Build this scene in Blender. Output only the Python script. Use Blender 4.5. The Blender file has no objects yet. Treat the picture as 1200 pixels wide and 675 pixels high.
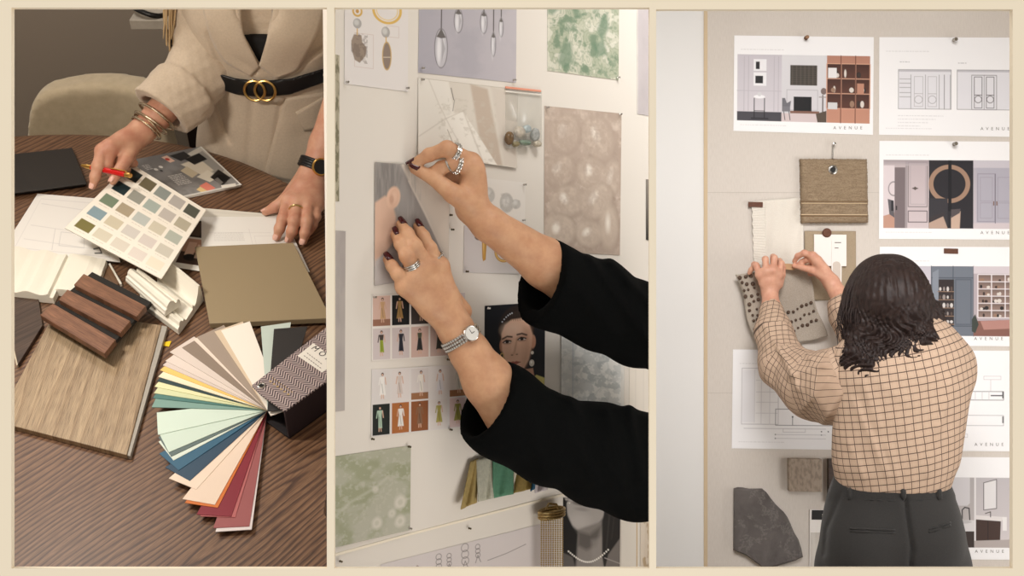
import bpy, math, random
import numpy as np
from mathutils import Vector, Matrix

random.seed(7)
rng = np.random.default_rng(7)
COL = bpy.context.scene.collection
F = 1300.0                       # focal length in pixels of the 1200 x 675 frame
CAM = np.array([0.0, 0.0, 1.5])
A = lambda *v: np.array(v, float)


def nrm(v):
    v = np.asarray(v, float)
    return v / np.linalg.norm(v)


def ray(px, py):
    px, py = np.broadcast_arrays(np.asarray(px, float), np.asarray(py, float))
    return np.stack([(px - 600) / F, np.ones_like(px), (337.5 - py) / F], -1)


def at(px, py, y):
    return CAM + ray(px, py) * np.asarray(y, float)[..., None]


class Plane:
    """a real surface in the room; pt() gives the point of it (or h metres above it) on a sight line"""
    def __init__(s, o, n):
        s.o, s.n = np.asarray(o, float), nrm(n)

    def pt(s, px, py, h=0.0):
        r = ray(px, py)
        t = ((s.o - CAM) @ s.n + np.asarray(h, float)) / (r @ s.n)
        return CAM + r * t[..., None]


# ---------------------------------------------------------------- colour and materials
def lin(c):
    c = np.asarray(c, float) / 255.0
    return np.where(c <= 0.04045, c / 12.92, ((c + 0.055) / 1.055) ** 2.4)


def rgba(c):
    l = lin(c)
    return (float(l[0]), float(l[1]), float(l[2]), 1.0)


class Nodes:
    def __init__(s, name):
        s.m = bpy.data.materials.new(name)
        s.m.use_nodes = True
        s.t = s.m.node_tree
        s.b = s.t.nodes['Principled BSDF']

    def n(s, typ, props=None, **inp):
        x = s.t.nodes.new('ShaderNode' + typ)
        for k, v in (props or {}).items():
            setattr(x, k, v)
        for k, v in inp.items():
            k2 = int(k[1:]) if k[0] == 'i' and k[1:].isdigit() else k.replace('_', ' ')
            s.set(x.inputs[k2], v)
        return x

    def set(s, sock, v):
        if isinstance(v, bpy.types.NodeSocket):
            s.t.links.new(v, sock)
        elif isinstance(v, bpy.types.Node):
            s.t.links.new(v.outputs[0], sock)
        else:
            sock.default_value = v

    def math(s, op, a, b=0.0):
        return s.n('Math', {'operation': op}, i0=a, i1=b)

    def ramp(s, fac, stops, interp='LINEAR'):
        x = s.n('ValToRGB', None, Fac=fac)
        x.color_ramp.interpolation = interp
        e = x.color_ramp.elements
        while len(e) < len(stops):
            e.new(0.5)
        for el, (p, c) in zip(e, stops):
            el.position = p
            el.color = rgba(c)
        return x

    def mix(s, fac, a, b, typ='MIX'):
        x = s.n('MixRGB', {'blend_type': typ})
        s.set(x.inputs[0], fac); s.set(x.inputs[1], a); s.set(x.inputs[2], b)
        return x

    def coord(s, which, scale=(1, 1, 1), rot=(0, 0, 0), loc=(0, 0, 0)):
        if which == 'UV':
            c = s.n('UVMap').outputs[0]
        else:
            c = s.n('TexCoord').outputs[which]
        mp = s.n('Mapping')
        s.t.links.new(c, mp.inputs[0])
        mp.inputs['Scale'].default_value = scale
        mp.inputs['Rotation'].default_value = rot
        mp.inputs['Location'].default_value = loc
        return mp.outputs[0]

    def out(s, **inp):
        for k, v in inp.items():
            s.set(s.b.inputs[k.replace('_', ' ')], v)
        return s.m

    def bump(s, h, strength=0.3, dist=0.001):
        s.set(s.b.inputs['Normal'], s.n('Bump', None, Strength=strength, Distance=dist, Height=h))


MATS = {}


def M(name, rgb, rough=0.5, metal=0.0, noise=None, bump=None, sss=0.0, trans=0.0, ior=1.45, sheen=0.0, spec=0.5, alpha=1.0, coat=0.0):
    """plain procedural material: noise = (scale, second colour), bump = (scale, strength, distance)"""
    if name in MATS:
        return MATS[name]
    N = Nodes(name)
    base = rgba(rgb)
    if noise:
        t = N.n('TexNoise', None, Vector=N.coord('Object'), Scale=noise[0], Detail=4.0, Roughness=0.6)
        base = N.ramp(t, [(0.32, rgb), (0.68, noise[1])])
    N.out(Base_Color=base, Roughness=rough, Metallic=metal, Transmission_Weight=trans, IOR=ior, Sheen_Weight=sheen, Alpha=alpha, Coat_Weight=coat)
    N.b.inputs['Specular IOR Level'].default_value = spec
    if sss:
        N.out(Subsurface_Weight=sss, Subsurface_Scale=0.006)
        N.b.inputs['Subsurface Radius'].default_value = (1.0, 0.35, 0.2)
    if bump:
        t = N.n('TexNoise', None, Vector=N.coord('Object'), Scale=bump[0], Detail=3.0)
        N.bump(t, bump[1], bump[2] if len(bump) > 2 else 0.001)
    MATS[name] = N.m
    return N.m


def wood(name, dark, light, along=3.0, across=60.0, contrast=(0.35, 0.65), rings=None, rough=0.45, pores=0.35, coat=0.0):
    """wood grain running along the first UV axis (UV in metres)"""
    N = Nodes(name)
    v = N.coord('UV', (along, across, 1))
    t = N.n('TexNoise', None, Vector=v, Scale=1.0, Detail=5.0, Roughness=0.65, Distortion=0.4)
    c = N.ramp(t, [(contrast[0], dark), (contrast[1], light)])
    if rings:
        sc, dist, dk, amt = rings
        w = N.n('TexWave', {'wave_type': 'BANDS', 'bands_direction': 'Y', 'wave_profile': 'SAW'}, Vector=N.coord('UV', (sc * 0.22, sc, 1)), Scale=1.0, Distortion=dist, Detail=2.0, Detail_Scale=0.6, Detail_Roughness=0.55)
        k = N.ramp(w, [(0.0, (255, 255, 255)), (0.62, (225, 225, 225)), (1.0, dk)])
        c = N.mix(amt, c, k, 'MULTIPLY')
    p = N.n('TexNoise', None, Vector=N.coord('UV', (along * 9, across * 12, 1)), Scale=1.0, Detail=3.0)
    c = N.mix(pores, c, N.ramp(p, [(0.4, (120, 110, 100)), (0.55, (255, 255, 255))]), 'MULTIPLY')
    N.out(Base_Color=c, Roughness=rough, Coat_Weight=coat)
    N.bump(p, 0.15, 0.0004)
    return N.m


def print_mat():
    if 'printed_paper' in MATS:
        return MATS['printed_paper']
    N = Nodes('printed_paper')
    a = N.n('Attribute', {'attribute_name': 'ink'})
    N.out(Base_Color=a.outputs['Color'], Roughness=0.55)
    N.b.inputs['Specular IOR Level'].default_value = 0.25
    MATS['printed_paper'] = N.m
    return N.m


# ---------------------------------------------------------------- objects
WORLD = {}


def props(o, label=None, cat=None, group=None, kind=None):
    for k, v in (('label', label), ('category', cat), ('group', group), ('kind', kind)):
        if v:
            o[k] = v
    return o


def thing(name, label, cat, loc, group=None):
    o = bpy.data.objects.new(name, None)
    o.empty_display_size = 0.02
    COL.objects.link(o)
    o.location = Vector(loc)
    WORLD[o.name] = np.asarray(loc, float)
    return props(o, label, cat, group)


def mesh(name, V, faces, mat, parent=None, smooth=False, ink=None, uv=None, bevel=0.0, solid=0.0, subsurf=0, origin=None, mats=None, fmat=None):
    """one mesh object from world-space vertices; ink = per-vertex printed colour, uv = per-vertex (u, v)"""
    V = np.asarray(V, float)
    if origin is None:
        origin = V.mean(0)
    base = WORLD[parent.name] if parent is not None else np.zeros(3)
    origin = np.asarray(origin, float)
    me = bpy.data.meshes.new(name)
    faces = faces.tolist() if isinstance(faces, np.ndarray) else faces
    me.from_pydata((V - origin).tolist(), [], faces)
    if mats:
        for m in mats:
            me.materials.append(m)
        me.polygons.foreach_set('material_index', list(fmat))
    elif mat:
        me.materials.append(mat)
    if smooth:
        me.polygons.foreach_set('use_smooth', [True] * len(me.polygons))
    if ink is not None:
        at_ = me.attributes.new('ink', 'FLOAT_COLOR', 'POINT')
        c = np.ones((len(V), 4), np.float32)
        c[:, :3] = ink
        at_.data.foreach_set('color', c.ravel())
    if uv is not None:
        l = me.uv_layers.new(name='UVMap')
        li = np.empty(len(me.loops), np.int32)
        me.loops.foreach_get('vertex_index', li)
        l.data.foreach_set('uv', np.asarray(uv, np.float32)[li].ravel())
    me.update()
    o = bpy.data.objects.new(name, me)
    COL.objects.link(o)
    o.location = Vector(origin - base)
    if parent is not None:
        o.parent = parent
    WORLD[o.name] = origin
    if bevel:
        b = o.modifiers.new('Bevel', 'BEVEL'); b.width = bevel; b.segments = 2; b.limit_method = 'ANGLE'
    if solid:
        b = o.modifiers.new('Solidify', 'SOLIDIFY'); b.thickness = abs(solid); b.offset = -1 if solid > 0 else 1
    if subsurf:
        b = o.modifiers.new('Subdivision', 'SUBSURF'); b.levels = subsurf; b.render_levels = subsurf
    return o


class MB:
    """collects shapes into ONE mesh"""
    def __init__(s):
        s.V, s.Fc, s.UV = [], [], []

    def add(s, V, faces, uv=None):
        k = len(s.V)
        s.V += [list(map(float, v)) for v in V]
        s.Fc += [[i + k for i in f] for f in faces]
        s.UV += [list(u) for u in uv] if uv is not None else [[0, 0]] * len(V)
        return s

    def prism(s, top, bot):
        """closed solid between two matching polygons (top, bottom)"""
        n = len(top)
        V = list(top) + list(bot)
        e = nrm(np.asarray(top[1]) - np.asarray(top[0]))
        nn = np.cross(e, np.asarray(top[2]) - np.asarray(top[1])); nn = nrm(nn) if np.linalg.norm(nn) > 1e-12 else A(0, 0, 1)
        g = np.cross(nn, e)
        uv = [[float(np.dot(np.asarray(v) - top[0], e)), float(np.dot(np.asarray(v) - top[0], g))] for v in V]
        fc = [list(range(n)), list(range(2 * n - 1, n - 1, -1))] + [[i, i + n, (i + 1) % n + n, (i + 1) % n] for i in range(n)]
        return s.add(V, fc, uv)

    def box(s, lo, hi):
        x0, y0, z0 = lo; x1, y1, z1 = hi
        return s.prism([(x0, y0, z1), (x1, y0, z1), (x1, y1, z1), (x0, y1, z1)], [(x0, y0, z0), (x1, y0, z0), (x1, y1, z0), (x0, y1, z0)])

    def tube(s, pts, r, seg=10, closed=False, flat=None):
        """round tube along points; r number or list; flat=(normal, factor) squashes it along a normal"""
        P = np.asarray(pts, float); n = len(P)
        R = np.full(n, r, float) if np.isscalar(r) else np.asarray(r, float)
        T = np.gradient(P, axis=0) if not closed else np.roll(P, -1, 0) - np.roll(P, 1, 0)
        T /= np.linalg.norm(T, axis=1)[:, None] + 1e-12
        ref = A(0, 0, 1) if abs(T[0][2]) < 0.9 else A(1, 0, 0)
        u = nrm(np.cross(T[0], ref)); V = []
        for i in range(n):
            u = u - T[i] * np.dot(u, T[i]); u = nrm(u); w = np.cross(T[i], u)
            for k in range(seg):
                a = 2 * math.pi * k / seg
                d = u * math.cos(a) + w * math.sin(a)
                if flat is not None:
                    d = d - flat[0] * np.dot(d, flat[0]) * (1 - flat[1])
                V.append(P[i] + d * R[i])
        fc = []
        for i in range(n if closed else n - 1):
            j = (i + 1) % n
            for k in range(seg):
                k2 = (k + 1) % seg
                fc.append([i * seg + k, i * seg + k2, j * seg + k2, j * seg + k])
        if not closed:
            fc += [list(range(seg - 1, -1, -1)), list(range((n - 1) * seg, n * seg))]
        return s.add(V, fc)

    def lathe(s, c, axis, prof, seg=24):
        """prof = [(radius, height along axis)] closed at both ends"""
        axis = nrm(axis); ref = A(0, 0, 1) if abs(axis[2]) < 0.9 else A(1, 0, 0)
        u = nrm(np.cross(axis, ref)); w = np.cross(axis, u); V = []
        for r, h in prof:
            for k in range(seg):
                a = 2 * math.pi * k / seg
                V.append(np.asarray(c) + axis * h + (u * math.cos(a) + w * math.sin(a)) * r)
        fc = [[i * seg + k, i * seg + (k + 1) % seg, (i + 1) * seg + (k + 1) % seg, (i + 1) * seg + k] for i in range(len(prof) - 1) for k in range(seg)]
        fc += [list(range(seg - 1, -1, -1)), list(range((len(prof) - 1) * seg, len(prof) * seg))]
        return s.add(V, fc)

    def build(s, name, mat, parent=None, **kw):
        return mesh(name, s.V, s.Fc, mat, parent, uv=s.UV, **kw)


def slab(name, pl, quad, thick, mat, parent=None, h0=0.0, bevel=0.0005, **kw):
    """flat solid lying on a surface: its TOP outline is given by sight lines, thickness towards the surface"""
    hs = np.broadcast_to(np.asarray(h0, float), (len(quad),))
    top = [pl.pt(x, y, h + thick) for (x, y), h in zip(quad, hs)]
    bot = [t - pl.n * thick for t in top]
    if np.dot(np.cross(top[1] - top[0], top[2] - top[1]), pl.n) < 0:
        top, bot = top[::-1], bot[::-1]
    return MB().prism(top, bot).build(name, mat, parent, bevel=bevel, **kw)


def profile_slab(name, pl, q, prof, mat, parent=None, h0=0.0, seg=1):
    """moulding: corners near-a, near-b, far-b, far-a; prof = [(s, height)] across from a to b"""
    a, b, c, d = [pl.pt(x, y, h0) for x, y in q]
    V = []
    for e0, e1 in ((a, b), (d, c)):
        for s_, h in prof:
            V.append(e0 + (e1 - e0) * s_ + pl.n * h)
        for s_, h in prof[::-1]:
            V.append(e0 + (e1 - e0) * s_ + pl.n * 0.0005)
    n = len(prof) * 2
    fc = [list(range(n)), list(range(2 * n - 1, n - 1, -1))] + [[i, i + n, (i + 1) % n + n, (i + 1) % n] for i in range(n)]
    return mesh(name, V, fc, mat, parent, bevel=0.0006)


def text(name, body, pl, px, py, size, dirpx, mat, parent, h=0.001, spacing=1.0, align='LEFT'):
    p = pl.pt(px, py, h)
    d = nrm(pl.pt(px + dirpx[0] * 10, py + dirpx[1] * 10, h) - p)
    y = nrm(np.cross(pl.n, d))
    sc = np.linalg.norm(pl.pt(px, py - size, h) - p)
    cu = bpy.data.curves.new(name, 'FONT')
    cu.body = body; cu.size = float(sc); cu.space_character = spacing; cu.align_x = align
    cu.materials.append(mat)
    tmp = bpy.data.objects.new(name + '_curve', cu)
    COL.objects.link(tmp)
    bpy.context.view_layer.update()
    me = bpy.data.meshes.new_from_object(tmp.evaluated_get(bpy.context.evaluated_depsgraph_get()))
    bpy.data.objects.remove(tmp)
    me.name = name
    o = bpy.data.objects.new(name, me)
    COL.objects.link(o)
    R = Matrix((Vector(d), Vector(y), Vector(pl.n))).transposed().to_4x4()
    base = WORLD[parent.name] if parent is not None else np.zeros(3)
    o.matrix_local = Matrix.Translation(Vector(p - base)) @ R
    if parent is not None:
        o.parent = parent
    WORLD[o.name] = p
    return o


# ---------------------------------------------------------------- printed pictures
class Canvas:
    """ink on paper: w x h in picture units, painted with soft-edged shapes, then laid on a sheet as vertex ink"""
    def __init__(s, w, h, bg, res=2.0):
        s.w, s.h, s.res = w, h, res
        nx, ny = max(3, int(round(w * res)) + 1), max(3, int(round(h * res)) + 1)
        s.X, s.Y = np.meshgrid(np.linspace(0, w, nx), np.linspace(0, h, ny))
        s.C = np.empty((ny, nx, 3)); s.C[:] = lin(bg)

    def put(s, a, c, op=1.0):
        a = (np.clip(a, 0, 1) * op)[..., None]
        c = lin(c) if not (isinstance(c, np.ndarray) and c.ndim == 3) else c
        s.C = s.C * (1 - a) + c * a
        return s

    def cov(s, sd, soft):
        return 0.5 - sd / (soft if soft else 1.0 / s.res)

    def rect(s, x0, y0, x1, y1, c, op=1, soft=0):
        sd = np.maximum(np.maximum(x0 - s.X, s.X - x1), np.maximum(y0 - s.Y, s.Y - y1))
        return s.put(s.cov(sd, soft), c, op)

    def ell(s, cx, cy, rx, ry, c, op=1, soft=0, rot=0, ring=0):
        ca, sa = math.cos(rot), math.sin(rot)
        u = ((s.X - cx) * ca + (s.Y - cy) * sa) / rx; v = (-(s.X - cx) * sa + (s.Y - cy) * ca) / ry
        k = np.sqrt(u * u + v * v) + 1e-9
        sd = (k - 1) * min(rx, ry)
        if ring:
            sd = np.abs(sd) - ring / 2
        return s.put(s.cov(sd, soft), c, op)

    def poly(s, pts, c, op=1, soft=0):
        P = np.asarray(pts, float); d = np.full(s.X.shape, 1e9); ins = np.zeros(s.X.shape, bool)
        for i in range(len(P)):
            a, b = P[i - 1], P[i]; e = b - a
            wx, wy = s.X - a[0], s.Y - a[1]
            t = np.clip((wx * e[0] + wy * e[1]) / (e @ e + 1e-9), 0, 1)
            d = np.minimum(d, np.hypot(wx - e[0] * t, wy - e[1] * t))
            if abs(e[1]) > 1e-9:
                cond = ((a[1] > s.Y) != (b[1] > s.Y)) & (s.X < e[0] * (s.Y - a[1]) / e[1] + a[0])
                ins ^= cond
        return s.put(s.cov(np.where(ins, -d, d), soft), c, op)

    def line(s, pts, c, w=0.6, op=1, soft=0):
        P = np.asarray(pts, float); d = np.full(s.X.shape, 1e9)
        for a, b in zip(P[:-1], P[1:]):
            e = b - a; wx, wy = s.X - a[0], s.Y - a[1]
            t = np.clip((wx * e[0] + wy * e[1]) / (e @ e + 1e-9), 0, 1)
            d = np.minimum(d, np.hypot(wx - e[0] * t, wy - e[1] * t))
        return s.put(s.cov(d - w / 2, soft), c, op)

    def frame(s, x0, y0, x1, y1, c, w=0.6, op=1):
        return s.line([(x0, y0), (x1, y0), (x1, y1), (x0, y1), (x0, y0)], c, w, op)

    def grad(s, x0, y0, x1, y1, c0, c1, vert=True, op=1):
        t = (s.Y - y0) / (y1 - y0) if vert else (s.X - x0) / (x1 - x0)
        t = np.clip(t, 0, 1)[..., None]
        sd = np.maximum(np.maximum(x0 - s.X, s.X - x1), np.maximum(y0 - s.Y, s.Y - y1))
        return s.put(s.cov(sd, 0), lin(c0) * (1 - t) + lin(c1) * t, op)

    def noise(s, sx, sy, seed=0, octaves=4):
        r = np.random.default_rng(seed); out = np.zeros(s.X.shape); amp = 1.0; tot = 0
        for o in range(octaves):
            gx, gy = s.X / sx * 2 ** o, s.Y / sy * 2 ** o
            g = r.random((int(gy.max()) + 3, int(gx.max()) + 3))
            ix, iy = gx.astype(int), gy.astype(int); fx, fy = gx - ix, gy - iy
            fx, fy = fx * fx * (3 - 2 * fx), fy * fy * (3 - 2 * fy)
            v = (g[iy, ix] * (1 - fx) + g[iy, ix + 1] * fx) * (1 - fy) + (g[iy + 1, ix] * (1 - fx) + g[iy + 1, ix + 1] * fx) * fy
            out += v * amp; tot += amp; amp *= 0.55
        return out / tot

    def tint(s, n, c, lo=0.4, hi=0.6, op=1, box=None):
        a = np.clip((n - lo) / (hi - lo), 0, 1)
        if box:
            x0, y0, x1, y1 = box
            a = a * (s.X >= x0) * (s.X <= x1) * (s.Y >= y0) * (s.Y <= y1)
        return s.put(a, c, op)

    def words(s, x0, x1, y, c, op=0.6, h=0.8, seed=1):
        r = random.Random(seed); x = x0
        while x < x1:
            l = r.uniform(1.2, 4.5); s.rect(x, y - h / 2, min(x + l, x1), y + h / 2, c, op); x += l + 0.9
        return s


def sheet(name, pl, quad, cv, parent=None, h=0.0004, thick=0.0003, curl=None, back=(225, 220, 212)):
    """printed sheet whose corners (tl, tr, br, bl) are given by sight lines; curl(u, v) = extra lift in metres; h number or 4 corner heights"""
    ny, nx = cv.X.shape
    U, W = cv.X / cv.w, cv.Y / cv.h
    q = np.asarray(quad, float)
    B = lambda a: a[0] * (1 - U) * (1 - W) + a[1] * U * (1 - W) + a[2] * U * W + a[3] * (1 - U) * W
    hh = np.full(4, h) if np.isscalar(h) else np.asarray(h, float)
    H = B(hh)
    if curl is not None:
        H = H + curl(U, W)
    P = pl.pt(B(q[:, 0]), B(q[:, 1]), H + thick)
    V = P.reshape(-1, 3)
    i = np.arange(ny * nx).reshape(ny, nx)
    f = np.stack([i[:-1, :-1], i[1:, :-1], i[1:, 1:], i[:-1, 1:]], -1).reshape(-1, 4)
    if np.dot(np.cross(P[1, 0] - P[0, 0], P[0, 1] - P[0, 0]), pl.n) < 0:
        f = f[:, ::-1]
    ed = np.concatenate([i[0, :], i[1:, -1], i[-1, -2::-1], i[-2:0:-1, 0]])
    Vb = V[ed] - pl.n * thick
    n0, ne = len(V), len(ed)
    k = np.arange(ne)
    side = np.stack([ed, n0 + k, n0 + (k + 1) % ne, np.roll(ed, -1)], -1)
    ink = cv.C.reshape(-1, 3)
    allV = np.concatenate([V, Vb, V - pl.n * thick]) if False else np.concatenate([V, Vb])
    allI = np.concatenate([ink, np.tile(lin(back), (ne, 1))])
    return mesh(name, allV, np.concatenate([f, side]).tolist(), print_mat(), parent, ink=allI, smooth=curl is not None)


# ---------------------------------------------------------------- sculpting: signed distance field -> one continuous mesh
class Sculpt:
    def __init__(s, lo, hi, h):
        s.h = h; s.lo = np.asarray(lo, float)
        s.n = np.ceil((np.asarray(hi, float) - s.lo) / h).astype(int) + 1
        s.D = np.full(s.n, 1.0, np.float32)

    def grid(s, lo, hi):
        i0 = np.clip(np.floor((np.asarray(lo) - s.lo) / s.h).astype(int), 0, s.n - 1)
        i1 = np.clip(np.ceil((np.asarray(hi) - s.lo) / s.h).astype(int) + 1, 1, s.n)
        i1 = np.maximum(i1, i0 + 1)
        ax = [s.lo[k] + s.h * np.arange(i0[k], i1[k]) for k in range(3)]
        X, Y, Z = np.meshgrid(*ax, indexing='ij')
        return tuple(slice(a, b) for a, b in zip(i0, i1)), np.stack([X, Y, Z], -1)

    def blend(s, lo, hi, fn, k, sub=False):
        m = max(k * 1.5, 3 * s.h)
        sl, P = s.grid(np.asarray(lo) - m, np.asarray(hi) + m)
        d = fn(P).astype(np.float32)
        if s.Dk:
            d = d + s.Dk(P).astype(np.float32)
        a = s.D[sl]
        if sub:
            hh = np.clip(0.5 - 0.5 * (a + d) / k, 0, 1); s.D[sl] = a * (1 - hh) - d * hh + k * hh * (1 - hh)
        else:
            hh = np.clip(0.5 + 0.5 * (a - d) / k, 0, 1); s.D[sl] = a * (1 - hh) + d * hh - k * hh * (1 - hh)
        return s
    Dk = None

    def cone(s, a, b, ra, rb, k=0.004, sub=False, flat=None):
        """tapered limb; flat = (direction, factor<1) squashes the section along a direction"""
        a, b = np.asarray(a, float), np.asarray(b, float); e = b - a; L = e @ e + 1e-12
        def fn(P):
            w = P - a; t = np.clip((w @ e) / L, 0, 1)
            q = w - t[..., None] * e
            if flat is not None:
                dn = nrm(flat[0]); q = q + dn * (q @ dn)[..., None] * (1 / flat[1] - 1)
            return np.linalg.norm(q, axis=-1) - (ra + (rb - ra) * t)
        r = max(ra, rb)
        return s.blend(np.minimum(a, b) - r, np.maximum(a, b) + r, fn, k, sub)

    def chain(s, pts, rad, k=0.004, sub=False, flat=None):
        P = [np.asarray(p, float) for p in pts]
        R = np.asarray(rad, float)
        def fn(Q):
            d = None
            for i in range(len(P) - 1):
                a, b = P[i], P[i + 1]; e = b - a; w = Q - a
                t = np.clip((w @ e) / (e @ e + 1e-12), 0, 1)
                q = w - t[..., None] * e
                if flat is not None:
                    dn = nrm(flat[0]); q = q + dn * (q @ dn)[..., None] * (1 / flat[1] - 1)
                di = np.linalg.norm(q, axis=-1) - (R[i] + (R[i + 1] - R[i]) * t)
                if d is None:
                    d = di
                else:
                    kk = max(min(R[i], R[i + 1]) * 0.35, 1e-4)
                    hh = np.clip(0.5 + 0.5 * (d - di) / kk, 0, 1); d = d * (1 - hh) + di * hh - kk * hh * (1 - hh)
            return d
        AP = np.array(P)
        return s.blend(AP.min(0) - R.max(), AP.max(0) + R.max(), fn, k, sub)

    def ell(s, c, r, R=None, k=0.004, sub=False):
        """ellipsoid; R = 3 rows of axes"""
        c, r = np.asarray(c, float), np.asarray(r, float)
        Rm = np.eye(3) if R is None else np.asarray(R, float)
        def fn(P):
            q = (P - c) @ Rm.T
            k0 = np.linalg.norm(q / r, axis=-1); k1 = np.linalg.norm(q / (r * r), axis=-1)
            return k0 * (k0 - 1) / (k1 + 1e-9)
        m = r.max()
        return s.blend(c - m, c + m, fn, k, sub)

    def displace(s, fn, band=0.03):
        sl, P = s.grid(s.lo, s.lo + s.h * s.n)
        s.D = s.D + fn(P).astype(np.float32) * (np.abs(s.D) < band)
        return s

    def halfspace(s, p, n, k=0.002):
        """keep the side the normal points away from"""
        sl, P = s.grid(s.lo, s.lo + s.h * s.n)
        d = ((P - np.asarray(p)) @ nrm(n)).astype(np.float32)
        s.D = np.maximum(s.D, d)
        return s

    def surface(s, smooth=1):
        D, S = s.D, s.D < 0
        sh = np.array(D.shape) - 1
        cnt = np.zeros(sh, np.int8)
        offs = [(i, j, k) for i in (0, 1) for j in (0, 1) for k in (0, 1)]
        sub = lambda Z, o: Z[o[0]:o[0] + sh[0], o[1]:o[1] + sh[1], o[2]:o[2] + sh[2]]
        for o in offs:
            cnt += sub(S, o)
        mask = (cnt > 0) & (cnt < 8)
        cells = np.argwhere(mask)
        idx = np.full(sh, -1, np.int64); idx[mask] = np.arange(len(cells))
        pos = np.zeros((len(cells), 3)); num = np.zeros(len(cells))
        for o in offs:
            for ax in range(3):
                if o[ax] == 0:
                    o2 = list(o); o2[ax] = 1
                    da, db = sub(D, o)[mask], sub(D, o2)[mask]
                    cr = (da < 0) != (db < 0)
                    t = np.where(cr, da / np.where(da == db, 1, da - db), 0)
                    p = np.tile(np.array(o, float), (len(cells), 1)); p[:, ax] = t
                    pos += p * cr[:, None]; num += cr
        V = s.lo + s.h * (cells + pos / num[:, None])
        quads = []
        for ax in range(3):
            b, c = (ax + 1) % 3, (ax + 2) % 3
            s0 = [slice(None)] * 3; s1 = [slice(None)] * 3
            s0[ax] = slice(0, -1); s1[ax] = slice(1, None)
            for q in (b, c):
                s0[q] = s1[q] = slice(1, -1)
            x0, x1 = S[tuple(s0)], S[tuple(s1)]
            e = np.argwhere(x0 != x1)
            if not len(e):
                continue
            flip = x0[x0 != x1]
            e[:, b] += 1; e[:, c] += 1
            g = []
            for db_, dc in ((1, 1), (0, 1), (0, 0), (1, 0)):
                z = e.copy(); z[:, b] -= db_; z[:, c] -= dc
                g.append(idx[z[:, 0], z[:, 1], z[:, 2]])
            g = np.stack(g, -1)
            g[~flip] = g[~flip][:, ::-1]
            quads.append(g)
        Q = np.concatenate(quads); Q = Q[(Q >= 0).all(1)]
        for _ in range(smooth):
            acc = np.zeros_like(V); n = np.zeros(len(V))
            for i in range(4):
                a, b = Q[:, i], Q[:, (i + 1) % 4]
                np.add.at(acc, a, V[b]); np.add.at(n, a, 1)
                np.add.at(acc, b, V[a]); np.add.at(n, b, 1)
            V = V * 0.5 + 0.5 * acc / np.maximum(n, 1)[:, None]
        return V, Q

    def build(s, name, mat, parent=None, smooth=1, **kw):
        V, Q = s.surface(smooth)
        uvf = kw.pop('uvf', None)
        if uvf is not None:
            kw['uv'] = uvf(V)
        return mesh(name, V, Q.tolist(), mat, parent, smooth=True, **kw)


def wob(P, f, seed=0, oct=3):
    """cheap smooth 3-D noise, about -1..1"""
    r = np.random.default_rng(seed); o = np.zeros(P.shape[:-1]); a = 1.0
    for i in range(oct):
        for _ in range(3):
            d = nrm(r.normal(size=3)) * f * (1.9 ** i) * r.uniform(0.7, 1.3)
            o += a * np.sin(P @ d + r.uniform(0, 6.28)) / 3
        a *= 0.55
    return o


def nail(parent, tip, back, up, r, mat, length=None):
    """finger nail: a thin curved plate on the back of the fingertip"""
    d = nrm(np.asarray(tip) - np.asarray(back)); u = nrm(up - d * np.dot(up, d)); w = np.cross(d, u)
    L = length or r * 1.5; V = []
    nu, nv = 7, 7
    for i in range(nu):
        for j in range(nv):
            a = (i / (nu - 1) - 0.5) * 1.9; b = j / (nv - 1)
            k = 1.0 - 0.35 * max(0, (b - 0.6) / 0.4) ** 2 - 0.2 * max(0, (0.25 - b) / 0.25) ** 2
            V.append(np.asarray(tip) + d * (b * L - L * 0.45) + (u * math.cos(a) + w * math.sin(a) * k) * r * (1.03 - 0.1 * max(0, b - 0.5)) )
    fc = [[i * nv + j, i * nv + j + 1, (i + 1) * nv + j + 1, (i + 1) * nv + j] for i in range(nu - 1) for j in range(nv - 1)]
    return mesh('fingernail', V, fc, mat, parent, smooth=True, solid=0.0005)


def arc(c, u, w, r, a0=0, a1=2 * math.pi, n=32, closed=True):
    k = np.linspace(a0, a1, n, endpoint=not closed)
    return [np.asarray(c) + (np.asarray(u) * math.cos(t) + np.asarray(w) * math.sin(t)) * r for t in k]


def lamp(name, loc, target, size, power, color=(1, 1, 1), typ='AREA', **kw):
    l = bpy.data.lights.new(name, typ)
    l.energy = power; l.color = color
    if typ == 'AREA':
        l.shape = 'RECTANGLE'; l.size, l.size_y = size
    else:
        l.shadow_soft_size = size[0]
    for k, v in kw.items():
        setattr(l, k, v)
    o = bpy.data.objects.new(name, l)
    COL.objects.link(o)
    o.location = Vector(loc)
    o.rotation_euler = (Vector(target) - Vector(loc)).to_track_quat('-Z', 'Y').to_euler()
    return o


SKIN = M('skin', (205, 158, 130), rough=0.5, noise=(45.0, (190, 132, 108)), sss=0.12, bump=(900.0, 0.12, 0.0006))


def proj(P):
    q = P - CAM
    return 600 + F * q[..., 0] / q[..., 1], 337.5 - F * q[..., 2] / q[..., 1]


def psd(px, py, pts):
    """signed distance in pixels to a polygon, negative inside"""
    Q = np.asarray(pts, float); d = np.full(px.shape, 1e9); ins = np.zeros(px.shape, bool)
    for i in range(len(Q)):
        a, b = Q[i - 1], Q[i]; e = b - a
        wx, wy = px - a[0], py - a[1]
        t = np.clip((wx * e[0] + wy * e[1]) / (e @ e + 1e-9), 0, 1)
        d = np.minimum(d, np.hypot(wx - e[0] * t, wy - e[1] * t))
        if abs(e[1]) > 1e-9:
            ins ^= ((a[1] > py) != (b[1] > py)) & (px < e[0] * (py - a[1]) / e[1] + a[0])
    return np.where(ins, -d, d)


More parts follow.
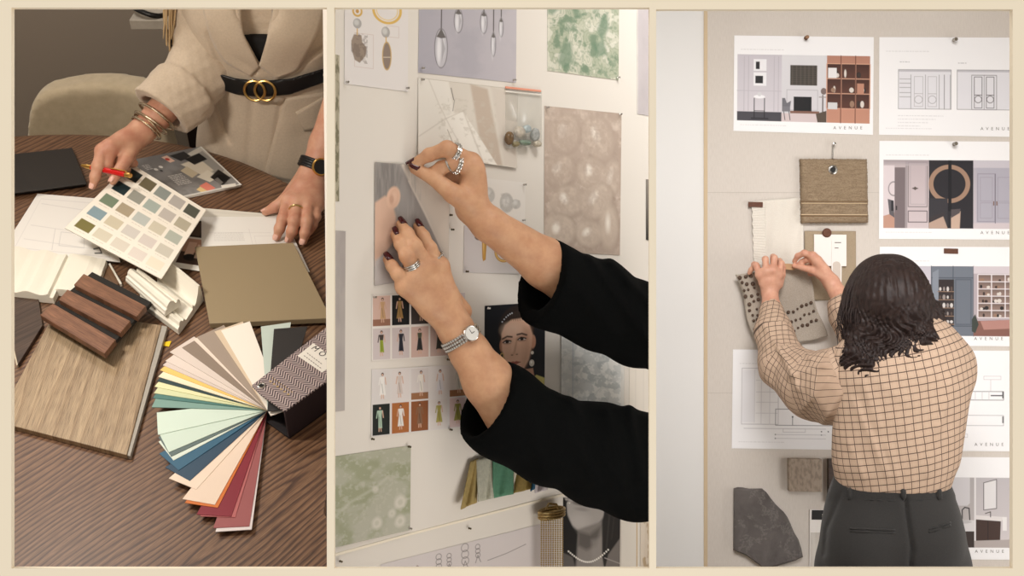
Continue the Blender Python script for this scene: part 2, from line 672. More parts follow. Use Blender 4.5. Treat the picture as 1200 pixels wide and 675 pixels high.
def pline(px, py, pts):
    Q = np.asarray(pts, float); d = np.full(px.shape, 1e9)
    for a, b in zip(Q[:-1], Q[1:]):
        e = b - a; wx, wy = px - a[0], py - a[1]
        t = np.clip((wx * e[0] + wy * e[1]) / (e @ e + 1e-9), 0, 1)
        d = np.minimum(d, np.hypot(wx - e[0] * t, wy - e[1] * t))
    return d


def merge(name, parts, mat, parent, **kw):
    """several sculpted surfaces of one body as ONE mesh"""
    V, Q, k = [], [], 0
    for v, q in parts:
        V.append(v); Q.append(q + k); k += len(v)
    return mesh(name, np.concatenate(V), np.concatenate(Q).tolist(), mat, parent, smooth=True, **kw)


def bounds(pts, m):
    P = np.array(pts)
    return P.min(0) - m, P.max(0) + m


def hand(S, wrist, mcps, fingers, rads, rw=0.019, rp=0.0115, thumb=None, rth=(0.014, 0.0105, 0.0085, 0.0065), extra=()):
    """palm and five separate fingers: mcps = knuckles, fingers = joint chains that start at the knuckles"""
    wrist = np.asarray(wrist)
    M_ = [np.asarray(m) for m in mcps]
    for m in M_:
        S.cone(wrist + (m - wrist) * 0.12, m, rw * 0.72, rp, k=0.012)
    for a, b in zip(M_[:-1], M_[1:]):
        S.cone(a, b, rp, rp, k=0.006)
        S.cone((a * 0.55 + wrist * 0.45), (b * 0.55 + wrist * 0.45), rp * 1.1, rp * 1.1, k=0.008)
    for f, r in zip(fingers, rads):
        S.chain(f, r, k=0.0022)
        for q, rr in zip(f[1:-1], r[1:-1]):
            S.ell(q, (rr * 1.07,) * 3, k=0.003)
    if thumb is not None:
        S.cone(thumb[0], thumb[1], rth[0], rth[1], k=0.010)
        S.chain(thumb[1:], rth[1:], k=0.003)
    for a, b, r in extra:
        S.cone(a, b, r, r, k=0.008)


def skin_hit(S, px, py, y0, y1, n=500):
    """first point of a sculpted surface on sight lines (arrays)"""
    px, py = np.broadcast_arrays(np.asarray(px, float), np.asarray(py, float))
    ys = np.linspace(y0, y1, n)
    P = CAM + ray(px, py)[..., None, :] * ys[:, None]
    i = np.round((P - S.lo) / S.h).astype(int)
    ok = ((i >= 0) & (i < S.n)).all(-1)
    i = np.clip(i, 0, S.n - 1)
    ins = ok & (S.D[i[..., 0], i[..., 1], i[..., 2]] < 0)
    k = np.where(ins.any(-1), ins.argmax(-1), n // 2)
    return np.take_along_axis(P, k[..., None, None], -2)[..., 0, :]


def strip_patch(name, S, inner, outer, mat, parent, off, y0, y1, nt=26, ns=12, thick=0.003, toward=None):
    """cloth panel lying on a sculpted surface between two edge lines given in sight lines"""
    def along(q):
        q = np.asarray(q, float); L = np.concatenate([[0], np.cumsum(np.linalg.norm(np.diff(q, axis=0), axis=1))]); t = np.linspace(0, L[-1], nt)
        return np.stack([np.interp(t, L, q[:, 0]), np.interp(t, L, q[:, 1])], 1)
    a, b = along(inner), along(outer)
    w = np.linspace(0, 1, ns)[None, :, None]
    Q = a[:, None] * (1 - w) + b[:, None] * w
    P = skin_hit(S, Q[..., 0], Q[..., 1], y0, y1)
    for _ in range(3):                       # let the cloth bridge small folds
        Pm = P.copy(); Pm[1:-1] = (P[:-2] + 2 * P[1:-1] + P[2:]) / 4; P = Pm
        Pm = P.copy(); Pm[:, 1:-1] = (P[:, :-2] + 2 * P[:, 1:-1] + P[:, 2:]) / 4; P = Pm
    d = nrm(CAM - P.reshape(-1, 3).mean(0)) if toward is None else toward
    V = (P + d * off).reshape(-1, 3)
    fc = [[i * ns + j, i * ns + j + 1, (i + 1) * ns + j + 1, (i + 1) * ns + j] for i in range(nt - 1) for j in range(ns - 1)]
    n = np.cross(V[1] - V[0], V[ns] - V[0])
    if np.dot(n, d) < 0:
        fc = [f[::-1] for f in fc]
    return mesh(name, V, fc, mat, parent, smooth=True, solid=thick)
# ================================================================ the room: a cream partition with three tall openings, a bay behind each
YP, TP = 0.930, 0.006            # front of the partition, its thickness
CREAM = M('cream_paint', (233, 219, 195), rough=0.9, spec=0.0)
WHITE = M('white_paint', (236, 233, 228), rough=0.7)
OPEN = [(17, 383, 11, 664), (393, 760, 11, 664), (769, 1183, 13, 664)]


def edge(p, axis, low):
    """where an opening's edge must lie so that its visible rim falls on sight line p"""
    v = (p - 600) / F if axis == 'x' else (337.5 - p) / F
    inner = (low and v < 0) or (not low and v > 0)
    return v * (YP + TP if inner else YP)


X = [-1.75] + sum([[edge(a, 'x', True), edge(b, 'x', False)] for a, b, _, _ in OPEN], []) + [2.3]
mb = MB()
for i in range(7):
    if i % 2 == 0:
        mb.box((X[i], YP, 0), (X[i + 1], YP + TP, 3.2))
    else:
        a, b, t, d = OPEN[i // 2]
        mb.box((X[i], YP, 1.5 + edge(t, 'z', False)), (X[i + 1], YP + TP, 3.2))
        mb.box((X[i], YP, 0), (X[i + 1], YP + TP, 1.5 + edge(d, 'z', True)))
props(mb.build('wall_front', CREAM), kind='structure')
props(MB().box((-1.75, 0.936, -0.02), (2.3, 3.16, 0.0)).build('floor', M('floor_boards', (190, 172, 150), rough=0.6)), kind='structure')
props(MB().box((-1.75, 0.936, 3.2), (2.3, 3.16, 3.22)).build('ceiling', WHITE), kind='structure')
props(MB().box((-1.77, 0.936, 0), (-1.75, 3.16, 3.2)).build('wall_left', WHITE), kind='structure')
props(MB().box((2.3, 0.936, 0), (2.32, 3.16, 3.2)).build('wall_right', WHITE), kind='structure')


def screen(name, px, y0, y1, t, mat, top=-4):
    """thin dividing wall that runs back from the partition"""
    a0, a1 = (px - 600) / F * y0, (px - 600) / F * y1
    z0, z1 = [1.5 + (337.5 - top) / F * y for y in (y0, y1)]
    o = MB().prism([(a0 - t / 2, y0, z0), (a0 + t / 2, y0, z0), (a1 + t / 2, y1, z1), (a1 - t / 2, y1, z1)],
                   [(a0 - t / 2, y0, 0), (a0 + t / 2, y0, 0), (a1 + t / 2, y1, 0), (a1 - t / 2, y1, 0)]).build(name, mat)
    return props(o, kind='structure')


screen('wall_light_baffle', 388, YP + TP, 1.25, 0.003, WHITE)  # added baffle, blocks light between left and middle bays

cd = bpy.data.cameras.new('camera')
cd.sensor_width = 36.0
cd.lens = F / 1200 * 36.0
cd.clip_start = 0.02
cam = bpy.data.objects.new('camera', cd)
COL.objects.link(cam)
cam.location = Vector(CAM)
cam.rotation_euler = (math.pi / 2, 0, 0)
sc = bpy.context.scene
sc.camera = cam
w = bpy.data.worlds.new('World'); sc.world = w; w.use_nodes = True
w.node_tree.nodes['Background'].inputs[0].default_value = (1.0, 0.985, 0.96, 1)
w.node_tree.nodes['Background'].inputs[1].default_value = 1.0
sc.view_settings.view_transform = 'Standard'
sc.view_settings.look = 'None'
sc.view_settings.exposure = 0.0
sc.view_settings.gamma = 1.0
sc.view_settings.use_curve_mapping = False
# ================================================================ left bay: a round table covered with material samples, a woman behind it
PT = math.radians(38)
E1, E2, E3 = A(1, 0, 0), A(0, math.cos(PT), math.sin(PT)), A(0, -math.sin(PT), math.cos(PT))
O1 = at(200, 338, 1.6)
TF = lambda x, y, z: O1 + E1 * x + E2 * y + E3 * z
T = Plane(O1, E3)
D2 = nrm(A(1.0, 1.0, 0.063)); U2 = nrm(A(0, -0.063, 1.0)); U2 = nrm(U2 - D2 * np.dot(U2, D2))
N2 = np.cross(D2, U2) * np.sign(-np.cross(D2, U2)[1])
O2 = at(576, 337.5, 1.45)
loc1 = lambda P: A(*[(np.asarray(P) - O1) @ e for e in (E1, E2, E3)])


def V1(quad, h=0.0):
    return T.pt(*np.mean(np.asarray(quad, float), 0), h)


# -- shell of the bay
WALL1 = M('taupe_wall_paint', (158, 145, 131), rough=0.85)
mb = MB()
mb.prism([TF(-1.1, 1.0, -0.74), TF(0.62, 1.0, -0.74), TF(0.62, 1.0, 0.95), TF(-1.1, 1.0, 0.95)], [TF(-1.1, 1.03, -0.74), TF(0.62, 1.03, -0.74), TF(0.62, 1.03, 0.95), TF(-1.1, 1.03, 0.95)])
props(mb.build('wall_taupe', WALL1), kind='structure')
mb = MB().prism([TF(-1.1, -0.85, -0.74), TF(0.62, -0.85, -0.74), TF(0.62, 1.0, -0.74), TF(-1.1, 1.0, -0.74)], [TF(-1.1, -0.85, -0.76), TF(0.62, -0.85, -0.76), TF(0.62, 1.0, -0.76), TF(-1.1, 1.0, -0.76)])
props(mb.build('floor.001', M('dark_floor', (60, 45, 38), rough=0.5)), kind='structure')

# -- the table
apex = loc1(T.pt(80, 154.8)); side = loc1(T.pt(330, 208))
ux, YM, YB = apex[0], -0.20, -0.50
BU = apex[1] - YM
AX = (side[0] - ux) / math.sqrt(1 - ((side[1] - YM) / BU) ** 2)
uy = (YM + YB) / 2


OUTL = [(AX * math.cos(t), YM + BU * math.sin(t)) for t in np.linspace(0, math.pi, 64, endpoint=False)]
OUTL += [(-AX, YM + (YB - YM) * t) for t in np.linspace(0, 1, 16, endpoint=False)]
OUTL += [(AX * math.cos(t), YB + 0.30 * math.sin(t)) for t in np.linspace(math.pi, 2 * math.pi, 48, endpoint=False)]
OUTL += [(AX, YB + (YM - YB) * t) for t in np.linspace(0, 1, 40, endpoint=False)]


def rim(k, r):
    """outline of the oval top"""
    x, y = OUTL[k]
    x, y = ux + x * r, uy + (y - uy) * r
    for _ in range(400):
        p = TF(x, y, -.030)
        if p[1] < 1.285:
            bad = p[0] > (386.2 - 600) / F * p[1]
        else:
            bad = (p - O2) @ N2 > -.026 and p[0] > -.2160
        if not bad:
            break
        x -= .001
    return x, y


table = thing('dining_table', 'oval dark brown wooden dining table with coarse open grain, covered in samples', 'table', TF(ux, uy, -0.74))
V, uv, fc = [], [], []
prof = [(0.0, 0.0), (0.25, 0.0), (0.5, 0.0), (0.75, 0.0), (0.9, 0.0), (0.985, 0.0), (0.995, -0.002), (1.0, -0.007), (1.0, -0.022), (0.995, -0.028), (0.0, -0.028)]
SEG = 168
for r, h in prof:
    for k in range(SEG):
        x, y = rim(k, r)
        V.append(TF(x, y, h - 0.0006)); ga = math.radians(52)
        uv.append((x * math.cos(ga) + y * math.sin(ga) + 1.2, -x * math.sin(ga) + y * math.cos(ga) + 1.0))
for i in range(len(prof) - 1):
    for k in range(SEG):
        fc.append([i * SEG + k, i * SEG + (k + 1) % SEG, (i + 1) * SEG + (k + 1) % SEG, (i + 1) * SEG + k][::-1])


def table_wood():
    N = Nodes('table_wood')
    c = N.coord('UV')
    warp = N.n('TexNoise', None, Vector=N.coord('UV', (2.2, 4.5, 1), loc=(3.3, 1.7, 0)), Scale=1.0, Detail=1.5)
    sx = N.n('SeparateXYZ', None, Vector=c)
    p0 = loc1(T.pt(285, 612)); ga = math.radians(52)
    u0, v0 = p0[0] * math.cos(ga) + p0[1] * math.sin(ga) + 1.2, -p0[0] * math.sin(ga) + p0[1] * math.cos(ga) + 1.0
    du = N.math('MULTIPLY', N.math('SUBTRACT', sx.outputs[0], u0), 0.13)
    dv = N.math('SUBTRACT', N.math('ADD', sx.outputs[1], N.math('MULTIPLY', N.math('SUBTRACT', warp, 0.5), 0.10)), v0)
    v = N.math('SQRT', N.math('ADD', N.math('MULTIPLY', du, du), N.math('MULTIPLY', dv, dv)))
    fine = N.n('TexNoise', None, Vector=N.coord('UV', (9, 70, 1)), Scale=1.0, Detail=4.0)
    v2 = N.math('ADD', N.math('MULTIPLY', v, 120.0), N.math('MULTIPLY', fine, 1.5))
    band = N.math('FRACT', v2)
    dark = N.ramp(band, [(0.0, (74, 48, 34)), (0.14, (82, 55, 39)), (0.34, (118, 86, 62)), (0.75, (134, 100, 73)), (0.92, (108, 77, 55)), (1.0, (74, 49, 35))])
    big = N.n('TexNoise', None, Vector=N.coord('UV', (1.2, 3.0, 1)), Scale=1.0, Detail=2.0)
    c2 = N.mix(N.ramp(big, [(0.35, (0, 0, 0)), (0.7, (110, 110, 110))]), dark, rgba((118, 84, 60)))
    pore = N.n('TexNoise', None, Vector=N.coord('UV', (40, 900, 1)), Scale=1.0, Detail=2.0)
    c3_ = N.mix(0.45, c2, N.ramp(pore, [(0.42, (110, 95, 85)), (0.56, (255, 255, 255))]), 'MULTIPLY')
    N.out(Base_Color=c3_, Roughness=0.42)
    N.bump(band, 0.12, 0.0006)
    return N.m


mesh('table_top', V, fc, table_wood(), table, uv=uv)
mb = MB().lathe(TF(ux, uy, -0.74), E3, [(0.24, 0.0), (0.24, 0.02), (0.10, 0.05), (0.06, 0.12), (0.055, 0.5), (0.09, 0.66), (0.2, 0.7), (0.2, 0.711)], 32)
mb.build('pedestal', M('dark_walnut', (62, 42, 32), rough=0.45), table)

# -- far side: chair, shelf
chair = thing('upholstered_chair', 'cream upholstered dining chair with rounded back behind the dining table', 'chair', TF(-0.2, 0.60, -0.74))
CHF = M('cream_upholstery', (196, 180, 152), rough=0.95, noise=(60.0, (184, 168, 140)), bump=(700.0, 0.3, 0.001), sheen=0.3)
BK = Plane(TF(0, 0.585, 0), -E2)
top = [(37, 175), (37.5, 140), (39, 121), (43, 112), (54, 106), (90, 102.5), (120, 101.3), (150, 102), (180, 103), (192, 104), (201, 111), (205, 125), (206, 175)]
pts = np.array([BK.pt(x, y) for x, y in top])
LP = np.array([loc1(p) for p in pts])
bb = np.array([TF(a, b, c) for a in (LP[:, 0].min() - .05, LP[:, 0].max() + .05) for b in (.42, .70) for c in (-.4, LP[:, 2].max() + .05)])
S = Sculpt(bb.min(0), bb.max(0), 0.007)
x0, x1 = pts[:, 0].min(), pts[:, 0].max()


def chair_back(Pp):
    q = Pp - O1; x = q @ E1; y = q @ E2; z = q @ E3
    L = LP
    tx = np.interp(x, L[:, 0], L[:, 2])
    yc = 0.620 - 0.30 * ((x - (x0 + x1) / 2 + O1[0]) / (x1 - x0)) ** 2 * 0.6
    d1 = np.abs(y - yc) - 0.032
    d2 = np.maximum(z - tx, -0.36 - z)
    d3 = np.maximum(L[0, 0] - x, x - L[-1, 0])
    dz = np.maximum(d2, d3)
    return np.minimum(np.maximum(d1, dz), 0) + np.sqrt(np.maximum(d1 + 0.018, 0) ** 2 + np.maximum(dz + 0.018, 0) ** 2) - 0.018


S.blend(S.lo, S.lo + S.h * S.n, chair_back, 0.001)
S.build('backrest', CHF, chair, smooth=2)
MB().prism([TF(-0.44, 0.14, -0.28), TF(-0.1, 0.14, -0.28), TF(-0.1, 0.62, -0.28), TF(-0.44, 0.62, -0.28)], [TF(-0.44, 0.14, -0.36), TF(-0.1, 0.14, -0.36), TF(-0.1, 0.62, -0.36), TF(-0.44, 0.62, -0.36)]).build('seat', CHF, chair, bevel=0.02)
for x in (-0.41, -0.13):
    for y in (0.20, 0.58):
        MB().tube([TF(x, y, -0.35), TF(x, y, -0.74)], [0.018, 0.012]).build('leg', M('dark_walnut', (62, 42, 32)), chair)
lt = loc1(BK.pt(39, 140))
MB().tube([TF(lt[0] + 0.002, 0.605, -0.3), TF(lt[0] + 0.001, 0.605, lt[2] - 0.03), TF(lt[0] + 0.008, 0.605, lt[2] + 0.002)], 0.005).build('back_frame', M('dark_walnut', (62, 42, 32)), chair)

SH = Plane(TF(0, 0.72, 0), -E2)
q = [loc1(SH.pt(x, y)) for x, y in ((151, 23.5), (232, 10), (232, 52), (152, 31))]
shelf = thing('wall_unit', 'pale shelf board over a dark cabinet at the wall behind the woman', 'shelf', TF(q[0][0] + 0.2, 0.86, -0.74))
zt, zb = q[0][2], loc1(SH.pt(152, 35))[2]
MB().prism([TF(q[0][0], 0.72, zt), TF(0.55, 0.72, zt), TF(0.55, 0.998, zt), TF(q[0][0], 0.998, zt)], [TF(q[0][0], 0.72, zb), TF(0.55, 0.72, zb), TF(0.55, 0.998, zb), TF(q[0][0], 0.998, zb)]).build('shelf_board', M('shelf_stone', (190, 182, 170), rough=0.6, noise=(30.0, (172, 164, 152))), shelf, bevel=0.002)
q2 = loc1(SH.pt(183, 60))
MB().prism([TF(q2[0], 0.80, zb), TF(0.55, 0.80, zb), TF(0.55, 0.998, zb), TF(q2[0], 0.998, zb)], [TF(q2[0], 0.80, -0.74), TF(0.55, 0.80, -0.74), TF(0.55, 0.998, -0.74), TF(q2[0], 0.998, -0.74)]).build('cabinet', M('dark_cabinet', (40, 30, 26), rough=0.5), shelf)
SP = Plane(TF(0, 0, zt), E3)
g = loc1(SP.pt(170, 17))
cl = TF(g[0] + .012, 0.775, zt + 0.022)
mb = MB()
mb.tube([cl + E1 * (0.042 * math.cos(t)) + E2 * (0.05 * math.sin(t)) + E3 * (0.008 * math.sin(2 * t) - 0.012) for t in np.linspace(0, 6.28, 40)], 0.005, closed=True)
mb.tube([cl + E1 * 0.04, cl + E1 * 0.07 + E3 * 0.004, cl + E1 * 0.10 - E3 * 0.014], 0.006)
props(mb.build('cable_coil', M('black_plastic', (18, 17, 17), rough=0.4)), 'coil of black cable lying on the pale wall shelf', 'cable')

# -- flat things on the table
PAPER = (236, 232, 226)
nb = [(-22, 184.5), (84.5, 173), (101.5, 215), (-22, 231)]
t = thing('notebook', 'closed black hardback notebook at the far left of the table', 'notebook', V1(nb))
slab('front_cover', T, nb, 0.0022, M('black_cover', (38, 33, 29), rough=0.55), t, h0=0.0088, bevel=0.0006)
slab('page_block', T, [(-22, 186), (83, 174.5), (99, 214.5), (-22, 229)], 0.0066, M('page_edges', (30, 26, 24), rough=0.9), t, h0=0.0022)
slab('back_cover', T, [(x, y + 1) for x, y in nb], 0.0022, M('black_cover', (38, 33, 29)), t, bevel=0.0006)

# floor plan at the left
cv = Canvas(150, 75, PAPER, 1.6)
for y in (12, 40, 58):
    cv.line([(20, y), (120, y + 4)], (214, 210, 206), 0.7)
cv.frame(14, 6, 138, 70, (216, 212, 208), 0.7)
cv.line([(60, 42), (62, 68)], (205, 201, 198), 0.8); cv.frame(70, 45, 105, 62, (206, 203, 200), 0.8)
cv.line([(118, 62), (126, 60), (128, 66), (119, 67)], (60, 58, 58), 1.6)
o = sheet('floor_plan_sheet', T, [(44, 227), (119, 233), (141, 307.5), (2, 293)], cv, h=[0.001, 0.001, 0.006, 0.001], curl=lambda u, v: 0.004 * u * v)
props(o, 'white floor plan sheet with faint lines lying left of the colour chart', 'drawing')

# sheets under the left hand
cv = Canvas(130, 70, (233, 230, 224), 1.6)
for k in range(6):
    cv.words(18, 60, 20 + k * 1.8, (170, 165, 160), 0.5, 0.6, k)
cv.line([(10, 19), (100, 20)], (214, 210, 206), 0.5).line([(70, 15), (70, 60)], (214, 210, 206), 0.5).frame(75, 24, 120, 60, (219, 215, 210), 0.6)
o = sheet('floor_plan_sheet', T, [(236, 254), (333, 254), (363, 318.5), (236, 322)], cv, h=0.0036, curl=lambda u, v: 0.001 * np.sin(u * 5))
props(o, 'white floor plan sheet pinned down under the fingertips of the left hand', 'drawing')
cv = Canvas(110, 40, (222, 217, 205), 1.2)
cv.frame(4, 3, 106, 37, (206, 200, 190), 0.6)
o = sheet('plan_folder', T, [(229, 243), (327, 251.5), (346, 284), (235, 300)], cv, h=0.0012, thick=0.0008)
props(o, 'pale folder sheet lying beneath the plan at the left hand', 'paper')
cv = Canvas(60, 60, (240, 236, 228), 1.8)
cv.rect(6, 2, 58, 22, (52, 44, 40)); cv.rect(8, 4, 24, 20, (86, 72, 62)).rect(28, 6, 40, 18, (30, 26, 24))
cv.rect(6, 24, 58, 54, (196, 150, 128)); cv.rect(6, 40, 58, 54, (70, 52, 44)).rect(12, 28, 24, 44, (226, 190, 168)).ell(20, 46, 8, 4, (28, 24, 24)).rect(26, 30, 30, 46, (240, 214, 196))
o = sheet('interior_print', T, [(226, 256), (262, 259), (256, 321), (197.5, 312)], cv, h=0.0026)
props(o, 'printed sheet of dark and pink interior photos between chart and taupe panel', 'print')

# brochure
bq = [(152, 188), (236, 171.5), (283.5, 216.5), (206, 233)]
t = thing('brochure', 'grey brochure with a photographed sofa group on its cover, behind the colour chart', 'brochure', V1(bq))
slab('page_block', T, [(153, 189), (236, 172.5), (282, 217), (206, 233.5)], 0.0035, M('white_pages', (226, 220, 210), rough=0.8), t)
cv = Canvas(90, 60, (128, 125, 122), 2.2)
cv.grad(0, 0, 90, 60, (112, 109, 107), (142, 139, 136))
cv.tint(cv.noise(12, 9, 3), (104, 101, 100), 0.5, 0.7, 0.5)
cv.poly([(60, 8), (88, 0), (90, 44), (78, 52)], (190, 184, 172)).poly([(66, 12), (86, 6), (88, 36), (76, 44)], (150, 146, 140))
cv.poly([(48, 18), (74, 14), (76, 34), (58, 38)], (212, 202, 184), soft=1.5).poly([(40, 26), (52, 22), (56, 34), (44, 38)], (196, 182, 156)).poly([(50, 38), (70, 32), (74, 44), (58, 48)], (222, 214, 198))
cv.poly([(46, 4), (66, 2), (68, 10), (52, 14)], (34, 32, 32), soft=1).poly([(58, 12), (80, 8), (82, 18), (62, 22)], (26, 25, 26), soft=1)
cv.poly([(64, 42), (82, 34), (86, 48), (68, 56)], (40, 36, 34), soft=1).ell(76, 46, 7, 5, (18, 17, 17)).poly([(66, 46), (72, 44), (72, 52), (67, 54)], (120, 116, 112))
cv.poly([(36, 4), (44, 3), (46, 12), (39, 13)], (214, 176, 156)).ell(40, 8, 2.5, 2, (180, 60, 50))
cv.ell(16, 18, 2.2, 1.8, (210, 206, 200)).ell(24, 16, 2.2, 1.8, (222, 218, 212)).ell(20, 21, 1.6, 1.4, (40, 38, 38))
for k in range(7):
    cv.words(20, 38, 30 + k * 2.2, (226, 222, 216), 0.75, 0.9, k + 5)
for k in range(4):
    cv.words(6, 14, 10 + k * 2, (226, 222, 216), 0.7, 0.7, k + 50)
cv.poly([(42, 50), (54, 47), (57, 57), (45, 60)], (222, 130, 112)).poly([(34, 54), (42, 51), (45, 60), (37, 60)], (226, 196, 140))
cv.rect(0, 58.2, 90, 60, (222, 218, 210)).rect(88, 0, 90, 60, (216, 212, 204))
o = sheet('cover', T, bq, cv, t, h=0.0036, curl=lambda u, v: 0.005 * np.clip(u - 0.75, 0, 1) ** 2 * 8 * v)
slab('spine_tab', T, [(259, 217), (276, 214.5), (277, 218), (260, 221)], 0.0008, M('white_pages', (226, 220, 210)), t, h0=0.0085)

# dark plank, light plank, brown chip
WD = wood('smoked_oak', (58, 43, 35), (92, 72, 58), 2.5, 40, rings=(30, 4, (120, 100, 90), 0.5), rough=0.5)
q = [(50, 381), (21, 427), (3, 350), (42, 332)]
t = thing('plank_sample', 'dark brown oak plank sample at the left edge under the white moulding', 'flooring sample', V1(q))
slab('board', T, q, 0.006, WD, t); slab('bevelled_edge', T, [(19, 428), (21, 427), (3.5, 350), (1.5, 351)], 0.0052, M('raw_edge', (196, 182, 160)), t)
WL = wood('grey_oak', (158, 134, 106), (192, 168, 136), 4.0, 120, (0.3, 0.7), rings=(16, 9, (186, 172, 156), 0.5), rough=0.5, pores=0.5)
q = [(153, 534.5), (-4, 494), (66, 362), (193.5, 381.5)]
t = thing('plank_sample', 'large pale greyish oak plank sample in front of the slatted wood piece', 'flooring sample', V1(q))
slab('board', T, [(-4, 494), (66, 362), (189, 381), (148.5, 533)], 0.008, WL, t, bevel=0.0008)
slab('click_tongue', T, [(152.5, 534.5), (149, 533.5), (189.5, 381.4), (196, 382.6)], 0.0062, M('plank_core', (164, 158, 148), rough=0.6), t, bevel=0.0003)
slab('underlay', T, [(153, 536), (-4, 496), (67, 363), (195.5, 383.5)], 0.002, M('black_underlay', (34, 30, 28), rough=0.9), t)
q = [(128, 309), (141, 332), (120, 340), (108, 316)]
t = thing('wood_chip', 'small brown veneer chip with white edge behind the slatted sample', 'veneer sample', V1(q))
slab('veneer', T, q, 0.004, wood('brown_veneer', (96, 70, 50), (130, 98, 72), 3, 60), t); slab('white_edge', T, [(127, 309), (129, 308), (143, 332), (140.5, 333)], 0.0048, M('moulding_white', (235, 229, 214)), t)

# mouldings
MW = M('moulding_white', (240, 235, 222), rough=0.42, noise=(20.0, (236, 230, 216)))
wave = [(0, .012), (.04, .016)] + [(.05 + .9 * k / 26, .017 + .0026 * math.sin(k / 26 * 19)) for k in range(27)] + [(.96, .012), (1, .011)]
q = [(-40, 346), (64.5, 356.5), (86.5, 309), (-16, 295)]
t = thing('moulding_sample', 'wide white wavy crown moulding offcut at the left edge of the table', 'moulding', V1(q))
profile_slab('moulding_body', T, q, wave, MW, t)
q = [(66, 347), (113, 352), (127, 312), (84, 305)]
t = thing('moulding_sample', 'plain white moulding offcut tucked between wavy moulding and slatted sample', 'moulding', V1(q))
profile_slab('moulding_body', T, q, [(0, .012), (.1, .014), (.6, .014), (.75, .012), (.9, .013), (1, .012)], MW, t)
cove = [(0, .018), (.02, .030), (.07, .031), (.09, .028)] + [(.09 + .26 * k / 10, .028 - .017 * math.sin(k / 10 * 1.57)) for k in range(1, 11)] + [(.36, .015), (.40, .015), (.41, .010), (.70, .008), (.72, .012), (.76, .014), (.80, .012), (.82, .016), (.90, .017), (.93, .012), (1, .010)]
q = [(239, 353), (210, 393), (163, 358), (201, 321)]
t = thing('moulding_sample', 'white cornice moulding with a deep cove beside the taupe panel', 'moulding', V1(q))
profile_slab('moulding_body', T, q, cove, MW, t)
bead = [(0, .006), (.03, .012), (.16, .013), (.2, .010), (.30, .010), (.34, .015)] + [(.36 + .36 * k / 8, .015 + .003 * math.sin(k / 8 * 3.14)) for k in range(9)] + [(.76, .014), (.80, .010), (.92, .009), (.95, .006), (1, .004)]
q = [(212.5, 358), (193.5, 371.5), (147.5, 330.5), (165, 322)]
t = thing('moulding_sample', 'narrow white beaded moulding lying on top of the cove cornice', 'moulding', V1(q, 0.018))
MT = Plane(O1 + E3 * 0.017, E3)
profile_slab('moulding_body', MT, q, bead, MW, t)

# slatted sample
q = [(121, 415), (47.5, 370), (108, 318.5), (177.5, 354)]
t = thing('slat_panel_sample', 'slatted acoustic panel sample with three brown wood strips on black felt', 'panel sample', V1(q))
HS = 0.020
slab('felt_backing', T, q, 0.006, M('black_felt', (40, 37, 34), rough=0.95, bump=(900.0, 0.4, 0.001)), t, h0=HS)
WS = wood('walnut_slat', (98, 64, 45), (154, 108, 80), 5, 130, (0.32, 0.68), pores=0.5)
for qq in ([(98, 320.5), (171, 358.5), (160, 371), (86.6, 333.5)], [(79, 339), (153, 376), (141, 390), (68.7, 351)], [(62, 355.5), (135.5, 398), (122.5, 414.5), (46.8, 368.8)]):
    slab('slat', T, qq, 0.009, WS, t, h0=HS + 0.006, bevel=0.0008)

# taupe panel
q = [(228.3, 289), (343.7, 284.2), (388, 372.5), (245.5, 379)]
t = thing('door_panel_sample', 'large square taupe lacquered panel sample in the middle of the table', 'colour panel', V1(q))
slab('panel', T, q, 0.0090, M('taupe_lacquer', (152, 135, 106), rough=0.35), t, h0=0.0045, bevel=0.0009)

# yellow tab
q = [(188, 404.5), (191, 400.5), (201, 399.5), (198, 406)]
props(slab('sticky_tab', T, q, 0.0006, M('yellow_paper', (240, 200, 30), rough=0.7)), 'small yellow sticky tab between pale plank and colour fan', 'tab')

# -- colour chart held up by the right hand
CH = [(152.5, 191), (241.5, 246), (189, 327), (75.5, 267)]
cv = Canvas(100, 96, (240, 233, 220), 2.2)
SW = [[(32, 44, 44), (104, 95, 72), (140, 146, 140), (178, 172, 166), (84, 86, 76)],
      [(30, 48, 52), (150, 150, 140), (166, 176, 168), (192, 184, 176), (178, 170, 150)],
      [(118, 134, 112), (170, 156, 132), (188, 192, 186), (206, 198, 178), (178, 182, 170)],
      [(134, 156, 164), (204, 194, 170), (208, 202, 194), (214, 204, 196), (204, 198, 184)],
      [(122, 114, 66), (212, 204, 184), (216, 208, 194), (222, 212, 202), (236, 224, 204)]]
for j in range(5):
    for i in range(5):
        x, y = 5 + i * 18.7, 4 + j * 18.4
        cv.rect(x, y, x + 15.2, y + 11.6, SW[j][i])
        cv.words(x + 2, x + 13.5, y + 14, (170, 160, 146), 0.45, 0.8, i * 7 + j)
chart = thing('colour_chart', 'white colour chart card of 25 paint swatches held up in the right hand', 'colour chart', V1(CH, 0.02))
sheet('chart_card', T, CH, cv, chart, h=[0.040, 0.030, 0.043, 0.050], thick=0.0012, curl=lambda u, v: 0.003 * np.sin(u * 3.14))

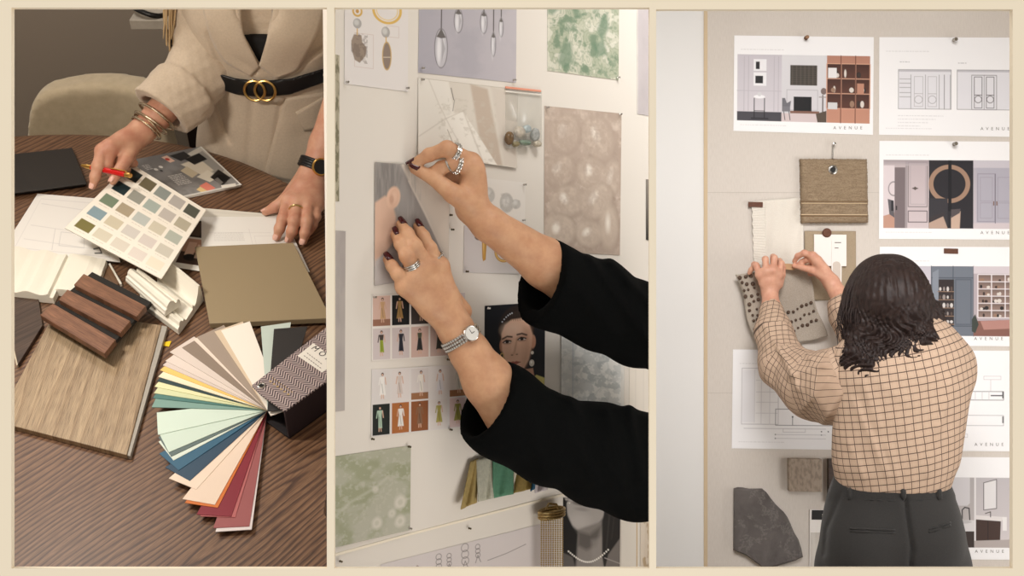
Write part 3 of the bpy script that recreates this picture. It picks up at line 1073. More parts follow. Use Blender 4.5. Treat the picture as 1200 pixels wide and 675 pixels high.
# -- fan deck
LE = [((418, 40), (42, 40, 40)), ((378, 33), (196, 208, 198)), ((257, 45), (242, 232, 220)), ((237, 48), (214, 194, 168)), ((183, 65), (160, 144, 130)), ((173, 72), (232, 216, 202)),
      ((138, 97), (140, 124, 110)), ((101, 110), (216, 202, 192)), ((88, 137), (220, 206, 196)), ((80, 150), (212, 198, 190)), ((72, 165), (236, 196, 112)), ((66, 185), (238, 226, 196)),
      ((62, 198), (40, 62, 64)), ((55, 215), (224, 222, 176)), ((53, 235), (208, 212, 170)), ((50, 250), (76, 120, 114)), ((46, 278), (122, 156, 146)), ((65, 362), (206, 222, 208)),
      ((98, 415), (202, 218, 204)), ((105, 428), (92, 108, 106)), ((112, 440), (214, 224, 212)), ((128, 470), (48, 94, 120)), ((162, 502), (40, 68, 90)), ((182, 528), (234, 212, 192)),
      ((238, 575), (230, 208, 188)), ((247, 584), (206, 112, 44)), ((288, 610), (128, 28, 44)), ((300, 613), (176, 96, 96)), ((343, 640), (152, 84, 84)), ((350, 650), (220, 210, 208))]
c6 = lambda x, y: (160 + x * 230 / 597, 370 + y * 230 / 597)
PV = c6(398, 287)
fan = thing('paint_fan_deck', 'fanned deck of paint colour strips in a herringbone fabric cover box', 'colour fan', V1([PV]))
NL = len(LE)
leafm = {}
for i, (tip, c) in enumerate(LE):
    hp = 0.040 - 0.034 * i / (NL - 1) + (0.003 if i == 0 else 0); ht = 0.026 - 0.020 * i / (NL - 1) + (0.012 if i == 0 else 0)
    pv = T.pt(*PV, hp); tp = T.pt(*c6(*tip), ht)
    d = nrm(tp - pv); cw = nrm(np.cross(d, E3))
    wd = 0.040 if i != 0 else 0.044
    back = pv - d * 0.012 if i > 1 else pv - d * 0.002
    for extra in (0,):
        dz = E3 * (-0.0007 * extra); sh = (d * (-0.0035 * extra)) - cw * (0.0025 * extra)
        tl = tp + dz + sh
        topq = [back + dz, tl, tl + cw * wd, back + cw * wd * 0.4 + dz]
        botq = [v - E3 * 0.0009 for v in topq]
        if extra:
            c = tuple(np.clip(np.array(c) * 0.9 + 20, 0, 255))
        nm = 'strip_colour_%d_%d' % (i, extra)
        MB().prism(topq[::-1], botq[::-1]).build('colour_strip', M(nm, c, rough=0.5), fan)


def herringbone():
    N = Nodes('herringbone_fabric')
    s = N.n('SeparateXYZ', None, Vector=N.coord('UV', (1, 1, 1)))
    z = N.math('ABSOLUTE', N.math('SUBTRACT', N.math('FRACT', N.math('MULTIPLY', s.outputs[1], 66.0)), 0.5))
    k = N.math('FRACT', N.math('ADD', N.math('MULTIPLY', s.outputs[0], 235.0), N.math('MULTIPLY', z, 3.4)))
    c = N.ramp(k, [(0.40, (66, 54, 58)), (0.5, (186, 168, 164)), (0.9, (186, 168, 164)), (0.98, (66, 54, 58))])
    N.out(Base_Color=c, Roughness=0.85)
    N.bump(k, 0.3, 0.0005)
    return N.m


HB = 0.049
A_, C_ = (294.8, 451.5), (335.5, 480.5)
dAB = A(85.6, -66.5) / 85.6; L_ = 118
q = [A_, (A_[0] + L_, A_[1] + dAB[1] * L_), (C_[0] + L_ * 0.98, C_[1] - 0.715 * L_ * 0.98), (C_[0] - 2, C_[1] + 1), (C_[0] - 8, C_[1] - 3), (A_[0] + 10, A_[1] + 10)]
tq = [T.pt(x, y, HB) for x, y in q]
DK = M('black_board', (30, 24, 26), rough=0.7)
MB().prism(tq[::-1] if np.dot(np.cross(tq[1] - tq[0], tq[2] - tq[1]), E3) < 0 else tq, [v - E3 * 0.003 for v in (tq[::-1] if np.dot(np.cross(tq[1] - tq[0], tq[2] - tq[1]), E3) < 0 else tq)]).build('top_cover', herringbone(), fan, bevel=0.0006)
bq_ = [v - E3 * (HB - 0.004) for v in tq]
bq_ = bq_[::-1] if np.dot(np.cross(bq_[1] - bq_[0], bq_[2] - bq_[1]), E3) < 0 else bq_
MB().prism(bq_, [v - E3 * 0.003 for v in bq_]).build('bottom_cover', DK, fan, bevel=0.0004)
a, b = tq[3] - E3 * 0.0025, tq[2] - E3 * 0.0025
inn = nrm(tq[0] - tq[3]) * 0.003
MB().prism([a, b, b + inn, a + inn][::-1], [v - E3 * (HB - 0.004) for v in (a, b, b + inn, a + inn)][::-1]).build('spine', M('plum_board', (46, 34, 38), rough=0.6), fan, bevel=0.0004)
mid = (tq[0] + tq[4]) / 2
dv = nrm(tq[1] - tq[0]); cr = nrm(tq[3] - tq[0])
s0 = tq[0] + dv * 0.03 + cr * 0.004
MB().prism([s0 - E3 * 0.006, s0 + cr * 0.036 - E3 * 0.006, s0 + cr * 0.036 + dv * 0.12 - E3 * 0.006, s0 + dv * 0.12 - E3 * 0.006], [v - E3 * 0.034 for v in (s0 - E3 * 0.006, s0 + cr * 0.036 - E3 * 0.006, s0 + cr * 0.036 + dv * 0.12 - E3 * 0.006, s0 + dv * 0.12 - E3 * 0.006)]).build('strip_stack', M('strip_edges', (70, 66, 62), rough=0.8), fan)
BT = Plane(O1 + E3 * HB, E3)
lq = [(367.2, 402), (395, 423), (377.5, 436.5), (348.8, 416.8)]
lab_ = slab('label', BT, lq, 0.0004, M('label_card', (232, 226, 216), rough=0.7), fan, bevel=0)
INK = M('black_ink', (30, 28, 28), rough=0.6)
text('lettering', 'M O N', BT, 364.0, 408.2, 7.2, (70, 52), INK, lab_, h=0.0006, spacing=1.1)
GREY = M('grey_ink', (120, 114, 108), rough=0.6)
for k, (x, y, n) in enumerate(((357.5, 413.5, 6), (355, 417, 8))):
    for j in range(n):
        pass
mb = MB()
for k, (x, y, n) in enumerate(((360, 413.2, 7), (356.5, 416.3, 8))):
    for j in range(n):
        xx, yy = x + j * 2.6, y + j * 1.95
        mb.prism([BT.pt(xx, yy, .0007), BT.pt(xx + 1.7, yy + 1.3, .0007), BT.pt(xx + 1.2, yy + 1.9, .0007), BT.pt(xx - .5, yy + .6, .0007)][::-1], [BT.pt(xx, yy, .0004), BT.pt(xx + 1.7, yy + 1.3, .0004), BT.pt(xx + 1.2, yy + 1.9, .0004), BT.pt(xx - .5, yy + .6, .0004)][::-1])
mb.build('small_print', GREY, lab_)
GOLD = M('gold', (214, 170, 96), rough=0.28, metal=1.0)
mb = MB()
for (x, y, n, r) in ((319.5, 443.2, 10, 0.8), (317.0, 447.2, 6, 1.5)):
    st = 25 / n
    for j in range(n):
        mb.lathe(BT.pt(x + j * st, y + j * st * 0.72, 0), E3, [(r * 0.0010, 0.0), (r * 0.0010, 0.0005)], 8)
mb.build('gold_lettering', M('gold_foil', (206, 178, 128), rough=0.35, metal=0.6), fan)
mb = MB().lathe(BT.pt(306.5, 452, 0), E3, [(0.0052, 0.0), (0.0052, 0.0008), (0.0040, 0.0012), (0.0030, 0.0008), (0.0028, -0.004)], 24)
grom = mb.build('grommet', M('steel', (190, 188, 184), rough=0.25, metal=1.0), fan)
MB().lathe(BT.pt(306.5, 452, 0), E3, [(0.0027, 0.0), (0.0027, 0.0006)], 20).build('grommet_hole', M('black_plastic', (18, 17, 17)), grom)
MB().lathe(T.pt(*PV, 0.002), E3, [(0.003, 0), (0.003, 0.044)], 16).build('pivot_post', M('steel', (190, 188, 184)), fan)
# ================================================================ the woman at the table
def JP(px, py, y):
    """point on a sight line at distance y behind the table's middle"""
    return Plane(TF(0, y, 0), -E2).pt(px, py)


woman = thing('person', 'woman in beige belted blazer leaning over the table of samples, holding a colour chart', 'person', TF(0.12, 0.46, -0.74))
BLZ = M('beige_blazer', (206, 188, 166), rough=0.85, noise=(300.0, (196, 178, 156)), bump=(1200.0, 0.15, 0.0005), sheen=0.2)
ROT = np.array([E1, E2, E3])
FY = 0.40
def torso_pts():
    return [(JP(326, 235, 0.47), 0.132), (JP(323, 165, 0.46), 0.121), (JP(318, 100, 0.45), 0.108), (JP(314, 40, 0.45), 0.128), (JP(308, -30, 0.47), 0.150), (JP(306, -75, 0.49), 0.135)]
TP_ = torso_pts()
lo, hi = bounds([p for p, _ in TP_], 0.19)
hi[2] += 0.02
px_mm = 1.48e-3


def torso_sculpt(grow, h=0.0028):
    S = Sculpt(lo, hi, h)
    S.chain([p for p, _ in TP_], [r + grow for _, r in TP_], k=0.002, flat=(E2, 0.62))
    return S


S = torso_sculpt(0.0)
# bust and shoulders
S.ell(JP(275, 20, 0.405), (0.06, 0.05, 0.065), ROT, k=0.05)
S.ell(JP(345, 18, 0.405), (0.06, 0.05, 0.065), ROT, k=0.05)
base = S.D.copy()
LAPL = [(225, -40), (282, -40), (282, 11), (285, 39), (304, 78), (312, 90), (296, 86), (268, 72), (250, 50), (238, 20)]
LAPR = [(320, -40), (384, -40), (384, 30), (352, 72), (334, 92), (318, 88), (304, 74), (312, 45), (320, 11)]
VNECK = [(283, -60), (321, -60), (320, 11), (313, 45), (304.5, 75), (285, 39), (282, 11)]
FLAP = [(346, 132), (386, 109), (388, 143), (357, 154)]
RIGHTP = [(334, 100), (420, 90), (420, 260), (300, 260), (307, 203)]
sl, P = S.grid(S.lo, S.lo + S.h * S.n)
near = np.abs(S.D) < 0.03
Pn = P[near]; X2, Y2 = proj(Pn); front = ((Pn - O1) @ E2 < 0.47)
soft = lambda sd, w: 1 / (1 + np.exp(np.clip(sd / w, -30, 30)))
d = S.D[near]
d = d - front * (0.002 * soft(psd(X2, Y2, LAPL), 1.5) + 0.003 * soft(psd(X2, Y2, LAPR), 1.5))
d = d - front * (0.001 * soft(psd(X2, Y2, FLAP), 1.5) + 0.001 * soft(psd(X2, Y2, RIGHTP), 1.5))
# peplum flare, pull folds towards the belt, soft creases
d = d - 0.012 * np.clip((Y2 - 118) / 70, 0, 1) * front
for a_, b_, w_, am in (((252, 118), (270, 165), 3.5, .009), ((262, 112), (262, 200), 5, .006), ((330, 118), (318, 190), 3.5, .006), ((296, 116), (290, 195), 5, .006), ((352, 160), (350, 220), 5, .006),
                       ((300, 84), (262, 60), 3, .006), ((330, 84), (360, 40), 3, .005), ((262, 84), (246, 40), 4, .007), ((345, 80), (380, 55), 3, .006)):
    d = d + am * np.exp(-(pline(X2, Y2, [a_, b_]) / w_) ** 2)
d = d + 0.0025 * wob(Pn, 28, 3)
d = np.maximum(d, np.where(front, -psd(X2, Y2, VNECK) * px_mm, -1))
tx_, ty_, tz_ = [(Pn - O1) @ e for e in (E1, E2, E3)]
tab = np.maximum((np.sqrt(((tx_ - ux) / AX) ** 2 + ((ty_ - YM) / BU) ** 2) - 1) * BU - .004, tz_ - .004)
d = np.maximum(d, -tab)
S.D[near] = d
# cinched waist under the belt
S.build('blazer', BLZ, woman, smooth=1)

strip_patch('lapel', S, [(283, 2), (284, 39), (304, 79)], [(235, 2), (246, 45), (262, 73), (294, 90)], BLZ, woman, .006, 1.4, 2.3)
strip_patch('lapel', S, [(320, 2), (313, 45), (303.5, 77)], [(384, 2), (374, 38), (350, 84), (322, 92)], BLZ, woman, .009, 1.4, 2.3)
strip_patch('pocket_flap', S, [(346.5, 132), (386, 110)], [(356.5, 154), (366, 153), (388, 142)], BLZ, woman, .006, 1.4, 2.3, 18, 8)
strip_patch('front_panel', S, [(334, 116), (322, 155), (309, 206)], [(384, 108), (386, 155), (386, 222)], BLZ, woman, .0035, 1.4, 2.3, 26, 14)
# inner black top and the skin of the chest
S2 = torso_sculpt(-0.012, 0.006)
S2.ell(JP(275, 20, 0.415), (0.05, 0.045, 0.06), ROT, k=0.05).ell(JP(345, 18, 0.415), (0.05, 0.045, 0.06), ROT, k=0.05)
topcut = JP(300, 33, 0.40)
S2.halfspace(topcut, E3)
S2.build('black_top', M('black_knit', (24, 23, 24), rough=0.9), woman)

# belt
BELT_T = [(225, 76), (250, 84), (277, 92), (305, 95), (340, 92), (384, 79), (430, 64)]
BELT_B = [(225, 94), (250, 102), (277, 111), (305, 114), (340, 111), (384, 95), (430, 80)]
S3 = Sculpt(lo, hi, 0.0032)
S3.chain([p for p, _ in TP_], [r + 0.012 for _, r in TP_], k=0.002, flat=(E2, 0.62))
sl, P = S3.grid(S3.lo, S3.lo + S3.h * S3.n)
near = np.abs(S3.D) < 0.02
Pn = P[near]; X2, Y2 = proj(Pn)
# behind the body the band keeps the height it has at the sides
bt = np.interp(X2, [p[0] for p in BELT_T], [p[1] for p in BELT_T]); bb_ = np.interp(X2, [p[0] for p in BELT_B], [p[1] for p in BELT_B])
far = np.clip(((Pn - O1) @ E2 - 0.45) / 0.1, 0, 1)
band = np.maximum(bt - 12 * far - Y2, Y2 - bb_ + 12 * far) * px_mm
S3.D[:] = np.where(near, S3.D, 1.0)
S3.D[near] = np.maximum(np.maximum(S3.D[near], band), -(S3.D[near] + 0.02))
S3.build('belt', M('black_leather', (20, 19, 20), rough=0.4), woman, smooth=1)
BKL = M('brass', (196, 160, 96), rough=0.3, metal=1.0)
mb = MB()
FP = Plane(JP(305, 105, FY - 0.048), nrm(-E2 * 0.95 + E3 * 0.3))


def surf(px, py, S_, y0=0.25, y1=0.6):
    """first point of a sculpted body on a sight line"""
    ys = np.linspace(y0, y1, 400)
    for y in ys:
        p = JP(px, py, y); i = np.round((p - S_.lo) / S_.h).astype(int)
        if (i >= 0).all() and (i < S_.n).all() and S_.D[tuple(i)] < 0:
            return p
    return JP(px, py, 0.40)


bc = surf(305, 105, S3) - E2 * 0.004
r_ = 0.0165
for s_ in (-1, 1):
    mb.tube(arc(bc + E1 * s_ * 0.0085, E1, nrm(E3 * 1.0 + E2 * 0.15), r_, n=36), 0.0024, seg=8, closed=True)
mb.build('belt_buckle', BKL, woman)

# head, neck and chest above the picture
Sb = Sculpt(*bounds([JP(306, -75, 0.49), JP(300, -300, 0.46)], 0.2), 0.007)
neck = JP(302, -110, 0.475); head = JP(298, -205, 0.44)
Sb.chain([JP(310, 60, 0.48), JP(306, -60, 0.49), neck, head], [0.07, 0.085, 0.05, 0.06], k=0.02)
Sb.ell(head, (0.072, 0.092, 0.11), ROT, k=0.03)
Sb.ell(head - E2 * 0.085 - E3 * 0.015, (0.011, 0.02, 0.022), ROT, k=0.012)
for s_ in (-1, 1):
    Sb.ell(head + E1 * s_ * 0.03 - E2 * 0.088 + E3 * 0.015, (0.014, 0.008, 0.008), ROT, k=0.01, sub=True)
    Sb.ell(head + E1 * s_ * 0.073 - E3 * 0.01, (0.008, 0.018, 0.03), ROT, k=0.008)
Sb.ell(head - E2 * 0.085 - E3 * 0.055, (0.024, 0.01, 0.007), ROT, k=0.006)
parts = [Sb.surface(1)]

# right arm and the hand that holds the chart
Tp = lambda x, y, h: T.pt(x, y, h)
wr = Tp(168, 153, 0.088); el = JP(235, 82, 0.40)
fin = [
    [Tp(120, 177, .088), Tp(114.5, 195, .074), Tp(111.5, 207, .062), Tp(109, 218, .050)],
    [Tp(130, 172, .092), Tp(125, 193, .070), Tp(131, 201, .056), Tp(138, 203, .050)],
    [Tp(141, 168, .088), Tp(138, 190, .062), Tp(144, 198, .053), Tp(149, 199, .050)],
    [Tp(151, 167, .080), Tp(151, 184, .060), Tp(155, 191, .054), Tp(158, 192, .052)]]
th = [Tp(161, 163, .080), Tp(148, 186, .072), Tp(139.5, 200, .064), Tp(132.5, 212, .056)]
rads = [[.0105, .0088, .0078, .0058], [.0105, .009, .008, .006], [.010, .0085, .0075, .006], [.009, .0075, .0068, .0055]]
Sh = Sculpt(*bounds(sum(fin, []) + th + [wr, el], 0.03), 0.0017)
hand(Sh, wr, [f[0] for f in fin], fin, rads, rw=0.019, rp=0.011, thumb=th)
fore = wr + (el - wr) * 0.62
Sh.chain([wr, wr + (el - wr) * 0.25, fore], [.0195, .0225, .030], k=0.012)
parts.append(Sh.surface(2))
nails = [(fin[0][3], fin[0][2], E3, .0058), (th[3], th[2], nrm(E3 - E1 * 0.3), .0066)]
NAT = M('natural_nail', (226, 178, 160), rough=0.25)

# left arm, fingertips pressing on the papers
wl = Tp(368, 203, .045); ell_ = JP(424, 70, 0.36)
fin2 = [
    [Tp(338, 236, .036), Tp(331.5, 257, .030), Tp(327.5, 268, .020), Tp(324.5, 278, .009)],
    [Tp(349, 238, .038), Tp(345, 259, .034), Tp(342, 271, .022), Tp(339, 280, .010)],
    [Tp(361, 239, .036), Tp(360, 260, .031), Tp(357.5, 273, .020), Tp(355.5, 283, .009)],
    [Tp(371, 240, .030), Tp(370, 254, .027), Tp(366.5, 264, .018), Tp(363, 272, .009)]]
th2 = [Tp(352, 214, .034), Tp(334, 235, .024), Tp(322, 243, .016), Tp(311, 248.5, .009)]
rads2 = [[.0105, .0088, .0078, .006], [.0108, .0092, .008, .0062], [.0104, .0088, .0078, .006], [.0092, .0076, .0068, .0054]]
Sh = Sculpt(*bounds(sum(fin2, []) + th2 + [wl, ell_], 0.035), 0.0018)
hand(Sh, wl, [f[0] for f in fin2], fin2, rads2, rw=0.023, rp=0.0118, thumb=th2, rth=(.014, .0105, .0088, .0062))
Sh.chain([wl, wl + (ell_ - wl) * 0.25, wl + (ell_ - wl) * 0.9], [.0225, .026, .038], k=0.012)
parts.append(Sh.surface(2))
merge('body', parts, SKIN, woman)
for f in fin2:
    nails.append((f[3], f[2], E3, .006))
nails.append((th2[3], th2[2], nrm(E3 + E2 * 0.4), .006))
for tp_, bk_, up_, r_ in nails:
    nail(woman, tp_, bk_, up_, r_, NAT)

# sleeves
def sleeve(pts, rad, cuff, axis, seed, inner, name='sleeve', roll=0.0):
    S = Sculpt(*bounds(pts, max(rad) + 0.02), 0.003)
    S.chain(pts, rad, k=0.01)
    S.displace(lambda P: 0.005 * wob(P, 42, seed) + 0.003 * wob(P, 95, seed + 1))
    if roll:
        S.displace(lambda P: -0.006 / (1 + np.exp(-np.clip(((P - cuff) @ nrm(axis) + roll + 0.006 * wob(P, 20, 3)) / 0.0012, -30, 30))))
    S.halfspace(cuff, axis)
    S.cone(cuff + nrm(axis) * 0.03, cuff - nrm(axis) * 0.07, inner, inner * 0.9, k=0.003, sub=True)
    S.build(name, BLZ, woman, smooth=1)


shR = JP(240, -45, 0.45); shL = JP(402, -45, 0.48)
ax1 = nrm(wr - el)
cuffc = wr + (el - wr) * 0.30
sleeve([shR, JP(240, 30, 0.430), el, el + (wr - el) * 0.35, cuffc + ax1 * 0.02], [.062, .050, .050, .046, .041], cuffc, nrm(ax1 + E1 * 0.1), 5, .036, roll=.056)
ax2 = nrm(wl - ell_)
cuff2 = ell_ + (wl - ell_) * 0.25
sleeve([shL, JP(425, 20, 0.44), ell_, cuff2 + ax2 * 0.02], [.072, .058, .050, .042], cuff2, ax2, 8, .036)

# hair strands falling in from the top left
mb = MB(); r0 = random.Random(4)
for k in range(26):
    x = r0.uniform(190, 204); L = r0.uniform(30, 66) - abs(x - 198) * 1.5
    y = 0.40 + r0.uniform(-.01, .01); p = []
    for q in np.linspace(0, 1, 9):
        p.append(JP(x + 5 * (1 - q) + 1.5 * math.sin(q * 5 + k), -40 + (L + 40) * q, y))
    mb.tube(p, list(np.linspace(.0026, .0008, 9)), 6)
mb.build('hair', M('blonde_hair', (186, 158, 118), rough=0.45), woman)
Sq = Sculpt(*bounds([head, JP(230, -60, 0.42)], 0.15), 0.007)
Sq.ell(head + E2 * 0.03 + E3 * 0.02, (0.095, 0.10, 0.115), ROT, k=0.02)
Sq.chain([head - E1 * 0.08, JP(222, -120, .43), JP(203, -45, .40)], [.05, .035, .016], k=0.02)
Sq.ell(head - E2 * 0.09 - E3 * 0.03, (0.06, 0.07, 0.09), ROT, k=0.01, sub=True)
Sq.displace(lambda P: 0.003 * np.sin(P[..., 0] * 400 + 3 * wob(P, 30, 2)))
Sq.build('hair', M('blonde_hair', (186, 158, 118)), woman)

# jewellery
SIL = M('aged_silver_gold', (214, 198, 172), rough=0.25, metal=1.0)
def perp(ax, tilt=0.0):
    u = nrm(np.cross(ax, E3)); w = np.cross(u, ax)
    return u, nrm(w + ax * tilt)
for k, (f_, r_, tube_, tl) in enumerate(((.05, .0255, .0021, .05), (.085, .027, .0018, -.1), (.15, .0285, .0021, .15), (.27, .032, .0022, .1))):
    u, w_ = perp(ax1, tl)
    MB().tube(arc(wr + (el - wr) * f_ * 0.85, u, w_, r_, n=40), tube_, seg=8, closed=True).build('bangle', SIL, woman)
u, w_ = nrm(np.cross(fin2[1][1] - fin2[1][0], E3)), None
w_ = nrm(np.cross(u, fin2[1][1] - fin2[1][0]))
rc = fin2[1][0] * 0.58 + fin2[1][1] * 0.42
props(MB().tube(arc(rc, u, w_, .0105, n=30), .0018, seg=8, closed=True).build('ring', M('gold_ring', (222, 196, 140), rough=0.25, metal=1.0), woman))
wa = wl + (ell_ - wl) * 0.055
u, w_ = perp(ax2)
watch = MB()
for o_ in (-.006, -.002, .002, .006):
    watch.tube(arc(wa + ax2 * o_, u, w_, .0275, n=40), .0026, seg=8, closed=True)
wobj = watch.build('watch_strap', M('black_leather', (20, 19, 20)), woman)
dn = nrm(-u * 0.2 + w_ * 0.3 + E1 * 0.6 - E2 * 0.4)
wc = Tp(378, 205, .075)
rr = wc - wa; rr = rr - ax2 * np.dot(rr, ax2); dn = nrm(rr)
wc = wa + dn * .027
case = MB().lathe(wc, dn, [(.013, 0), (.0142, .002), (.0142, .005), (.0128, .007), (.0115, .0066), (.0115, .0060)], 28).build('watch_case', M('gold', (214, 170, 96)), woman)
MB().lathe(wc, dn, [(.0114, .0058), (.0114, .0064)], 28).build('watch_dial', M('black_dial', (26, 24, 24), rough=0.2), case)

# pen held with the chart
pa, pb = Tp(95, 193.5, .070), Tp(154, 206, .066)
t = thing('pen', 'red pen with gold ends held between the fingers over the colour chart', 'pen', (pa + pb) / 2)
lp = lambda k: pa + (pb - pa) * k
MB().tube([lp(.20), lp(.22), lp(.86), lp(.88)], [.0036, .0044, .0046, .004], 14).build('barrel', M('red_lacquer', (200, 28, 26), rough=0.25), t)
MB().tube([lp(0), lp(.02), lp(.12), lp(.2)], [.0012, .0022, .0036, .0038], 14).build('gold_tip', M('gold', (214, 170, 96)), t)
MB().tube([lp(.88), lp(.9), lp(.97), lp(1)], [.0042, .0046, .0044, .003], 14).build('gold_cap', M('gold', (214, 170, 96)), t)
MB().tube([lp(.6) + E3 * .006, lp(.9) + E3 * .007, lp(.93) + E3 * .0045], .0011, 8).build('clip', M('gold', (214, 170, 96)), t)
# ================================================================ middle bay: a mood board seen at an angle, two arms pinning a picture
B = Plane(O2, N2)
BRD = M('cream_board', (221, 214, 204), rough=0.8)
L, R_ = (B.pt(389, 337)), (B.pt(765, 337))
L2, R2 = (L - O2) @ D2, (R_ - O2) @ D2
c4 = [O2 + D2 * L2 - U2 * .50, O2 + D2 * R2 - U2 * .50, O2 + D2 * R2 + U2 * .56, O2 + D2 * L2 + U2 * .56]
MB_ = MB().prism(c4, [p - N2 * .012 for p in c4])
props(MB_.build('wall_pinboard', BRD), kind='structure')
PIN_S = M('steel', (190, 188, 184), rough=0.25, metal=1.0)
PIN_D = M('dark_pin', (96, 86, 66), rough=0.35, metal=0.8)


def pin(px, py, label, mat=None, h=0.0008, pl=None, size=1.0):
    pl = pl or B
    p = pl.pt(px, py, h)
    t = thing('push_pin', label, 'pin', p, 'pins on the mood board' if pl is B else 'pins on the sample wall')
    s = size
    MB().lathe(p, pl.n, [(.0005 * s, 0), (.0005 * s, .006 * s)], 8).build('needle', PIN_S, t)
    MB().lathe(p + pl.n * .004 * s, pl.n, [(.0012 * s, 0), (.0030 * s, .0008 * s), (.0030 * s, .0014 * s), (.0018 * s, .003 * s), (.0019 * s, .006 * s), (.0027 * s, .0072 * s), (.0026 * s, .0082 * s)], 14).build('head', mat or PIN_D, t)
    return t


PW = (228, 222, 214)
sk = lambda o, label, cat='print', group=None: props(o, label, cat, group)

# earring drawings, upper left
cv = Canvas(75, 122, (222, 216, 212), 2.0)
for x0, y0, x1, y1 in ((12, 60, 34, 100), (50, 47, 64, 60)):
    cv.frame(x0, y0, x1, y1, (206, 190, 182), 0.6)
cv.ell(15, 34, 5, 5.5, (206, 168, 92), ring=2.2).ell(15, 34, 2, 2.4, (196, 150, 80)).ell(15, 48.5, 5, 6, (170, 166, 162)).ell(14, 47.5, 3, 3.5, (200, 198, 194), soft=2)
cv.poly([(11, 62), (20, 62), (21, 70), (26, 76), (25, 86), (18, 95), (12, 92), (9, 82), (8, 70)], (150, 134, 120), soft=1).tint(cv.noise(5, 5, 4), (112, 98, 88), .5, .62, .5, (8, 60, 27, 95)).line([(15, 55), (15, 62)], (206, 168, 92), 1.2)
cv.ell(50, 29, 16, 15, (214, 176, 96), ring=3.0).ell(50, 29, 12.5, 11.5, (224, 196, 130), ring=1).ell(48.5, 55, 5, 6.5, (168, 164, 160)).ell(47.5, 54, 3, 4, (202, 200, 196), soft=2)
cv.ell(50, 83, 5.6, 17, (196, 164, 108)).ell(50, 83, 4.4, 15.5, (140, 124, 112)).line([(49, 61), (49, 67)], (206, 168, 92), 1.2).line([(46, 85), (54, 84)], (206, 190, 170), 1)
sk(sheet('earring_drawing', B, [(404, -22), (478.5, -14), (478, 107.5), (403.5, 98)], cv), 'pale sheet with two gold and brown drop earrings at the upper left', 'drawing')
# crystal photo
cv = Canvas(115, 104, (176, 171, 178), 2.0)
cv.grad(0, 0, 115, 104, (170, 166, 174), (186, 180, 184), False).tint(cv.noise(30, 30, 8), (158, 155, 163), .45, .7, .4)
for cx, cy, rx, ry, ch in ((26.5, 72, 8, 24, 46), (46.5, 37, 5.5, 15, 22), (76.5, 36, 4.5, 14, 22), (88, 61, 3.2, 15, 46), (97, 40, 3, 12, 24)):
    cv.line([(cx, 0), (cx, cy - ry)], (92, 86, 84), 1.3)
    cv.ell(cx, cy, rx, ry, (124, 120, 122)).ell(cx, cy, rx - 1, ry - 1.2, (188, 185, 190)).ell(cx - rx * .3, cy + 2, rx * .3, ry * .65, (226, 224, 226), .9, 2).ell(cx + rx * .35, cy - 3, rx * .2, ry * .5, (212, 210, 213), .8, 1.5).poly([(cx + 1, cy - ry * .6), (cx + rx * .6, cy), (cx + 1, cy + ry * .7)], (168, 165, 168))
    cv.poly([(cx - rx * .7, cy - ry * .55), (cx, cy - ry), (cx + rx * .7, cy - ry * .55), (cx, cy - ry * .5)], (104, 98, 96), soft=.8)
sk(sheet('crystal_photo', B, [(491.5, -16), (605.5, -6), (604.7, 97), (490, 85)], cv), 'grey lilac photo of hanging clear crystal drops at the top')
# lace photo
cv = Canvas(115, 95, (212, 204, 192), 2.0)
cv.poly([(0, 0), (35, 0), (52, 95), (0, 95)], (226, 220, 210), soft=2).poly([(60, 0), (80, 4), (98, 95), (76, 95)], (190, 174, 158), soft=3).poly([(84, 0), (115, 6), (115, 95), (100, 95)], (206, 196, 184), soft=4)
cv.poly([(28, 45), (52, 35), (92, 95), (40, 95)], (232, 226, 216), soft=1.5).line([(0, 74), (30, 48), (54, 33)], (190, 182, 170), 1, .7, 1.5).line([(12, 0), (24, 30), (38, 58), (60, 95)], (196, 188, 176), 1, .7, 1.5).line([(52, 34), (76, 95)], (192, 182, 168), 1.4, .7, 2).line([(34, 60), (48, 95)], (180, 170, 158), 1)
cv.tint(cv.noise(5, 5, 9), (196, 188, 174), .55, .68, .5, (20, 20, 90, 95)).line([(38, 8), (41, 22)], (120, 112, 104), 1).line([(42, 22), (40, 36)], (150, 142, 132), .8)
sk(sheet('lace_photo', B, [(490, 91), (607, 105), (606, 197), (490, 180)], cv, curl=lambda u, v: .003 * v * v), 'photo of white lace and cream ribbon under the crystal photo')
# green agate photo
cv = Canvas(84, 98, (172, 176, 154), 2.0)
n = cv.noise(16, 26, 21, 4); m = cv.noise(11, 13, 25, 4)
cv.tint(n, (206, 203, 186), .45, .55, .7)
v = np.abs(np.sin((n * 9 + cv.X / 34 - cv.Y / 60) * 3.2))
cv.put(np.clip((v - .80) / .15, 0, 1), (136, 150, 128), .5)
cv.put(np.clip((m - .56) / .05, 0, 1), (120, 140, 116), .6).put(np.clip((m - .64) / .04, 0, 1), (104, 128, 104), .6).put(np.clip((.38 - m) / .05, 0, 1), (214, 211, 196), .7)
for q in ([(0, 16), (12, 14), (16, 20), (6, 30), (0, 28)], [(28, 18), (36, 14), (38, 30), (32, 32)], [(18, 62), (28, 60), (30, 84), (20, 94), (12, 86)], [(52, 60), (66, 54), (70, 70), (60, 74)], [(62, 30), (70, 22), (72, 40), (64, 54), (58, 46)]):
    cv.poly(q, (104, 130, 106), .75, 4)
sk(sheet('agate_photo', B, [(641.5, -12), (725.5, -6), (725, 94), (641.5, 82.7)], cv), 'photo of green and cream veined stone at the top right')
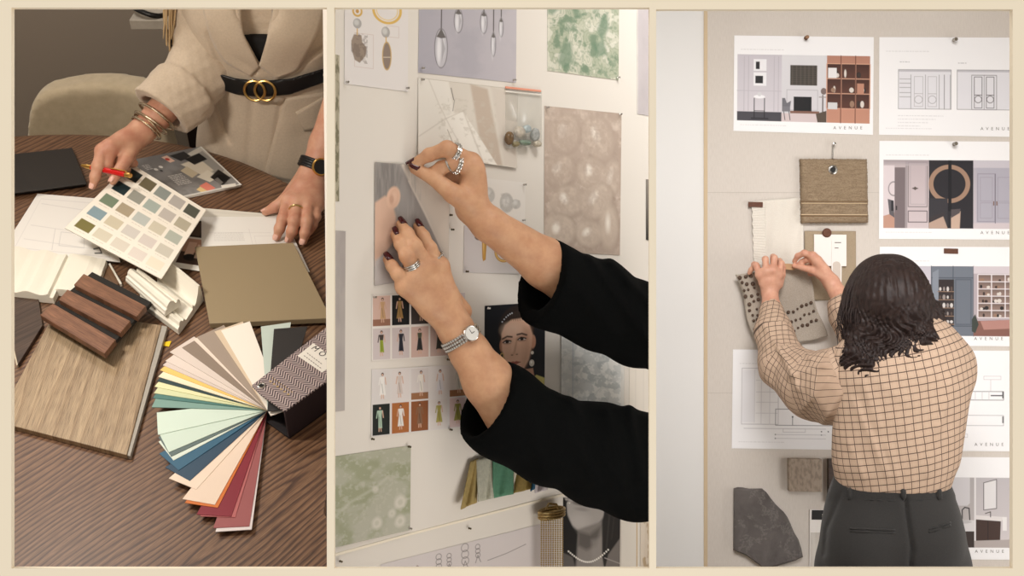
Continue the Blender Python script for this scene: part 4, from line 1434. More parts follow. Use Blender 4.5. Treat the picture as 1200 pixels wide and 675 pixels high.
# shells
cv = Canvas(92, 172, (192, 174, 160), 1.8)
n = cv.noise(24, 30, 31, 4)
cv.tint(n, (212, 197, 182), .45, .58, .7).tint(cv.noise(14, 16, 32), (164, 146, 132), .54, .66, .8)
r0 = random.Random(3)
for cx, cy, rx, ry, rot in ((26, 32, 20, 26, .2), (66, 34, 20, 30, -.3), (20, 76, 20, 22, .6), (58, 76, 20, 20, 0), (82, 82, 12, 24, .2), (30, 112, 24, 20, -.4), (64, 110, 20, 26, .5), (20, 148, 22, 22, .1), (56, 150, 18, 18, .8), (80, 140, 12, 30, 0)):
    cv.ell(cx, cy, rx, ry, (160, 142, 128), .55, 3, rot).ell(cx - 2, cy - 2, rx * .86, ry * .86, (206, 190, 174), .75, 5, rot).tint(cv.noise(7, 9, int(cx)), (178, 160, 146), .52, .66, .35)
    for k in (.72, .5, .3):
        cv.ell(cx, cy + ry * .1, rx * k, ry * k, (178, 158, 142), .16, 2, rot, ring=1.4)
    cv.ell(cx - rx * .25, cy - ry * .2, rx * .2, ry * .3, (242, 234, 222), .8, 4, rot)
sk(sheet('shell_photo', B, [(638, 124), (728.5, 133), (726.5, 299), (637.5, 294)], cv), 'large photo of pale pearly shells on the right')
# grey photo at right edge, strip at left edge, grey strip lower left
cv = Canvas(24, 146, (190, 182, 182), 1.5)
cv.rect(0, 0, 1.2, 146, (222, 216, 208)).tint(cv.noise(20, 40, 2), (176, 169, 170), .4, .7, .5)
sk(sheet('grey_photo', B, [(746.5, -12), (766, -10), (766, 136.5), (746.5, 133.5)], cv), 'plain grey lilac photo strip at the top right corner')
cv = Canvas(20, 172, (176, 168, 146), 1.5)
cv.tint(cv.noise(6, 9, 6), (108, 104, 80), .5, .62, .8).rect(12, 0, 13, 172, (96, 90, 72), .6).rect(18.5, 0, 20, 172, (226, 218, 202))
sk(sheet('bark_photo', B, [(390, 63), (398.4, 65), (398, 236), (390, 236)], cv), 'narrow strip of an olive brown photo at the far left edge')
cv = Canvas(20, 210, (178, 170, 164), 1)
cv.tint(cv.noise(18, 40, 7), (164, 156, 152), .4, .7, .7)
sk(sheet('grey_photo', B, [(390, 270), (405, 271), (404, 481), (390, 483)], cv), 'plain taupe grey photo at the far left below the strip')
# stone drawings
cv = Canvas(63, 52, (226, 220, 212), 2)
for cx, cy, rx, ry, c in ((20, 19, 7, 9, (192, 188, 182)), (41, 27, 8, 12, (186, 182, 176)), (52, 28, 5.5, 6, (190, 186, 180))):
    cv.ell(cx, cy, rx, ry, c, 1, 1.5).ell(cx - 1, cy - 2, rx * .5, ry * .5, (210, 207, 202), 1, 3).tint(cv.noise(4, 4, int(cx)), (166, 162, 156), .58, .66, .4, (cx - rx + 1, cy - ry + 1, cx + rx - 1, cy + ry - 1))
sk(sheet('stone_drawing', B, [(553, 207), (616, 214), (615, 262), (553, 262)], cv), 'small white sheet with grey pebble drawings above the gold jewellery photo', 'drawing')
# jewellery photo
cv = Canvas(72, 56, (196, 188, 186), 2)
cv.grad(0, 0, 72, 56, (190, 183, 182), (202, 195, 191))
cv.poly([(21, 16), (27, 16), (26, 40), (23, 42), (22, 38)], (176, 132, 62)).poly([(22, 18), (24, 18), (24, 38)], (214, 176, 108)).ell(17, 13, 4.5, 4, (86, 76, 66), soft=1).ell(24, 13, 4, 3, (120, 104, 84), soft=1)
cv.ell(47, 30, 9.5, 11, (176, 132, 62), ring=3).ell(47, 30, 9.5, 11, (216, 180, 112), ring=1).rect(46, 15, 60, 24, (196, 188, 186)).ell(38, 12, 3.6, 3.6, (96, 84, 70), soft=1)
sk(sheet('jewellery_photo', B, [(544, 264), (616, 267), (614.5, 321), (543, 319.5)], cv), 'grey photo of gold hoop and drop jewellery behind the upper forearm')
# lookbook sheets


def figure(cv, x, y, w, h, bg, dress, skin=(206, 168, 146), hair=(52, 40, 36), legs=None, floor=None, seed=0):
    r = random.Random(seed)
    cv.rect(x, y, x + w, y + h, bg)
    if floor:
        cv.rect(x, y + h * .78, x + w, y + h, floor)
    cx = x + w * r.uniform(.42, .58); t = y + h * .12; u = h * .1
    cv.ell(cx, t, u * .42, u * .55, hair).ell(cx, t + u * .15, u * .28, u * .38, skin)
    cv.poly([(cx - u * .75, t + u * .8), (cx + u * .75, t + u * .8), (cx + u * .5, t + u * 2.8), (cx - u * .5, t + u * 2.8)], dress)
    lw = r.uniform(.6, 1.3)
    cv.poly([(cx - u * .5, t + u * 2.6), (cx + u * .5, t + u * 2.6), (cx + u * lw, t + u * 6.6), (cx - u * lw * r.uniform(.5, 1), t + u * 6.6)], legs or dress)
    cv.line([(cx - u * .8, t + u), (cx - u * 1.1, t + u * 3.2)], skin if r.random() < .6 else dress, u * .3).line([(cx + u * .8, t + u), (cx + u * 1.1, t + u * 3.2)], skin if r.random() < .6 else dress, u * .3)
    cv.line([(cx - u * .25, t + u * 6.5), (cx - u * .3, t + u * 7.6)], skin, u * .3).line([(cx + u * .3, t + u * 6.5), (cx + u * .4, t + u * 7.6)], skin, u * .3)
    cv.line([(cx - u * .2, t + u * 3), (cx + u * .2, t + u * 6)], tuple(int(q * .75) for q in (legs or dress)), u * .2)


cv = Canvas(110, 78, PW, 2.4)
pk, lil = (208, 176, 162), (204, 192, 190)
for k, a in enumerate(((pk, (196, 158, 118)), ((26, 28, 28), (150, 118, 70)), ((64, 56, 52), (104, 96, 60)), ((120, 96, 82), (60, 56, 48)), (lil, (60, 58, 60)))):
    figure(cv, 1.5 + k * 22.5, 1, 20.5, 36, a[0], a[1], seed=k, floor=(150, 108, 88) if k == 0 else None)
for k, a in enumerate(((lil, (70, 62, 58), (146, 160, 58)), (lil, (42, 44, 54), (40, 42, 54)), ((206, 176, 164), (82, 84, 66), (44, 44, 44)), ((190, 166, 156), (70, 72, 58), (60, 60, 54)), (lil, (90, 90, 84), (80, 80, 76)))):
    figure(cv, 1.5 + k * 22.5, 40, 20.5, 37, a[0], a[1], legs=a[2], seed=k + 9)
sk(sheet('lookbook_sheet', B, [(435.5, 346), (545, 342), (545, 416), (435.5, 423)], cv), 'upper of two fashion contact sheets, with dark and green outfits', 'print', 'fashion contact sheets')
cv = Canvas(110, 78, (216, 210, 206), 2.4)
for k, a in enumerate(((214, 208, 204), (216, 208, 204), (210, 202, 198), (216, 210, 206), (212, 206, 200))):
    figure(cv, 1.5 + k * 22.5, 2, 20, 37, a, ((232, 228, 222), (204, 190, 182), (224, 218, 208), (214, 210, 212), (196, 194, 184))[k], seed=k + 20, floor=(150, 106, 74) if k in (2, 4) else None)
for k, a in enumerate((((34, 38, 36), (168, 190, 170)), ((168, 104, 58), (224, 220, 214)), ((136, 84, 52), (130, 96, 72)), ((214, 206, 200), (166, 156, 84)), ((212, 188, 184), (146, 140, 70)))):
    figure(cv, 1.5 + k * 22.5, 41, 20, 36, a[0], a[1], seed=k + 32, legs=a[1])
sk(sheet('lookbook_sheet', B, [(435.5, 433), (545.5, 427), (545.5, 500), (435, 512)], cv), 'lower of two fashion contact sheets, with white and yellow outfits', 'print', 'fashion contact sheets')
# face portrait
cv = Canvas(72, 118, (27, 29, 34), 2.6)
cv.poly([(40, 78), (58, 76), (62, 100), (40, 112), (34, 104)], (196, 150, 124), soft=1.5).poly([(40, 84), (52, 84), (46, 98), (38, 96)], (150, 106, 84), .7, 4)
cv.poly([(30, 118), (40, 104), (48, 97), (62, 84), (72, 88), (72, 118)], (206, 194, 118), soft=1.2).line([(52, 96), (56, 118)], (180, 168, 96), 1)
cv.ell(38, 30, 21.5, 28, (46, 37, 33), soft=2)
cv.ell(57.5, 45, 3.6, 8, (196, 144, 118), soft=1).ell(20.5, 48, 2.6, 7, (176, 124, 100), soft=1)
cv.poly([(20, 34), (24, 24), (32, 18), (44, 17), (53, 24), (57, 36), (56, 52), (53, 66), (46, 78), (39, 84), (33, 81), (26, 70), (21, 54)], (226, 184, 158), soft=2)
cv.poly([(46, 28), (55, 30), (56, 54), (50, 72), (42, 82), (46, 60)], (190, 142, 116), .5, 7).ell(32, 30, 11, 8, (240, 206, 184), .6, 8).ell(30, 60, 6, 5, (222, 178, 152), .6, 5)
for k in range(12):
    cv.line([(24 + k * 2.6, 20 - abs(k - 6) * .2), (28 + k * 1.9, 8 + abs(k - 6) * .9)], (82, 66, 56), .5, .8)
for ex, ey, s_ in ((27, 43.5, -1), (44.5, 41, 1)):
    cv.ell(ex, ey, 6, 3.4, (150, 104, 84), .6, 2.5).ell(ex, ey + .6, 4.2, 1.6, (222, 212, 204), .9, .8).ell(ex, ey + .4, 2.0, 1.9, (34, 30, 30)).line([(ex - 5, ey + 1), (ex - 1, ey - 1.6), (ex + 4.8, ey - .2)], (30, 22, 22), 1.3).line([(ex - 4, ey + 2), (ex + 4, ey + 1.8)], (120, 80, 66), .8, .7)
    cv.line([(ex - 5.5 * 1, ey - 4.2 - .8 * s_), (ex, ey - 6), (ex + 5.5, ey - 4.6 + .6 * s_)], (62, 42, 36), 2.0, .95, 1.2)
cv.line([(38.5, 42), (36, 55), (35, 58)], (168, 120, 96), 1.6, .6, 2).line([(33, 42), (33, 55)], (232, 196, 172), 1.4, .6, 2).ell(33, 59.5, 1.4, .9, (110, 68, 56), .9, .8).ell(38.5, 59, 1.3, .8, (110, 68, 56), .9, .8).ell(35.7, 58, 3.6, 2.4, (216, 170, 144), .5, 2)
cv.poly([(28.5, 68.8), (34, 66.8), (36, 67.4), (38, 66.6), (43, 68), (37, 71.6), (33, 71.8)], (172, 102, 90), soft=1).line([(28.5, 69), (35.5, 69), (43, 68.2)], (116, 62, 56), .7).ell(36, 74.4, 5, 1.2, (170, 122, 100), .6, 1.5)
cv.ell(57, 58, 1.8, 2, (236, 228, 214)).ell(56.5, 70, 3, 4, (222, 214, 202)).ell(56, 69, 1.2, 1.6, (250, 246, 240)).ell(21, 60, 2, 3, (200, 168, 108), ring=1).ell(58, 91, 3, 4.5, (196, 156, 70), ring=1.2)
for k in range(6):
    cv.ell(21 + k * 2.3, 20 - k * 3.1 + .24 * k * k, .9, .9, (196, 200, 206))
sk(sheet('portrait_photo', B, [(568, 358.5), (639, 354), (638, 473), (567.5, 476)], cv), 'colour portrait of a person with slicked back dark hair and yellow top', 'portrait')
# patterned glass
cv = Canvas(74, 128, (206, 208, 206), 1.9)
n = cv.noise(7, 7, 41, 4)
cv.tint(n, (232, 232, 228), .5, .58, .9).tint(cv.noise(9, 8, 42), (176, 182, 182), .54, .62, .8).rect(0, 0, 13, 128, (214, 212, 206), .55).rect(13, 0, 14, 128, (170, 176, 184), .8).rect(70, 0, 74, 128, (222, 220, 214))
for k in range(12):
    cv.ell(18 + (k % 4) * 15, 20 + (k // 4) * 36 + (k % 2) * 14, 7, 10, (188, 192, 190), .5, 2, k, ring=1.4)
sk(sheet('glass_photo', B, [(658, 372), (732, 377), (731, 500), (657.5, 494)], cv, curl=lambda u, v: .004 * (1 - v)), 'pale blue grey photo of patterned glass between the two sleeves')
cv = Canvas(30, 110, (226, 218, 206), 1.2)
cv.line([(8, 0), (8, 110)], (206, 198, 188), .6).line([(18, 0), (18, 110)], (210, 202, 192), .6)
sk(sheet('tracing_sheet', B, [(738, 388), (765, 392), (765, 500), (737, 498)], cv), 'blank cream tracing sheet right of the patterned glass photo', 'paper')
cv = Canvas(12, 50, (94, 88, 82), 1.5)
cv.grad(0, 0, 12, 50, (140, 132, 122), (40, 38, 36))
sk(sheet('dark_photo', B, [(757, 210), (766, 211), (766, 283), (757, 281)], cv), 'sliver of a dark photo at the right edge beside the shells')
# green picture lower left
cv = Canvas(92, 108, (166, 168, 146), 1.8)
cv.grad(0, 0, 92, 108, (170, 170, 150), (178, 176, 160)).tint(cv.noise(34, 26, 51, 4), (148, 152, 122), .45, .64, .8).tint(cv.noise(4, 4, 52, 3), (188, 186, 170), .55, .72, .5)
cv.line([(0, 72), (20, 58), (50, 46), (64, 36)], (196, 194, 178), 2.4, .6, 4)
for x, y, rr in ((52, 90, 6), (80, 70, 7), (80, 94, 6), (70, 82, 4), (50, 48, 3)):
    cv.ell(x, y, rr, rr * 1.2, (214, 208, 196), .75, 4).ell(x, y, rr * .4, rr * .5, (186, 184, 166), .7, 2)
sk(sheet('meadow_photo', B, [(391, 535), (481.5, 522), (480.5, 621), (391, 642)], cv, curl=lambda u, v: .002 * v), 'hazy green meadow photo at the lower left')
# lower sheet with earring sketches, seam of the board panel
cv = Canvas(215, 80, (208, 200, 198), 1.8)
g_ = (126, 120, 118)
for x, y in ((32, 20), (46, 21)):
    cv.line([(x, y - 6), (x + 1, y + 6)], (190, 130, 130), .7).ell(x, y, 2.5, 5, g_, .8, 0, 0, .7)
for x, y, s_ in ((73, 10, 1.0), (86, 12, .8), (106, 6, 1.3), (122, 9, .8)):
    for q in range(3):
        cv.ell(x, y + q * 7 * s_, 3.4 * s_, 4.2 * s_, g_, .9, 0, 0, .8)
    cv.line([(x - 4 * s_, y + 26 * s_), (x, y + 14 * s_), (x + 4 * s_, y + 26 * s_)], g_, .8)
cv.line([(134, 30), (158, 26), (182, 20)], g_, .8)
sk(sheet('sketch_sheet', B, [(446, 661.5), (646, 611), (650, 690), (446, 720)], cv), 'lilac grey sheet of pencil earring sketches along the bottom edge', 'drawing')
o = slab('board_strip', B, [(389, 650), (482, 624.5), (700, 568), (700, 571), (482, 627), (389, 653)], .0012, M('ivory_strip', (236, 226, 206), rough=.6), bevel=0)
props(o, 'thin ivory strip running across the board above the sketch sheet', 'strip')
cv = Canvas(26, 60, (232, 226, 216), 1.4)
cv.rect(22, 0, 23.2, 60, (196, 160, 100))
sk(sheet('card', B, [(728, 592), (749, 600), (749, 700), (728, 690)], cv), 'white card with a gold edge right of the black and white portrait', 'card')
cv = Canvas(20, 60, (224, 212, 196), 1.8)
cv.tint(cv.noise(6, 8, 12), (176, 150, 112), .56, .64, .7)
sk(sheet('flower_print', B, [(750.5, 606), (766, 610), (766, 700), (750.5, 698)], cv), 'cream print with faint brown flowers at the bottom right corner')
# black and white portrait
cv = Canvas(68, 105, (60, 58, 57), 2.2)
cv.poly([(2, 0), (52, 0), (50, 14), (42, 26), (30, 36), (20, 37), (11, 30), (4, 16)], (176, 170, 165), soft=3).ell(22, 4, 11, 3.2, (104, 96, 92), .9, 2).ell(22, 11, 8, 2, (140, 134, 130), .6, 2).ell(21, 24, 12, 8, (196, 190, 185), .6, 8)
cv.poly([(18, 34), (46, 22), (48, 60), (54, 105), (14, 105), (17, 60)], (138, 132, 127), soft=3).poly([(18, 36), (32, 38), (46, 26), (40, 50), (28, 56), (18, 52)], (84, 79, 76), .8, 5).poly([(34, 44), (46, 40), (50, 100), (36, 100)], (152, 146, 141), .6, 5)
cv.poly([(0, 0), (4, 4), (5, 20), (12, 33), (17, 40), (15, 70), (10, 105), (0, 105)], (28, 27, 27), soft=2).poly([(50, 0), (68, 0), (68, 40), (58, 52), (50, 76), (47, 60), (47, 24)], (40, 38, 37), soft=2).line([(56, 4), (52, 50)], (70, 66, 64), 1.4, .7, 2).line([(62, 4), (58, 40)], (62, 58, 56), 1.2, .7, 2)
cv.poly([(54, 58), (68, 38), (68, 105), (44, 105), (50, 76)], (120, 114, 110), soft=1.5).line([(50, 62), (68, 66)], (160, 154, 150), 1.2).poly([(0, 62), (12, 66), (16, 80), (10, 105), (0, 105)], (96, 92, 89), soft=2)
for k in range(22):
    u_ = k / 21; cv.ell(7 + u_ * 47, 60 + 13 * math.sin(u_ * 3.1) - u_ * 8, 1.1, 1.1, (226, 222, 214))
sk(sheet('portrait_photo', B, [(660, 583), (727, 590), (726, 702), (659, 692)], cv), 'black and white photo of a chin and neck with a pearl necklace', 'portrait')

# zip bag with pebbles
bagq = [(592.5, 102), (635, 106), (635.5, 172), (592, 174.5)]
bag = thing('zip_bag', 'clear plastic zip bag of small polished stones under the crystal photo', 'bag', V1 and B.pt(614, 140, .004))
N = Nodes('clear_plastic')
tr = N.n('BsdfTransparent', None, Color=(0.96, 0.96, 0.95, 1)); gl = N.n('BsdfGlossy', None, Roughness=0.25)
nz = N.n('TexNoise', None, Vector=N.coord('Object'), Scale=70.0, Detail=3.0)
bp = N.n('Bump', None, Strength=0.3, Distance=0.002, Height=nz)
N.t.links.new(bp.outputs[0], gl.inputs['Normal'])
df = N.n('BsdfDiffuse', None, Color=(0.9, 0.9, 0.88, 1))
m1 = N.n('MixShader', None, Fac=0.05); N.t.links.new(tr.outputs[0], m1.inputs[1]); N.t.links.new(gl.outputs[0], m1.inputs[2])
m2 = N.n('MixShader', None, Fac=0.08); N.t.links.new(m1.outputs[0], m2.inputs[1]); N.t.links.new(df.outputs[0], m2.inputs[2])
N.t.links.new(m2.outputs[0], N.t.nodes['Material Output'].inputs[0])
CLEAR = N.m


def bagface(name, h0, bulge, parent):
    n_ = 14; V, fc = [], []
    for j in range(n_):
        for i in range(n_):
            u, v = i / (n_ - 1), j / (n_ - 1)
            q = np.array(bagq); p = q[0] * (1 - u) * (1 - v) + q[1] * u * (1 - v) + q[2] * u * v + q[3] * (1 - u) * v
            k = 4 * u * (1 - u) * math.sin(math.pi * min(1, v * .95)) ** .7
            V.append(B.pt(*p, h0 + bulge * k * (0.4 + v)))
    fc = [[j * n_ + i, j * n_ + i + 1, (j + 1) * n_ + i + 1, (j + 1) * n_ + i] for j in range(n_ - 1) for i in range(n_ - 1)]
    return mesh(name, V, fc, CLEAR, parent, smooth=True)


bagface('front_film', .002, .016, bag); bagface('back_film', .0012, .0, bag)
slab('zip_strip', B, [(592.5, 101), (634.5, 105.5), (634.5, 108), (592.5, 103.5)], .0012, M('coral_zip', (222, 150, 124), rough=.35), bag, h0=.0022)
slab('zip_ridge', B, [(592.5, 106), (634.5, 110), (634.5, 112), (592.5, 108)], .0012, M('clear_ridge', (228, 222, 212), rough=.2), bag, h0=.0022)
STN = [(597, 162, 6, 8, (122, 96, 68), 'dark brown stone at the left side of the zip bag'), (609, 155, 8, 7, (214, 202, 184), 'beige stone in the middle of the zip bag'), (617, 151, 6, 5, (186, 202, 206), 'pale blue stone at the top of the bag pile'),
       (627, 158, 6, 8, (172, 174, 170), 'grey stone at the right side of the zip bag'), (615, 167, 8, 4, (128, 150, 130), 'green stone low in the zip bag'), (604, 168.5, 5, 4, (156, 144, 108), 'olive stone at the bottom left of the zip bag'), (629, 168, 5, 4, (206, 196, 176), 'cream stone at the bottom right of the zip bag')]
for k, (x, y, rx, ry, c, lab) in enumerate(STN):
    p = B.pt(x, y, .0085); s_ = 1.12e-3
    Sx = Sculpt(p - .014, p + .014, .0011)
    Sx.ell(p, (rx * s_ * 1.15, ry * s_, .0055), np.array([D2, U2, N2]), k=.001)
    Sx.displace(lambda P: .0009 * wob(P, 220, k), .02)
    o = Sx.build('polished_stone', M('stone_%s' % lab.split()[0], c, rough=.25, noise=(160., tuple(int(q * .75) for q in c))), None)
    props(o, lab, 'stone', 'stones in the zip bag')

# hanging fabric swatches
def drape(name, quad, mat, label, h, seed, n_=16):
    V = []
    q = np.array(quad, float); w0 = random.Random(seed).uniform(0, 6)
    for j in range(n_):
        for i in range(n_):
            u, v = i / (n_ - 1), j / (n_ - 1)
            p = q[0] * (1 - u) * (1 - v) + q[1] * u * (1 - v) + q[2] * u * v + q[3] * (1 - u) * v
            V.append(B.pt(*p, .002 + h * (.2 + .8 * v) + .003 * (0.3 + v) * math.sin(u * 7 + w0 + v * 2)))
    fc = [[j * n_ + i, j * n_ + i + 1, (j + 1) * n_ + i + 1, (j + 1) * n_ + i] for j in range(n_ - 1) for i in range(n_ - 1)]
    return props(mesh(name, V, fc, mat, None, smooth=True, solid=.0012), label, 'fabric swatch', 'fabric swatches hanging on the board')


fab = lambda n_, c: M(n_, c, rough=.9, bump=(900., .3, .0006), noise=(200., tuple(int(q * .9) for q in c)))
drape('fabric_swatch', [(551, 541), (560, 537), (558, 589), (539.5, 597)], fab('khaki_fabric', (168, 146, 92)), 'khaki fabric swatch, leftmost of the hanging row', .012, 1)
drape('fabric_swatch', [(558, 539), (577, 534), (578, 584), (560, 588)], fab('pale_grey_fabric', (188, 186, 168)), 'pale grey green fabric swatch beside the khaki one', .018, 2)
drape('fabric_swatch', [(571, 537), (582, 533), (583, 576), (573, 582)], fab('black_fabric', (40, 44, 40)), 'black patterned fabric swatch behind the green one', .010, 3)
drape('fabric_swatch', [(577, 534), (601, 530), (601, 579), (577.5, 584)], fab('green_satin', (92, 140, 112)), 'bright green satin swatch in the hanging row', .022, 4)
drape('fabric_swatch', [(599, 535), (612, 532), (606, 567), (600, 572)], fab('cream_fabric', (222, 212, 190)), 'cream fabric swatch between green satin and olive', .010, 5)
drape('fabric_swatch', [(606, 540), (626, 538), (623, 573), (602, 578)], fab('olive_fabric', (144, 122, 66)), 'olive fabric swatch right of the green satin', .018, 6)
drape('fabric_swatch', [(620, 545), (629, 543), (626, 573), (621.5, 576)], fab('blue_fabric', (36, 84, 112)), 'narrow blue fabric swatch between olive and lilac', .022, 7)
drape('fabric_swatch', [(626, 548), (644, 546), (641, 574), (626.5, 578)], fab('lilac_fabric', (202, 192, 192)), 'pale lilac fabric swatch, rightmost of the hanging row', .018, 8)

# fringe tassel
ts = thing('chain_tassel', 'gold chain fringe tassel hanging at the bottom of the board', 'tassel', B.pt(647, 597, .012))
GC = M('antique_gold', (190, 166, 116), rough=.32, metal=1.0, noise=(400., (150, 126, 84)))
cap = B.pt(646.5, 600, .020)
mb = MB()
for k in range(3):
    c_ = B.pt(646.5, 598 + k * 3.2, .020)
    mb.tube([c_ + D2 * .022 * math.cos(t) + N2 * .012 * math.sin(t) for t in np.linspace(0, 6.28, 30)[:-1]], .0021, 8, closed=True)
mb.build('cap', GC, ts)
mb = MB().tube([B.pt(640, 597, .02), B.pt(643, 590, .015), B.pt(652, 591, .015), B.pt(655, 597, .02)], .0016, 8)
mb.build('hanging_loop', GC, ts)
for k in range(10):
    a_ = k / 9 * math.pi
    mb = MB(); x = 634.5 + k * 2.75
    hh = .020 + .012 * math.sin(a_)
    y = 607.0
    while y < 676:
        mb.lathe(B.pt(x, y, hh), -U2, [(.0004, 0), (.0013, .0006), (.0014, .0018), (.0004, .0026)], 6)
        y += 2.55
    mb.build('strand', GC, ts, smooth=True)
mb = MB()
for (x, y) in ():
    pass

# the picture being pinned up
cv = Canvas(88, 140, (206, 196, 184), 2.0)
cv.poly([(0, 0), (30, 0), (40, 20), (60, 62), (86, 118), (88, 140), (0, 140)], (150, 144, 140), soft=2.5)
cv.poly([(0, 0), (24, 0), (32, 14), (26, 40), (16, 44), (0, 50)], (134, 129, 126), soft=4).tint(cv.noise(3, 30, 4), (168, 162, 156), .5, .7, .5, (0, 0, 60, 110))
cv.poly([(0, 46), (12, 38), (20, 42), (25, 62), (27, 84), (18, 98), (8, 108), (0, 118)], (214, 178, 156), soft=3).ell(22, 40, 8, 13, (222, 186, 162), soft=2, rot=.15).ell(23, 40, 4.5, 9, (196, 152, 130), .3, 3, .15, ring=2).ell(20, 42, 2.5, 5, (186, 142, 122), .6, 2)
cv.poly([(0, 112), (20, 100), (40, 106), (50, 140), (0, 140)], (190, 182, 178), soft=4).line([(40, 20), (60, 60), (84, 116)], (222, 212, 200), 1.4, .8, 2).poly([(44, 4), (88, 10), (88, 110), (62, 56)], (212, 200, 186), .8, 6)
ep = sheet('ear_photo', B, [(439.3, 190), (527, 196), (525.5, 322), (438.7, 335)], cv, h=.001, curl=lambda u, v: .014 * np.clip(u - .2, 0, 1) ** 1.5 * np.clip(1 - v * .9, 0, 1))
props(ep, 'washed out photo of a person\'s ear and hair held by both hands', 'photo')

# pins
for x, y, lab in ((404.7, 96.5, 'silver pin at the lower left of the earring sheet'), (475.4, 103.5, 'silver pin at the lower right of the earring sheet'), (493.5, 80, 'pin at the lower left corner of the crystal photo'), (600.5, 94, 'pin at the lower right corner of the crystal photo'),
                  (493, 93.5, 'pin at the upper left corner of the lace photo'), (722.5, 91, 'pin at the lower right corner of the green stone photo'), (639.5, 126, 'pin at the upper left corner of the shell photo'), (725, 134, 'pin at the upper right corner of the shell photo'),
                  (612.5, 216.5, 'pin at the upper right of the pebble drawing'), (611.5, 258, 'pin at the lower right of the pebble drawing'), (526, 252, 'dark pin at the right edge of the ear photo'), (528, 269, 'dark pin left of the jewellery photo'), (545, 318, 'dark pin at the lower left of the jewellery photo'), (608, 319.5, 'dark pin at the lower right of the jewellery photo'),
                  (437, 348, 'pin at the upper left of the upper contact sheet'), (523, 421, 'dark pin under the upper contact sheet'), (434.5, 514, 'dark pin under the lower left of the lower contact sheet'), (526, 503, 'dark pin under the lower right of the lower contact sheet'), (570.5, 361, 'white pin at the upper left of the colour portrait'),
                  (477.5, 523, 'dark pin at the upper right of the meadow photo'), (478.5, 618.5, 'pin at the lower right of the meadow photo'), (548, 618.5, 'dark pin above the pencil sketches'), (397, 657, 'dark pin at the bottom left corner of the board'), (664, 588.5, 'white pin at the upper left of the black and white portrait'), (559, 541.5, 'dark pin holding the pale grey green swatch'), (573, 539, 'dark pin holding the black swatch')):
    pin(x, y, lab, PIN_S if ('silver' in lab or lab.startswith('pin')) else (M('white_plastic', (236, 232, 226), rough=.4) if 'white pin' in lab else PIN_D), size=.5)
props(screen('wall_light_baffle', 765.5, R_[1] + .012, 3.118, .004, WHITE), kind='structure')  # added unseen baffle, separates the light of left and right bays
# ================================================================ the two arms at the mood board
b2 = lambda x, y, h: B.pt(x, y, h)
arms = thing('person', 'person in a black sweater, only the two arms seen, pinning up an ear photo', 'person', b2(700, 430, .1))
SKIN2 = M('warm_skin', (206, 160, 124), rough=.5, noise=(50., (188, 138, 104)), sss=.1, bump=(900., .12, .0006))
# lower hand, pressing the photo flat
wl = b2(537, 391, .038)
cuffl = b2(572, 446, .062); el2 = b2(640, 540, .10)
f_ = [
    [b2(475, 335, .026), b2(466, 321, .024), b2(459.5, 312, .018), b2(453.8, 304, .0095)],
    [b2(487, 320, .031), b2(476.5, 300, .030), b2(469.5, 286, .021), b2(463, 274.5, .0095)],
    [b2(500, 311, .033), b2(486, 288, .033), b2(477.5, 274, .023), b2(470, 262.5, .0095)],
    [b2(515, 312, .031), b2(503.5, 291, .030), b2(496, 277, .021), b2(489.5, 265, .0095)]]
th_ = [b2(540, 365, .024), b2(528, 345, .014), b2(515, 335, .011), b2(506, 328, .010)]
rr = [[.0092, .0076, .0068, .0054], [.0098, .0082, .0074, .0058], [.0100, .0085, .0076, .006], [.0098, .0083, .0075, .0059]]
Sh = Sculpt(*bounds(sum(f_, []) + th_ + [wl, b2(600, 485, .08)], .035), .0016)
hand(Sh, wl, [q[0] for q in f_], f_, rr, rw=.021, rp=.0116, thumb=th_)
Sh.chain([wl, b2(550, 412, .046), cuffl, b2(600, 487, .078)], [.0208, .0240, .0305, .034], k=.012)
parts = [Sh.surface(1)]
# upper hand, pinching the top edge of the photo
wu = b2(553, 246, .044)
g1 = [
    [b2(552, 190, .052), b2(524, 174, .048), b2(503, 181.5, .027), b2(484, 192.5, .0105)],
    [b2(555, 199, .056), b2(531, 191, .048), b2(517, 197, .036), b2(508, 200, .027)],
    [b2(556, 209, .052), b2(539, 206, .036), b2(528, 209, .026), b2(520, 208, .022)],
    [b2(556, 219, .046), b2(545, 218, .030), b2(536, 221, .022), b2(529, 218, .020)]]
thu = [b2(549, 238, .052), b2(531, 227, .048), b2(508, 208.5, .029), b2(486, 197.8, .0125)]
ru = [[.0108, .0090, .0078, .006], [.0104, .0086, .0078, .006], [.0104, .0088, .0078, .006], [.0094, .0078, .007, .0056]]
Sh = Sculpt(*bounds(sum(g1, []) + thu + [wu, b2(672, 340, .11)], .035), .0016)
hand(Sh, wu, [q[0] for q in g1], g1, ru, rw=.018, rp=.0112, thumb=thu, rth=(.0155, .0118, .0092, .0066))
Sh.chain([wu, b2(572, 262, .058), b2(640, 309, .085), b2(672, 331, .098)], [.0172, .0212, .0305, .034], k=.012)
parts.append(Sh.surface(1))
merge('body', parts, SKIN2, arms)
RED = M('dark_red_nail_varnish', (66, 16, 20), rough=.12)
for q in f_:
    nail(arms, q[3], q[2], N2, .0064, RED, .0125)
nail(arms, g1[0][3], g1[0][2], nrm(U2 * 1.0 + N2 * .3), .0062, RED, .012)
nail(arms, thu[3], thu[2], nrm(N2 * .9 + U2 * .45), .0068, RED, .013)
